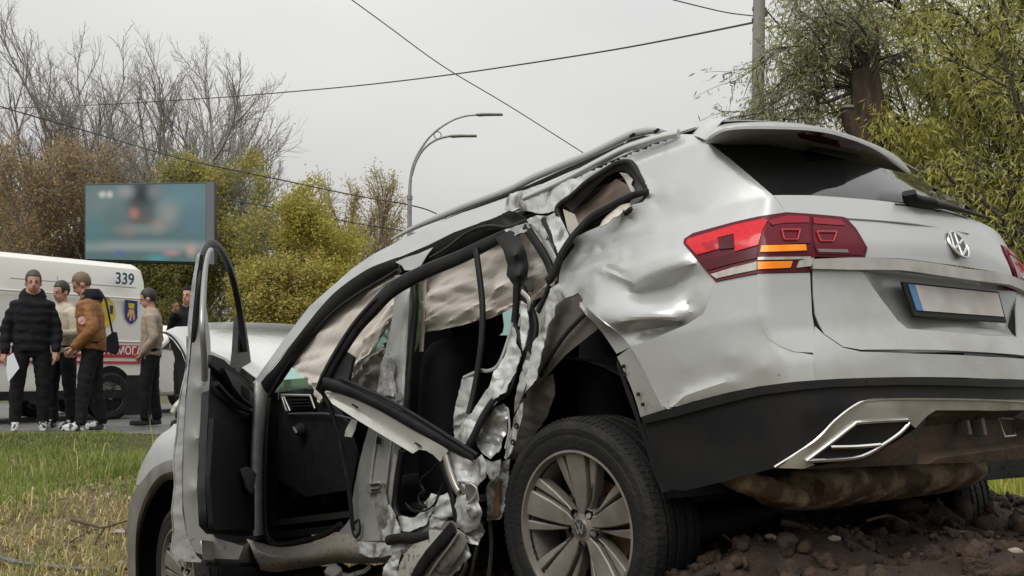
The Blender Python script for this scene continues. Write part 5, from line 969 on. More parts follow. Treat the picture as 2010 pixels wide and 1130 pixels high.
GRN = ((.085, .095, .04), (.068, .082, .042), (.105, .11, .042), (.13, .122, .04)); YEL = ((.22, .165, .035), (.18, .142, .036), (.25, .175, .034), (.14, .12, .036)); YOR = ((.23, .15, .045), (.19, .13, .045), (.15, .12, .045), (.115, .105, .045))
for i, (px, d, H, n, cols, lab) in enumerate(((515, 42, 8.4, 17000, YOR + YEL + GRN, 'tall tree turning yellow-orange right of the open door'), (440, 43, 8.0, 13000, GRN + YOR, 'dark green tree just right of the billboard edge'), (610, 41, 6.6, 13000, YEL, 'bright yellow pointed tree left of the roof rail'), (665, 50, 6.0, 6000, YOR, 'small rusty yellow tree beneath the pale bare ones'), (570, 40, 4.2, 8000, YEL + YOR, 'low yellow shrub just above the windscreen pillar'), (490, 40, 4.0, 8000, YEL + YOR, 'low olive shrub seen inside the open door frame'), (400, 43, 4.5, 8000, YEL + GRN, 'low green shrub left of the open door frame'), (325, 44, 4.2, 8000, GRN + YOR, 'low olive shrub beneath the billboard'), (650, 41, 4.0, 7000, YEL, 'low yellow shrub touching the roof line of the car'), (560, 53, 7.0, 8000, GRN, 'green tree behind the yellow pointed one'), (730, 44, 4.2, 6000, YOR + GRN, 'low rusty shrub by the foot of the street lamp'), (820, 46, 4.5, 6000, GRN, 'green shrub hidden behind the car roof'))):
    tree('autumn_tree', gpos(px, d), lab, 80 + i, BUSHY, H, int(n * 1.9), .105, .6, cols, group='autumn trees across the road', spread=.19, r0=H * .011)
PALE = dict(lev=3, kids=[12, 7, 5], start=[.3, .15, .2], spread=.42, ratio=.5, wig=.08, up=[.02, .08, .05], trunk=.85, rmin=.008)
for i, (px, d, H, lab) in enumerate(((680, 52, 8.6, 'pale half-bare tree left of the street lamp'), (735, 52, 8.9, 'tallest pale half-bare tree next to the street lamp'), (785, 54, 8.4, 'pale half-bare tree crossing the street lamp pole'))):
    tree('half_bare_tree', gpos(px, d), lab, 110 + i, PALE, H, 5000, .09, .6, ((.22, .15, .07), (.18, .13, .075), (.15, .12, .05)), group='half-bare trees by the street lamp', spread=.15, bark=mat('pale_bark', (.26, .21, .17), .9))
# willows on the right
WIL = ((.145, .14, .055), (.19, .165, .05), (.15, .14, .05), (.18, .155, .045), (.10, .11, .055), (.16, .14, .05), (.10, .105, .06))
WILY = ((.20, .17, .04), (.15, .14, .042), (.24, .18, .035), (.12, .12, .045))
WCFG = dict(lev=3, kids=[13, 8, 6], start=[.18, .12, .15], spread=.62, ratio=.5, wig=.10, up=[.02, .0, -.13, -.20], trunk=.85, rmin=.005)
for i, (px, d, H, n, cols, lab, lean) in enumerate(((1945, 17, 8.2, 24000, WIL, 'big willow with yellowing narrow leaves at the right', (.03, 0)), (2090, 15.5, 7.6, 22000, WILY + WIL, 'yellow willow cut by the right picture edge', (-.05, 0)), (1850, 20, 6.2, 11000, WIL, 'greyish willow right behind the cut stump', (0, 0)), (2000, 15.8, 4.4, 16000, WILY, 'low yellow willow right above the tailgate', (0, 0)), (1890, 18, 4.1, 12000, WIL + WILY, 'low green willow behind the rear wiper', (0, 0)), (2180, 14.5, 6.5, 9000, WILY, 'willow beyond the right picture edge', (0, 0)))):
    tree('willow', gpos(px, d, -.1), lab, 130 + i, WCFG, H, int(n * 1.25), .115, .16, cols, lean, BARKD, 'willows at the right', droop=.75, spread=.11, r0=.10)
# pollarded stump with regrowth
sb = gpos(1702, 15.5, -.1); st_ = empty('pollard_tree', sb); tag(st_, 'dark pollarded stump with leafy willow regrowth behind the spoiler', 'tree')
def PS(px, py, dd=0.): w = wpt(px, py, 15.5 + dd); return np.array([w.x - sb[0], w.y - sb[1], w.z - sb[2]])
t = Tree(5); P = [PS(1712, 760), PS(1712, 420), PS(1708, 280), PS(1702, 210), PS(1694, 138)]
V, Fc = sweep(catmull(P, 5), [(c[0] * (1 + .18 * math.sin(5 * i)), c[1]) for i, c in enumerate(circ(.19, 14))], taper=np.interp(np.linspace(0, 1, 21), [0, .6, 1], [1.4, 1.2, .95]))
stump = link('trunk', mesh('trunk', V, Fc), STUMPB, st_, .8)
V, Fc = sweep(catmull([PS(1705, 300), PS(1680, 262), PS(1668, 240), PS(1664, 212)], 4), circ(.10, 10)); link('cut_limb', mesh('limb', V, Fc), STUMPB, stump, .8)
V, Fc = sweep([PS(1664, 213, -.02), PS(1664, 208, -.02)], circ(.105, 12)); link('cut_face', mesh('limb', V, Fc), mat('cut_wood', (.34, .33, .31), .8), stump)
V, Fc = sweep(catmull([PS(1705, 320), PS(1735, 275), PS(1752, 255), PS(1758, 250)], 4), circ(.13, 9), taper=np.linspace(1, .7, 13)); link('burl', mesh('limb', V, Fc), BARKD, stump, .8)
tb = Tree(9)
for P in ([PS(1715, 150), PS(1722, 110), PS(1726, 60), PS(1737, 22)], [PS(1692, 140), PS(1712, 105), PS(1722, 70), PS(1708, 20), PS(1700, -20)]): tb.tube(catmull(P, 5), .035, .014)
rg = random.Random(3)
ends = []
for (sx, sy, mids) in ((1688, 142, [(1682, 90), (1650, 55), (1600, 45), (1560, 60)]), (1680, 150, [(1676, 110), (1660, 70), (1620, 30), (1590, 0)]), (1672, 165, [(1640, 140), (1590, 130), (1540, 150), (1500, 190)]), (1670, 170, [(1630, 165), (1580, 170), (1530, 190), (1480, 225), (1450, 240)]), (1672, 180, [(1640, 185), (1600, 200), (1560, 225), (1540, 245)]), (1684, 145, [(1690, 100), (1680, 50), (1650, 10), (1620, -30)]), (1680, 150, [(1655, 120), (1610, 95), (1560, 95), (1510, 120), (1470, 160)]), (1690, 142, [(1700, 90), (1705, 60), (1680, 10)]), (1710, 150, [(1740, 120), (1765, 90), (1780, 110)]), (1675, 160, [(1640, 110), (1600, 60), (1575, 20), (1560, -20)])):
    for k in range(3):
        P = [PS(sx, sy)] + [PS(x + rg.gauss(0, 14), y + rg.gauss(0, 12), rg.gauss(0, .35) * (i + 1) * .5) for i, (x, y) in enumerate(mids)]; Q = catmull(P, 4); tb.tube(Q, .028 if k == 0 else .014, .006, 4)
        for j in range(4, len(Q), 1):
            for _ in range(2):
                d = np.array([rg.gauss(-.1, .35), rg.gauss(0, .35), rg.gauss(-.15, .3)]); d /= np.linalg.norm(d); L = rg.uniform(.25, .6); R_ = [Q[j] + d * L * u + np.array([0, 0, -.35 * (u * L) ** 2 - .05 * u]) for u in (0, .35, .7, 1)]; tb.tube(R_, .005, .002, 3); tb.tips.append(R_)
link('branches', tb.build(), BARKD, st_)
tb.tips = [q for q in tb.tips if not (abs(q[-1][0]) < .5 and q[-1][2] < PS(1694, 120)[2])]
link('crown', leaves(tb.tips, 7500, .10, .16, ((.09, .10, .06), (.11, .12, .065), (.08, .09, .055), (.14, .135, .06)), 77, .5, .05), LEAFM, st_)
# ------------------------------------------------------------------ grass, litter
def blades(name, n, xr, yr, h, w, cols, dens, label, seed, flat=0.):
    r = np.random.RandomState(seed); x = r.uniform(*xr, n); y = r.uniform(*yr, n); k = (dens(x, y) > r.rand(n)) & (incar(x, y) < .2); x, y = x[k], y[k]; n = len(x); z = ground_z(x, y)
    hh = h * (.45 + .9 * r.rand(n)) * (.6 + 1.1 * (vnoise(x, y, .5, 9) + .4)) * (1 - .62 * np.clip((y - 11.2) / 1.2, 0, 1) * (x < 1)); a = r.rand(n) * 6.28; b = np.abs(r.normal(.35 + flat, .3, n)); ww = w * (.6 + .8 * r.rand(n)); dx, dy = np.cos(a), np.sin(a)
    P0 = np.stack([x, y, z - .01], 1); up = np.stack([np.zeros(n), np.zeros(n), np.ones(n)], 1); D = np.stack([dx, dy, np.zeros(n)], 1); S = np.stack([-dy, dx, np.zeros(n)], 1)
    P1 = P0 + (up * (np.cos(b * .6))[:, None] + D * np.sin(b * .6)[:, None]) * (hh * .55)[:, None]; P2 = P1 + (up * np.cos(b * 1.9)[:, None] + D * np.sin(b * 1.9)[:, None]) * (hh * .5)[:, None]
    V = np.stack([P0 - S * ww[:, None], P0 + S * ww[:, None], P1 + S * ww[:, None] * .75, P1 - S * ww[:, None] * .75, P2, P2], 1)
    V = V[:, :5]; Fq = []; base = (np.arange(n) * 5)[:, None]; V = V.reshape(-1, 3)
    T = np.concatenate([base + np.array([[0, 1, 2]]), base + np.array([[0, 2, 3]]), base + np.array([[3, 2, 4]])], 0)
    me = fastmesh(name, V, T); c = np.array(cols)[r.randint(0, len(cols), n)] * 2.0 * (.7 + .6 * r.rand(n, 1)); tint(me, np.repeat(c, 5, 0)); o = link(name, me, LEAFM); tag(o, label, 'grass', kind='stuff'); return o
G1 = ((.085, .13, .022), (.065, .11, .02), (.11, .15, .03), (.10, .13, .035), (.16, .17, .06)); G2 = ((.30, .24, .12), (.22, .17, .08), (.36, .31, .17), (.13, .13, .04), (.17, .16, .05))
blades('green_grass', 95000, (-8, 1.0), (9.0, 13.2), .135, .0055, G1 + ((.17, .17, .06), (.2, .18, .08)), lambda x, y: np.clip((y - 9.8 + 3.2 * vnoise(x, y, .9, 8) + 1.2 * vnoise(x, y, .3, 18)) / 1.1, 0, 1) * np.clip(1.0 + 1.6 * vnoise(x, y, .5, 31), .4, 1), 'lush green grass along the road edge', 1)
blades('dry_grass', 36000, (-7, 1.0), (6.6, 13.0), .12, .0045, G2, lambda x, y: np.clip((12.4 - y + 2 * vnoise(x, y, .7, 33)) / 3.6, .04, .8), 'dry trampled straw and grass beside the front wheel', 2, .55)
blades('mixed_grass', 15000, (-7, .5), (7, 12), .17, .005, G1 + G2, lambda x, y: np.clip(.45 + 2.0 * vnoise(x, y, .6, 12), 0, 1), 'ragged tufts of mixed grass on the verge', 3, .2)
blades('tall_grass', 5000, (-7, .5), (9.2, 12.4), .36, .005, G1 + ((.26, .24, .11), (.2, .2, .08)), lambda x, y: np.clip(.25 + 2.2 * vnoise(x, y, .45, 22), 0, 1), 'long arching grass tufts near the road edge', 7, .35)
blades('right_grass', 22000, (1.2, 6.5), (6.1, 11), .18, .006, ((.17, .18, .03), (.12, .14, .025), (.22, .2, .05)), lambda x, y: np.ones_like(x) * .9, 'yellow-green grass beyond the dirt at the right', 4)
def scatter(name, n, pos, size, cols, label, seed, m=LEAFM):
    r = np.random.RandomState(seed); x, y = pos(r, n); n = len(x); z = ground_z(x, y) + .012 + .02 * r.rand(n); c = np.stack([x, y, z], 1); u = r.normal(0, 1, (n, 3)) * np.array([1, 1, .35]); u /= np.linalg.norm(u, axis=1)[:, None]; v = np.cross(u, r.normal(0, .4, (n, 3)) + np.array([0, 0, 1])); v /= np.linalg.norm(v, axis=1)[:, None]; s = size * (.5 + r.rand(n, 1))
    V = np.stack([c - u * s, c + v * s * .55 + [0, 0, .006], c + u * s, c - v * s * .55 + [0, 0, .006]], 1).reshape(-1, 3); me = fastmesh(name, V, np.arange(4 * n).reshape(n, 4)); cc = np.array(cols)[r.randint(0, len(cols), n)] * (.6 + .7 * r.rand(n, 1)); tint(me, np.repeat(cc, 4, 0)); return tag(link(name, me, m), label, 'leaves', kind='stuff')
scatter('fallen_leaves', 5200, lambda r, n: (r.uniform(-6, .5, n), 6.6 + 5.6 * r.rand(n) ** 1.4), .026, ((.28, .19, .09), (.36, .27, .13), (.2, .11, .05), (.33, .3, .2), (.15, .1, .06)), 'fallen brown leaves scattered over the dry verge', 5)
# clods of churned soil
def clods(name, n, pos, smin, smax, m, label, seed):
    r = np.random.RandomState(seed); x, y = pos(r, n); z = ground_z(x, y); bm = bmesh.new(); bmesh.ops.create_icosphere(bm, subdivisions=2, radius=1); bv = np.array([v.co[:] for v in bm.verts]); bf = np.array([[v.index for v in f.verts] for f in bm.faces]); bm.free(); nv = len(bv)
    s = smin + (smax - smin) * r.rand(n) ** 2.5; VV = []
    for i in range(n):
        k = bv * (1 + .5 * np.sin(bv @ (r.normal(0, 2.6, (3, 3))) + r.rand(3) * 6).sum(1, keepdims=True) * .5) * (.6 + .7 * r.rand(3)); VV.append(k * s[i] + np.array([x[i], y[i], z[i] + s[i] * .15]))
    me = fastmesh(name, np.concatenate(VV), (np.arange(n)[:, None, None] * nv + bf[None]).reshape(-1, 3)); o = link(name, me, m)
    for p in me.polygons: p.use_smooth = True
    return tag(o, label, 'soil', kind='stuff')
SOIL = mat('clod_soil', (.022, .0125, .0075), .95, col2=(.055, .033, .02), scale=9, bump=.8, bscale=60)
def dpos(r, n):
    x = r.uniform(-1.4, 4.2, n * 3); y = r.uniform(2.9, 5.6, n * 3); k = dirtmask(x, y) > r.rand(n * 3) * .8; return x[k][:n], y[k][:n]
clods('big_clods', 240, dpos, .018, .052, SOIL, 'large dark clods of earth thrown up around the rear axle', 8)
clods('soil_clods', 4200, dpos, .003, .024, SOIL, 'dark lumps of churned soil under the raised rear', 6)
# ================================================================== street lamp, pole, wires, billboard
GALV = mat('galvanised', (.30, .30, .295), .5, .4, col2=(.22, .22, .21), scale=5)
LD_ = 38.
lb = gpos(803, LD_); lamp = empty('street_lamp', lb); tag(lamp, 'tall grey street lamp with two curved arms behind the car roof', 'street lamp')
def LP(px, py): w = wpt(px, py, LD_); return (w.x - lb[0], 0, w.z - lb[2])
bar('pole', [(0, 0, -.2), (0, 0, 2.5), LP(804, 386)], GALV, lamp, circ(.075, 10), n=1, raw=True)
bar('collar', [LP(804, 392), LP(804, 384)], GALV, lamp, circ(.095, 10), n=1, raw=True)
bar('arm', [LP(804, 388), LP(806, 350), LP(813, 318), LP(830, 286), LP(852, 260), LP(884, 238), (LP(912, 228)), LP(938, 225)], GALV, lamp, circ(.05, 8), raw=True, taper=[1.2, 1, .8, .75, .7, .65, .6, .6])
bar('arm', [LP(808, 345), LP(816, 318), LP(832, 292), LP(856, 274), LP(886, 266)], GALV, lamp, circ(.04, 8), raw=True)
bar('ring', [(LP(859 + 7 * math.cos(a), 265 + 7 * math.sin(a))) for a in np.linspace(0, 6.28, 17)[:-1]], GALV, lamp, circ(.018, 6), n=1, raw=True, closed=True)
for (x0, x1, y) in ((934, 987, 225), (882, 936, 267)):
    hd = bar('lamp_head', [LP(x0, y), LP(x0 + 8, y), LP(x0 + 20, y - .5), LP(x1, y - .5)], GALV, lamp, rrect(.30, .085), raw=True, up=(0, 0, 1), taper=[.5, .9, .8, .7], n=2)
PD = 18.
pb = gpos(1488, PD); pole = empty('utility_pole', pb); tag(pole, 'weathered concrete utility pole left of the pollarded stump', 'pole')
CONC = mat('pole_concrete', (.30, .285, .265), .85, col2=(.19, .175, .16), scale=3, bump=.4, bscale=20, stretch=(1, 1, .3))
def PP(px, py, dy=0.): w = wpt(px, py, PD); return (w.x - pb[0], dy, w.z - pb[2])
bar('shaft', [(0, 0, -.3), PP(1487, 240), PP(1491, -60)], CONC, pole, circ(.098, 12), n=1, raw=True, taper=[1.25, 1.05, .95])
for (y, dx) in ((20, -9), (42, -10), (60, -9), (22, 13), (30, 15)):
    br = bar('bracket', [PP(1489, y), PP(1489 + dx, y)], BARKD, pole, circ(.018, 6), n=1, raw=True)
    il = lathe('insulator', [(0, -.035), (.03, -.03), (.02, -.01), (.035, .0), (.02, .02), (.028, .035), (0, .05)], BARKD, pole, 'Z', n=10); il.location = PP(1489 + dx, y - 2)
bar('clamp', [PP(1477, 62), PP(1501, 62)], BARKD, pole, circ(.105, 12), n=1, raw=True) if False else None
WIREM = mat('wire_black', (.035, .035, .036), .6)
def wire(pts, r, label):
    P = [np.array(wpt(x, y, d)) for x, y, d in pts]; base = Vector(P[0]); V, Fc = sweep(catmull(P, 5), circ(r, 5)); o = link('overhead_wire', mesh('wire', np.array(V) - np.array(base), Fc), WIREM); o.location = base; tag(o, label, 'wire', 'overhead wires'); return o
wire([(686, -4, 24), (760, 50, 25), (870, 130, 26), (1000, 208, 27), (1150, 303, 28), (1250, 366, 30), (1360, 460, 40), (1440, 540, 60), (1480, 600, 90)], .012, 'single wire slanting down from the top edge to the roof rail')
wire([(1478, 44, 18), (1340, 72, 21), (1200, 98, 24), (1030, 125, 27), (870, 148, 30), (700, 168, 34), (520, 184, 38), (400, 193, 41), (180, 206, 46), (-40, 214, 50)], .018, 'long wire running left from the utility pole across the sky')
wire([(1300, -6, 17.5), (1380, 14, 17.8), (1430, 25, 18), (1479, 31, 18)], .010, 'short wire entering the utility pole from the top edge')
wire([(-40, 196, 36), (42, 221, 36), (170, 257, 37), (323, 302, 37), (408, 323, 37), (552, 353, 38), (700, 384, 38), (803, 402, 38), (866, 424, 40), (960, 480, 48), (1060, 545, 66), (1120, 600, 95)], .022, 'upper wire descending from the left edge to the street lamp')
wire([(-40, 284, 42), (98, 316, 42), (212, 344, 42), (300, 364, 42), (425, 387, 42), (552, 410, 42), (700, 438, 42), (803, 456, 43), (900, 490, 50), (1000, 540, 68), (1060, 590, 95)], .024, 'lower wire passing behind the top of the billboard')
wire([(455, 370, 55), (540, 386, 56), (640, 409, 57), (800, 450, 66), (900, 500, 90)], .015, 'faint far wire in front of the pale bare trees')
wire([(1503, 18, 18), (1530, 50, 18.2), (1560, 84, 18.5), (1600, 120, 19)], .013, 'wire leaving the utility pole towards the stump, upper one')
wire([(1503, 48, 18), (1525, 78, 18.3), (1545, 100, 18.6), (1590, 140, 19)], .010, 'wire leaving the utility pole towards the stump, lower one')
# billboard: blurred poster of teal and grey patches
BD = 39.; bb = gpos(292, BD); bill = empty('billboard', bb); tag(bill, 'large billboard with a teal and grey poster above the ambulance', 'billboard')
def BP(px, py, dy=0.): w = wpt(px, py, BD); return (w.x - bb[0], dy, w.z - bb[2])
def poster_mat():
    m = bpy.data.materials.new('poster_print'); m.use_nodes = True; nt = m.node_tree; n = nt.nodes; l = nt.links; b = n['Principled BSDF']; b.inputs['Roughness'].default_value = .5
    t = n.new('ShaderNodeTexCoord'); src = n.new('ShaderNodeMapping'); l.new(t.outputs['Generated'], src.inputs['Vector']); sp = n.new('ShaderNodeSeparateXYZ'); l.new(src.outputs[0], sp.inputs[0])
    def blob(cx, cz, rx, rz, col, prev, amt=1.):
        vs = n.new('ShaderNodeVectorMath'); vs.operation = 'SUBTRACT'; vs.inputs[1].default_value = (cx, 0, cz); l.new(src.outputs[0], vs.inputs[0]); vm = n.new('ShaderNodeVectorMath'); vm.operation = 'MULTIPLY'; vm.inputs[1].default_value = (1 / rx, 0, 1 / rz); l.new(vs.outputs[0], vm.inputs[0]); ln = n.new('ShaderNodeVectorMath'); ln.operation = 'LENGTH'; l.new(vm.outputs[0], ln.inputs[0])
        mr = n.new('ShaderNodeMapRange'); mr.interpolation_type = 'SMOOTHSTEP'; mr.inputs[1].default_value = .0; mr.inputs[2].default_value = 1.5; mr.inputs[3].default_value = amt; mr.inputs[4].default_value = 0; l.new(ln.outputs[1], mr.inputs[0])
        mx = n.new('ShaderNodeMix'); mx.data_type = 'RGBA'; l.new(mr.outputs[0], mx.inputs[0]); l.new(prev, mx.inputs[6]); mx.inputs[7].default_value = (*col, 1); return mx.outputs[2]
    c = n.new('ShaderNodeRGB'); c.outputs[0].default_value = (.10, .17, .19, 1); o = c.outputs[0]
    for a in ((.8, .8, .3, .3, (.13, .25, .30)), (.15, .75, .3, .35, (.16, .22, .24)), (.5, .35, 1.2, .10, (.09, .17, .18)), (.5, .20, 1.3, .08, (.28, .33, .34)), (.5, .05, 1.3, .07, (.09, .16, .17)), (.46, .85, .13, .32, (.012, .015, .02)), (.46, .55, .13, .18, (.12, .10, .10)), (.40, .62, .05, .08, (.45, .20, .14)), (.14, .86, .035, .05, (.6, .62, .62)), (.20, .86, .03, .05, (.6, .62, .62)), (.30, .10, .06, .05, (.10, .14, .35)), (.72, .12, .08, .05, (.45, .28, .26)), (.88, .15, .05, .1, (.5, .36, .33)), (.6, .05, .1, .06, (.08, .3, .34)), (.25, .55, .12, .2, (.10, .17, .18)), (.68, .62, .10, .2, (.28, .30, .30)), (.9, .5, .12, .25, (.10, .20, .25)), (.33, .9, .08, .1, (.3, .33, .33)), (.57, .9, .07, .12, (.2, .22, .24)), (.6, .45, .07, .1, (.33, .28, .24)), (.36, .4, .08, .1, (.25, .16, .14)), (.08, .4, .1, .2, (.08, .2, .22)), (.46, .42, .22, .07, (.2, .26, .27))): o = blob(*a[:4], a[4], o, .9)
    l.new(o, b.inputs['Base Color']); return m
prism('poster', [BP(168, 364), BP(404, 360), BP(404, 514), BP(168, 508)], (0, .05, 0), poster_mat(), bill)
FRM = mat('billboard_frame', (.05, .055, .06), .6)
prism('box', [(BP(164, 360)[0], .06, BP(164, 360)[2]), (BP(419, 356)[0], .06, BP(419, 356)[2]), (BP(419, 518)[0], .06, BP(419, 518)[2]), (BP(164, 512)[0], .06, BP(164, 512)[2])], (0, .45, 0), FRM, bill, bev=.02)
prism('side_panel', [BP(404.5, 358), BP(420, 358), BP(420, 519), BP(404.5, 517)], (0, .058, 0), mat('frame_grey', (.13, .14, .15), .6), bill)
bar('support', [(BP(196, 515)[0], .3, BP(196, 512)[2]), (BP(196, 515)[0], .3, -.2)], FRM, bill, circ(.2, 12), n=1, raw=True)
# ================================================================== ambulance
VANW = paint('ambulance_paint', (.66, .65, .605), 0., .4, drops=.03, dirt=.25)
VB = np.array([-5.38, 17.5, 0.]); vu = np.array([-.514, -.857, 0]); vu /= np.linalg.norm(vu); vn = np.array([vu[1] * -1, vu[0], 0]); vn = vn if vn @ (np.array([0, 0, 0]) - VB) > 0 else -vn
va = math.atan2(vu[1], vu[0]); van = empty('ambulance', tuple(VB), va); tag(van, 'white ambulance van with red stripe, number 339 and blue shield emblem', 'ambulance')
inw = 1. if (np.array([-math.sin(va), math.cos(va), 0]) @ vn) < 0 else -1.      # local y that points into the van
def vl(px, py, off=0.):            # pixel on the van's near side -> local (s, y, z)
    w = onW([(px, py)], VB + vn * off, vn)[0] - VB; return (w @ vu, -off * inw, w[2])
H0 = vl(270, 513)[2]; LEN = 5.6
prof = [(0.35, 0.), (.55, 0.), (.62, .015), (1.25, .0), (1.45, .02), (H0 - .28, .10), (H0 - .10, .17), (H0 - .02, .30), (H0 + .01, .6), (H0 + .01, 1.30), (H0 - .02, 1.6), (H0 - .10, 1.73), (H0 - .28, 1.80), (1.25, 1.9), (.35, 1.9)]
def ring(s, f=0., sh=0.): return [(s, (y + (f * (.5 if y < .95 else -.5))) * inw, z - (sh if z > 1.4 else 0)) for z, y in prof]
secs = [ring(.02, .10, .06), ring(.05, .03, .02), ring(.14, .0), ring(.16)] + [ring(x) for x in np.linspace(.3, LEN - 1.4, 12)]
Vv = [p for s in secs for p in s]; k = len(prof); Fc = [(i * k + j, i * k + j + 1, (i + 1) * k + j + 1, (i + 1) * k + j) for i in range(len(secs) - 1) for j in range(k - 1)] + [tuple(range(k))]
me = mesh('body', Vv, Fc); bm = bmesh.new(); bm.from_mesh(me); bmesh.ops.recalc_face_normals(bm, faces=bm.faces); bm.to_mesh(me); bm.free(); link('body', me, VANW, van, .6)
cabz = [(LEN - 1.4, H0 - .02), (LEN - 1.0, H0 - .12), (LEN - .45, 1.35), (LEN - .05, 1.05), (LEN, .5), (LEN, .35), (LEN - 1.4, .35)]
prism('cab', [(x, .02 * inw, z) for x, z in cabz], (0, 1.86 * inw, 0), VANW, van, bev=.04)
prism('cab_window', [(x, .012 * inw, z) for x, z in ((LEN - 1.35, 1.4), (LEN - .6, 1.4), (LEN - 1.02, H0 - .3), (LEN - 1.35, H0 - .3))], (0, .02 * inw, 0), GLASSD, van)
def vstrip(name, pts, m, off=.006, th=.004):
    P = [vl(x, y, off) for x, y in pts]; return prism(name, P, (0, th * inw, 0), m, van)
REDS = mat('ambulance_red', (.45, .02, .03), .4)
def zline(z0, z1, s0, s1, name, m, off=.008):
    y = -off * inw; return prism(name, [(s0, y, z0), (s1, y, z0), (s1, y, z1), (s0, y, z1)], (0, .006 * inw, 0), m, van)
zr1, zr0 = vl(150, 675)[2], vl(150, 700)[2]; zt1, zt0 = vl(150, 708)[2], vl(150, 713)[2]
zline(zr0, zr1, .12, LEN - .3, 'red_stripe', REDS); zline(zt0, zt1, .12, LEN - .3, 'thin_red_stripe', REDS)
zb1, zb0 = vl(150, 766)[2], vl(150, 783)[2]
zline(zb0, zb1, .1, LEN - .2, 'dark_sill', BLACKP, .02)
for py in (584.,):
    z = vl(230, 584)[2]; bar('rub_rail', [(.1, -.012 * inw, z), (LEN - 1.2, -.012 * inw, z)], VANW, van, rrect(.05, .03), n=1, raw=True)
z = vl(240, 563)[2]; bar('door_rail', [(.3, -.006 * inw, z), (2.4, -.006 * inw, z)], mat('rail_grey', (.25, .25, .24), .5), van, rect(.012, .012), n=1, raw=True)
z2 = vl(240, 670)[2]; bar('body_crease', [(.1, .0, z2), (LEN - 1.2, .0, z2)], VANW, van, circ(.015, 6), n=1, raw=True)
sx = vl(122, 520)[0]; bar('panel_seam', [(sx, .075 * inw, H0 - .42), (sx, .098 * inw, H0 - .30)], mat('seam_grey', (.22, .215, .2), .6), van, rect(.006, .010), n=1, raw=True)
bar('roof_box', [(LEN - 2.6, .5 * inw, H0 + .06), (LEN - 1.5, .5 * inw, H0 + .06)], VANW, van, rrect(.7, .12), n=1, raw=True, up=(0, 0, 1))
def text(body, px, py, size, m, name, off=.016, al='CENTER', thick=.002):
    cu = bpy.data.curves.new(name, 'FONT'); cu.body = body; cu.size = size; cu.align_x = al; cu.align_y = 'CENTER'; cu.extrude = thick; cu.offset = size * .018
    o = bpy.data.objects.new(name, cu); COL.objects.link(o); dg = bpy.context.evaluated_depsgraph_get(); me = bpy.data.meshes.new_from_object(o.evaluated_get(dg)); bpy.data.objects.remove(o); bpy.data.curves.remove(cu)
    p = vl(px, py, off); x = Vector((-1, 0, 0)); zz = Vector((0, 0, 1)); yy = x.cross(zz) * -1      # text reads from the front (left) to the rear (right)
    M = Matrix(((x[0], zz[0], -yy[0], p[0]), (x[1], zz[1], -yy[1], p[1]), (x[2], zz[2], -yy[2], p[2]), (0, 0, 0, 1))); me.transform(M)
    return link(name, me, m, van)
NAVY = mat('number_navy', (.03, .075, .13), .45); WLET = mat('letter_white', (.68, .67, .64), .5)
text('339', 245, 548, .235, NAVY, 'number'); 
zc = (vl(200, 675)[2] + vl(200, 701)[2]) / 2
def texts(body, s, z, size, m, name):
    o = text(body, 200, 690, size, m, name, al='RIGHT'); p = vl(200, 690, .016); o.data.transform(Matrix.Translation((s - p[0], 0, z - p[2]))); return o
sE = vl(278, 690)[0]; hL = (vl(200, 675)[2] - vl(200, 701)[2])
texts('ЕКСТРЕНА МЕДИЧНА ДОПОМОГА', sE, zc, hL * .86, WLET, 'lettering')
SHB = mat('shield_blue', (.02, .04, .16), .45); YEL_ = mat('emblem_yellow', (.62, .46, .04), .5); ORF = mat('emblem_orange', (.62, .36, .16), .5)
sh = vstrip('shield', [(245, 588), (270, 591), (270, 624), (266, 630), (258, 636), (250, 630), (246, 622)], SHB)
for pts, m in (([(252, 594), (264, 596), (263, 606), (253, 604)], YEL_), ([(254, 606), (263, 608), (265, 626), (262, 630), (260, 614), (257, 630), (254, 628), (256, 614), (251, 624), (250, 618)], ORF)):
    P = [vl(x, y, .012) for x, y in pts]; o = prism('figure', P, (0, .004 * inw, 0), m, None); o.parent = sh
c0 = vl(203, 612, .008); R_ = abs(vl(216, 582)[2] - vl(216, 642)[2]) / 2
rd = prism('round_emblem', [(c0[0] + R_ * math.cos(a), c0[1], c0[2] + R_ * math.sin(a)) for a in np.linspace(0, 6.283, 37)[:-1]], (0, .004 * inw, 0), YEL_, van)
prism('emblem_centre', [(c0[0] + R_ * .55 * math.cos(a), c0[1] - .004 * inw, c0[2] + R_ * .55 * math.sin(a)) for a in np.linspace(0, 6.283, 37)[:-1]], (0, .004 * inw, 0), mat('emblem_ochre', (.5, .38, .05), .5), rd)
prism('emblem_mark', [(c0[0] - R_ * .75, c0[1] - .006 * inw, c0[2] + .1), (c0[0] - R_ * .5, c0[1] - .006 * inw, c0[2] + .1), (c0[0] - R_ * .5, c0[1] - .006 * inw, c0[2] - .02), (c0[0] - R_ * .75, c0[1] - .006 * inw, c0[2] - .02)], (0, .004 * inw, 0), SHB, rd)
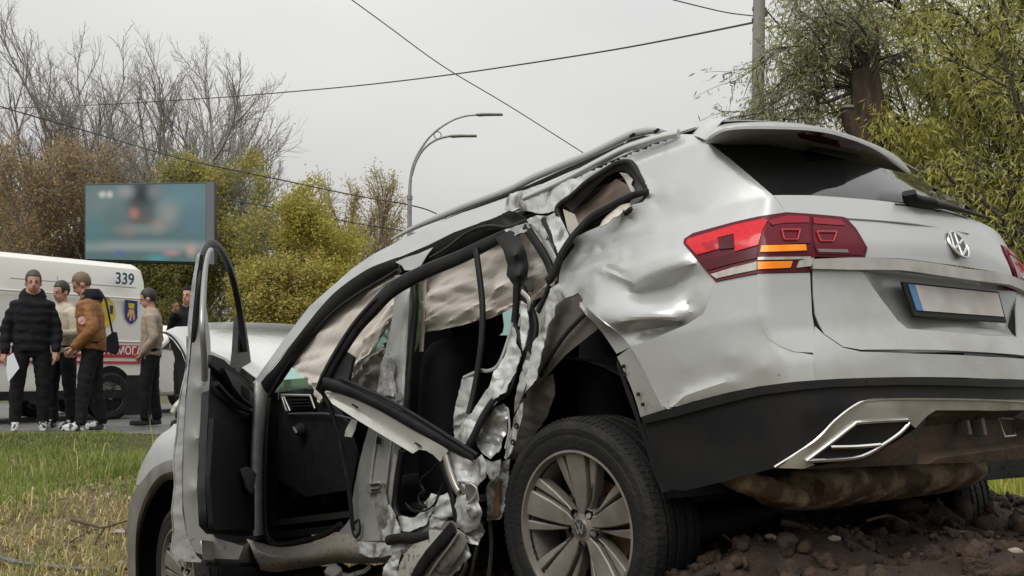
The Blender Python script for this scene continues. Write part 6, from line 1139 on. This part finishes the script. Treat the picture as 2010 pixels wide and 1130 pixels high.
# wheels of the van
def vanwheel(s, y):
    w = empty('wheel', (s, y * inw, .33), parent=van); si = -inw
    lathe('tyre', [(.22, -.1), (.30, -.11), (.335, -.09), (.335, .09), (.30, .11), (.22, .1)], TYREM, w, n=36, closed=True); rm = lathe('rim', [(.225, -.105), (.22, -.07), (.16, -.045), (.14, -.07), (.06, -.075), (.05, -.1), (0, -.1), (0, .1), (.225, .1)] if si < 0 else [(.225, .105), (.22, .07), (.16, .045), (.14, .07), (.06, .075), (.05, .1), (0, .1), (0, -.1), (.225, -.1)], mat('steel_rim', (.25, .25, .24), .5, .5), w, n=36)
    for k in range(8):
        a = k * math.pi / 4; q = lathe('rim_hole', [(0, 0), (.025, 0)], DARKIN, rm, n=10); q.location = (.175 * math.cos(a), si * .062, .175 * math.sin(a))
    return w
sw_ = vl(216, 800)[0]
for s in (sw_, sw_ + 3.3):
    lathe('wheel_arch', [(.0, -.004), (.40, -.004)], DARKIN, van, n=32).location = (s, -.004 * inw, .36); vanwheel(s, .085); vanwheel(s, 1.75)
prism('rear_bumper', [(-.08, .05 * inw, .35), (-.08, 1.85 * inw, .35), (.1, 1.85 * inw, .35), (.1, .05 * inw, .35)], (0, 0, .22), BLACKP, van, bev=.02)
prism('mud_panel', [vl(250, 736, .012), vl(276, 736, .012), vl(280, 812, .012), vl(238, 812, .012), vl(236, 770, .012)], (0, .01 * inw, 0), BLACKP, van)
prism('rear_lamp', [(.03, -.004 * inw, .75), (.12, -.012 * inw, .75), (.12, -.012 * inw, 1.15), (.03, -.004 * inw, 1.15)], (0, .02 * inw, 0), REDD, van)
# pale car parked behind the ambulance
hc0 = gpos(318, 20.5); pc = empty('parked_car', hc0, math.radians(62)); tag(pc, 'white car mostly hidden behind the ambulance and bonnet', 'car')
SIDE = [(-2.1, .35), (-2.15, .75), (-1.9, .95), (-1.1, 1.02), (-.5, 1.45), (.7, 1.48), (1.5, 1.05), (2.1, .98), (2.2, .6), (2.15, .32), (1.75, .30), (1.6, .55), (1.3, .64), (1.0, .55), (.85, .3), (-.9, .28), (-1.05, .55), (-1.35, .64), (-1.65, .55), (-1.8, .32)]
prism('body', [(x, -.85, z) for x, z in SIDE], (0, 1.7, 0), VANW, pc, bev=.06)
prism('side_window', [(x, -.857, z) for x, z in ((-.9, 1.04), (-.42, 1.38), (.6, 1.41), (1.2, 1.06))], (0, .01, 0), GLASSD, pc)
for x in (-1.35, 1.3):
    for y in (-.76, .76):
        w = empty('wheel', (x, y, .31), parent=pc); lathe('tyre', [(.2, -.09), (.28, -.1), (.31, -.08), (.31, .08), (.28, .1), (.2, .09)], TYREM, w, n=28, closed=True); lathe('rim', [(.205, -.09), (.19, -.05), (.05, -.07), (0, -.07), (0, .07), (.05, .07), (.19, .05), (.205, .09)], RIMM, w, n=28)
# ================================================================== people
SKIN = mat('skin', (.42, .24, .17), .55, col2=(.38, .20, .14), scale=10)
def limb(V, F, M, pts, rad, mi, sides=12, flat=1.):
    P = catmull(np.array(pts, float), 4); R = np.interp(np.linspace(0, 1, len(P)), np.linspace(0, 1, len(rad)), rad)
    T = np.gradient(P, axis=0); T /= np.linalg.norm(T, axis=1)[:, None]; P = np.concatenate([[P[0] - T[0] * R[0] * .6], P, [P[-1] + T[-1] * R[-1] * .6]]); R = np.concatenate([[R[0] * .5], R, [R[-1] * .5]])
    v, f = sweep(P, circ(1, sides, flat), taper=R); b = len(V); V += list(v); F += [tuple(i + b for i in q) for q in f]; M += [mi] * len(f)
def ellip(V, F, M, c, r, mi, n=12):
    b = len(V)
    for i in range(n + 1):
        th = math.pi * i / n
        for j in range(n * 2): a = math.pi * j / n; V.append(np.array(c) + np.array([r[0] * math.sin(th) * math.cos(a), r[1] * math.sin(th) * math.sin(a), r[2] * math.cos(th)]))
    m = n * 2
    for i in range(n):
        for j in range(m): F.append((b + i * m + j, b + (i + 1) * m + j, b + (i + 1) * m + (j + 1) % m, b + i * m + (j + 1) % m)); M.append(mi)
def rings(V, F, M, rs, mi, n=20):
    b = len(V)
    for (c, rx, ry) in rs:
        for j in range(n):
            a = 2 * math.pi * j / n; ca, sa = math.cos(a), math.sin(a); V.append(np.array(c) + np.array([rx * np.sign(ca) * abs(ca) ** .8, ry * np.sign(sa) * abs(sa) ** .8, 0]))
    for i in range(len(rs) - 1):
        for j in range(n): F.append((b + i * n + j, b + i * n + (j + 1) % n, b + (i + 1) * n + (j + 1) % n, b + (i + 1) * n + j)); M.append(mi)
    F.append(tuple(b + j for j in range(n))[::-1]); M.append(mi); F.append(tuple(b + (len(rs) - 1) * n + j for j in range(n))); M.append(mi)
from mathutils.kdtree import KDTree
from mathutils import noise as mnoise
def person(px, d, H, head_to, mats, label, arms, hair, lean=0., bow=0., feet=.12, bulk=1., hood=None, turn=0., beard=None, vest=False, group='people beside the ambulance', legs=(0, 0)):
    """mats: jacket, trousers, shoes. local +Y is where the person faces, +X is the person's right"""
    base = gpos(px, d); rz = head_to; S = H / 1.78; p = empty('person', base, rz); V, F, M = [], [], []
    ly = lean                                                       # forward shift of the shoulders
    for i, s in enumerate((-1, 1)):
        fy = legs[i]
        limb(V, F, M, [(s * .095, 0, .93), (s * (.09 + feet * .3), .015 + fy * .5, .52), (s * (.08 + feet * .45), -.02 + fy, .10)], [.105, .095, .08, .07, .066], 1)
        ellip(V, F, M, (s * (.08 + feet * .45), .05 + fy, .05), (.045, .13, .045), 2, 8); ellip(V, F, M, (s * (.08 + feet * .45), .05 + fy, .02), (.048, .14, .022), 2, 8)
    rings(V, F, M, [((0, 0, .82), .15, .105), ((0, 0, .90), .155, .11), ((0, 0, .94), .14, .10)], 1)
    b = bulk
    rings(V, F, M, [((0, .0, .88), .165 * b, .125 * b), ((0, .0, .98), .175 * b, .13 * b), ((0, ly * .4, 1.10), .175 * b, .13 * b), ((0, ly * .75, 1.28), .19 * b, .135 * b), ((0, ly, 1.40), .19 * b, .12 * b), ((0, ly, 1.47), .13, .085), ((0, ly + .01, 1.51), .07, .065)], 0)
    for s, (el, wr) in zip((-1, 1), arms):
        sh_ = (s * .155, ly, 1.405)
        limb(V, F, M, [sh_, tuple(np.array(el) * .5 + np.array(sh_) * .5), el, tuple(np.array(el) * .45 + np.array(wr) * .55), wr], [.066 * b, .066 * b, .060 * b, .054 * b, .045 * b], 0)
    hx = np.array([0, ly + .03 + bow * .08, 1.635 - abs(bow) * .03])
    limb(V, F, M, [(0, ly, 1.45), tuple(hx + (0, -.02, -.06))], [.06, .055], 3)
    cb, sb_ = math.cos(bow), math.sin(bow); ct_, st2 = math.cos(turn), math.sin(turn)
    def hp(x, y, z):
        y2, z2 = y * cb + z * sb_, -y * sb_ + z * cb; return hx + np.array([x * ct_ - y2 * st2, x * st2 + y2 * ct_, z2])
    hv, hf, hm = [], [], []
    ellip(hv, hf, hm, (0, -.01, .035), (.078, .098, .105), 3, 14); ellip(hv, hf, hm, (0, .02, -.04), (.062, .075, .075), 3, 12); ellip(hv, hf, hm, (0, .035, -.085), (.035, .045, .03), 3, 8)
    ellip(hv, hf, hm, (0, .098, -.012), (.013, .022, .022), 3, 8); ellip(hv, hf, hm, (0, .09, .012), (.010, .016, .03), 3, 8); ellip(hv, hf, hm, (0, .083, -.052), (.026, .014, .010), 4, 8)
    for s in (-1, 1): ellip(hv, hf, hm, (s * .08, -.01, -.005), (.012, .022, .032), 3, 8); ellip(hv, hf, hm, (s * .031, .084, .016), (.009, .008, .005), 5, 8); ellip(hv, hf, hm, (s * .034, .086, .036), (.017, .006, .003), 6, 8)
    b0 = len(V); V += [hp(*v) for v in hv]; F += [tuple(i + b0 for i in f) for f in hf]; M += hm
    if hood: rings(V, F, M, [((0, ly - .02, 1.42), .13, .11), ((0, ly - .035, 1.49), .145, .125), ((0, ly - .04, 1.55), .125, .105), ((0, ly - .04, 1.58), .09, .07)], 7)
    me = mesh('person', np.array(V) * S, F); src = bpy.data.objects.new('src', me); COL.objects.link(src)
    md = src.modifiers.new('r', 'REMESH'); md.mode = 'VOXEL'; md.voxel_size = .0115; md.use_smooth_shade = True; sm = src.modifiers.new('s', 'SMOOTH'); sm.factor = .5; sm.iterations = 2
    dg = bpy.context.evaluated_depsgraph_get(); out = bpy.data.meshes.new_from_object(src.evaluated_get(dg)); kd = KDTree(len(F)); VA = np.array(V) * S
    for i, f in enumerate(F): kd.insert(Vector(VA[list(f)].mean(0)), i)
    kd.balance(); bpy.data.objects.remove(src)
    co = np.empty(len(out.vertices) * 3, np.float32); out.vertices.foreach_get('co', co); co = co.reshape(-1, 3); vm = np.array([M[kd.find(Vector(c))[1]] for c in co])
    nv = np.empty(len(out.vertices) * 3, np.float32); out.vertices.foreach_get('normal', nv); nv = nv.reshape(-1, 3)
    for i in range(len(co)):                                        # folds in cloth
        if vm[i] in (0, 1, 7):
            q = Vector(co[i]); f_ = .009 if vm[i] == 0 else .008
            co[i] += nv[i] * f_ * (mnoise.noise(Vector((q.x * 9, q.y * 9, q.z * 16 + px))) + .5 * mnoise.noise(q * 26) + (.5 * math.sin(q.z * 62 + 2 * mnoise.noise(q * 5)) if vest and vm[i] == 0 else 0))
    out.vertices.foreach_set('co', co.ravel())
    for m in (mats[0], mats[1], mats[2], SKIN, mat('lips', (.36, .15, .12), .5), mat('eye_dark', (.16, .10, .08), .4), hair, hood or mats[0]): out.materials.append(m)
    pi = np.array([np.bincount(vm[list(pl.vertices)]).argmax() for pl in out.polygons], np.int32); out.polygons.foreach_set('material_index', pi)
    # hands: palm and five bent fingers, joined to the same mesh
    hv, hf = [], []; mm = []
    for s, (el, wr), grip in zip((-1, 1), arms, (0, 1)):
        wv = np.array(wr); dv = wv - np.array(el); dv /= np.linalg.norm(dv); sd = np.cross(dv, (0, 1, 0)); sd = sd / (np.linalg.norm(sd) + 1e-9) if np.linalg.norm(sd) > .1 else np.array([1., 0, 0]); fw = np.cross(sd, dv)
        limb(hv, hf, mm, [wv - dv * .02, wv + dv * .09], [.028, .04, .038], 3, 8, .55)
        for q, L in zip((-.03, -.01, .01, .03), (.065, .078, .072, .055)): limb(hv, hf, mm, [wv + dv * .085 + fw * q, wv + dv * (.085 + L * .55) + fw * q + sd * .012 * -s, wv + dv * (.085 + L * .85) + fw * q + sd * .035 * -s], [.010, .009, .007], 3, 6)
        limb(hv, hf, mm, [wv + dv * .03 + fw * .03, wv + dv * .06 + fw * .055, wv + dv * .09 + fw * .06], [.012, .010, .008], 3, 6)
    bm = bmesh.new(); bm.from_mesh(out); vs = [bm.verts.new(np.array(v) * S) for v in hv]
    for f in hf:
        fc = bm.faces.new([vs[i] for i in f]); fc.material_index = 3; fc.smooth = True
    bm.to_mesh(out); bm.free()
    body = link('body', out, None, p)
    # hair: a cap over the skull
    hv = []; hf = []; hm = []; ellip(hv, hf, hm, (0, -.018, .045), (.086, .103, .107), 0, 16); vv = []
    for v in hv:
        v = np.array(v); n_ = 1 + .045 * mnoise.noise(Vector(v) * 45) + .03 * mnoise.noise(Vector(v) * 120)
        if v[1] > .045 and v[2] < .085: v = v * .80
        if v[2] < -.02 and v[1] > -.03: v = v * .8
        vv.append(hp(*(v * n_)) * S)
    link('hair', mesh('hair', vv, hf), hair, p, 1.2)
    tag(p, label, 'person', group); p['S'] = S; return p
def cloth_m(n, c, c2=None, rough=.9): return mat(n, c, rough, col2=c2 or tuple(x * 1.4 for x in c), scale=14, bump=.35, bscale=90, spec=.2)
JBLK = cloth_m('black_quilted', (.009, .0095, .012)); TBLK = cloth_m('black_trousers', (.010, .010, .011)); SHW = mat('white_trainers', (.5, .5, .48), .5, col2=(.02, .02, .02), scale=14, contrast=(.5, .54)); SHB_ = mat('black_shoes', (.012, .012, .012), .5)
BEI = cloth_m('beige_knit', (.40, .36, .28)); BRN = cloth_m('brown_bomber', (.20, .088, .032), (.26, .12, .045), .55); FLE = cloth_m('fleece', (.26, .21, .16), (.33, .275, .215)); HB = mat('hair_dark', (.022, .017, .013), .6); HF_ = mat('hair_fair', (.13, .09, .055), .6); HBR = mat('hair_brown', (.05, .035, .025), .6)
R = math.radians
p1 = person(60, 13.35, 1.83, R(205), (JBLK, TBLK, SHW), 'person in black quilted jacket and black trousers holding white paper', (((-.255, .02, 1.13), (-.25, .10, .88)), ((.26, -.02, 1.13), (.27, .06, .86))), HBR, bulk=1.08, feet=.14, hood=JBLK, vest=True, bow=.15)
p2 = person(122, 14.0, 1.76, R(150), (BEI, TBLK, SHW), 'person in beige knit top standing between the two jackets', (((-.26, .04, 1.14), (-.10, .27, 1.12)), ((.26, .02, 1.14), (.12, .27, 1.10))), HB, feet=.2, bow=.2)
p3 = person(182, 13.5, 1.83, R(105), (BRN, TBLK, SHW), 'person in brown bomber jacket with black hood and shoulder bag', (((-.26, .0, 1.12), (-.20, .18, .92)), ((.26, .0, 1.12), (.22, .16, .93))), HF_, bulk=1.14, feet=.14, hood=JBLK, bow=.55, lean=.06, legs=(.12, -.08))
p4 = person(296, 14.9, 1.74, R(100), (FLE, TBLK, SHB_), 'person in tan fleece jacket with hands in trouser pockets', (((-.25, -.06, 1.12), (-.19, .08, .93)), ((.25, -.06, 1.12), (.19, .08, .93))), HB, bulk=1.02, feet=.06, bow=.3, legs=(.06, -.06))
p5 = person(371, 14.6, 1.74, R(160), (JBLK, TBLK, SHB_), 'hooded person in black half hidden behind the open door', (((-.27, .02, 1.14), (-.22, .12, .92)), ((.26, .04, 1.2), (.08, .2, 1.42))), JBLK, bulk=1.1, feet=.1, hood=JBLK)
# paper, bag, patch
w = wpt(20, 722, 13.1); pr_ = empty('paper', w); pp = [np.array(wpt(x, y, 13.1)) - np.array(w) for x, y in ((14, 700), (26, 692), (38, 722), (16, 750), (12, 726))]
bpy.data.objects.remove(pr_); o = prism('paper_sheet', pp, (0, .002, 0), mat('paper', (.62, .64, .70), .7), None); o.location = w; tag(o, 'white paper sheet in the hand of the person in black', 'paper')
w = Vector((p3.location.x, p3.location.y, 0)); pt = np.array(wpt(161, 629, 13.20)); base = Vector(pt)
o = lathe('patch', [(0, -.006), (.042, -.006), (.045, .0)], mat('patch_white', (.6, .52, .5), .7, col2=(.5, .1, .12), scale=30), None, n=20); o.parent = p3; lp = p3.matrix_basis.inverted() @ base; o.matrix_local = Matrix.Translation(lp) @ Matrix.Rotation(-p3.rotation_euler.z + .25, 4, 'Z')
bx = wpt(218, 675, 13.25); bag = empty('shoulder_bag', bx); tag(bag, 'small black shoulder bag hanging at the brown jacket', 'bag')
def bgp(x, y, d): q = wpt(x, y, d); return (q.x - bx.x, q.y - bx.y, q.z - bx.z)
prism('pouch', [bgp(208, 660, 13.2), bgp(222, 650, 13.25), bgp(227, 684, 13.28), bgp(222, 696, 13.25), bgp(208, 690, 13.2)], (.02, .09, 0), JBLK, bag, bev=.012)
bar('strap', [bgp(221, 655, 13.26), bgp(214, 620, 13.22), bgp(207, 588, 13.24), bgp(196, 572, 13.34)], JBLK, bag, rect(.022, .005), raw=True)
# ================================================================== debris on the ground
P = [np.array(wpt(x, y, dd)) for x, y, dd in ((-60, 1080, 8.0), (0, 1094, 7.9), (40, 1104, 7.8), (100, 1116, 7.75), (170, 1124, 7.7), (250, 1126, 7.7))]
for q in P: q[2] = max(q[2], float(ground_z(np.array([q[0]]), np.array([q[1]]))[0]) + .02)
V, Fc = sweep(catmull(P, 5), rrect(.05, .02)); o = link('trim_strip', mesh('s', np.array(V) - P[0], Fc), mat('strip_grey', (.16, .16, .165), .4, .2, col2=(.05, .05, .05), scale=9), None, .7); o.location = P[0]; tag(o, 'long bent grey trim strip lying on the dry grass', 'car trim')
def gw(px, py, d, up=.02):
    q = np.array(wpt(px, py, d)); q[2] = float(ground_z(np.array([q[0]]), np.array([q[1]]))[0]) + up; return q
def shard(name, px, py, d, s, m, label, seed, cat, grp=None, th=.004):
    r = np.random.RandomState(seed); q = gw(px, py, d); n = 7; a = np.sort(r.rand(n)) * 6.28; P = [(s * math.cos(t) * (.5 + r.rand()), s * math.sin(t) * (.4 + .6 * r.rand()), .25 * s * (r.rand() - .3)) for t in a]; o = prism(name, P, (0, 0, th), m, None); o.location = q; o.rotation_euler = (r.normal(0, .25), r.normal(0, .25), r.rand() * 6); tag(o, label, cat, grp); return o
shard('plate_shard', 232, 1015, 8.9, .09, mat('shard_mauve', (.30, .26, .26), .5), 'flat greyish plastic shard on the grass by the front arch', 3, 'car debris')
for i, (x, y, dd, s, lab) in enumerate(((655, 1120, 5.6, .05, 'leftmost white plastic fragment beneath the sill'), (678, 1117, 5.6, .035, 'smallest white fragment beneath the sill'), (690, 1116, 5.58, .045, 'white fragment beneath the sill, third from the left'), (709, 1114, 5.55, .05, 'rightmost white plastic fragment beneath the sill'))):
    shard('plastic_fragment', x, y, dd, s, WHITEP, lab, 10 + i, 'car debris', 'white fragments beneath the sill', .02)
TW = mat('dark_twig', (.05, .036, .028), .9)
for i, (pts, r_, lab) in enumerate((([(140, 1020, 9), (185, 1032, 8.7), (205, 1035, 8.6), (250, 1022, 8.5)], .010, 'dark forked twig reaching to the front wheel arch'), ([(205, 1035, 8.6), (190, 1060, 8.5), (182, 1080, 8.4)], .008, 'short dark twig hanging from the forked one'), ([(100, 1095, 8), (140, 1062, 8.2), (190, 1038, 8.5)], .006, 'thin pale twig slanting over the dry grass'), ([(120, 1010, 9.2), (112, 1060, 8.6), (106, 1090, 8.2)], .005, 'upright thin stalk left of the twigs'))):
    P = [np.array(wpt(*q)) for q in pts]; V, Fc = sweep(catmull(P, 4), circ(r_, 5), taper=np.linspace(1, .5, 4 * (len(P) - 1) + 1)); o = link('twig', mesh('t', np.array(V) - P[0], Fc), TW, None); o.location = P[0]; tag(o, lab, 'twig')
for i, (pts, r_, lab) in enumerate((([(1535, 1025, 4.2), (1575, 1035, 4.15), (1600, 1060, 4.1), (1612, 1095, 4.05)], .013, 'thick dark root curling out of the churned soil'), ([(1700, 1022, 4.3), (1745, 1012, 4.3), (1780, 1026, 4.25)], .006, 'thin pale root under the muffler'), ([(1850, 1046, 4.2), (1900, 1044, 4.2), (1940, 1060, 4.15), (1990, 1072, 4.1)], .006, 'thin root crossing the dirt at the right'), ([(1420, 1050, 4.1), (1440, 1062, 4.05), (1470, 1060, 4.0)], .005, 'tiny root beside the rear tyre'))):
    P = [np.array(wpt(*q)) for q in pts]; V, Fc = sweep(catmull(P, 5), circ(r_, 6), taper=np.linspace(1, .35, 5 * (len(P) - 1) + 1)); o = link('root', mesh('t', np.array(V) - P[0], Fc), mat('root_bark', (.10, .06, .04), .9, col2=(.16, .11, .08), scale=20), None); o.location = P[0]; tag(o, lab, 'root')
STN = mat('pale_stone', (.36, .31, .24), .85, col2=(.24, .19, .14), scale=18)
for i, (x, y, dd, s, lab) in enumerate(((1513, 1080, 3.95, .016, 'pale pebble in the dirt left of the root'), (1638, 1097, 3.85, .018, 'pale pebble in the dirt below the thick root'), (1592, 1018, 4.35, .014, 'pale pebble just below the exhaust pipe'), (1995, 1104, 3.8, .02, 'pale pebble at the lower right corner'), (1425, 1060, 4.05, .012, 'tiny pebble beside the rear tyre tread'))):
    r = np.random.RandomState(i); bm = bmesh.new(); bmesh.ops.create_icosphere(bm, subdivisions=2, radius=s)
    for v in bm.verts: v.co = Vector((v.co.x * 1.3, v.co.y, v.co.z * .7)) * (1 + .3 * mnoise.noise(v.co * 60 + Vector((i, 0, 0))))
    me = bpy.data.meshes.new('stone'); bm.to_mesh(me); bm.free(); o = link('stone', me, STN, None, 1.); o.location = gw(x, y, dd, s * .4); tag(o, lab, 'stone')
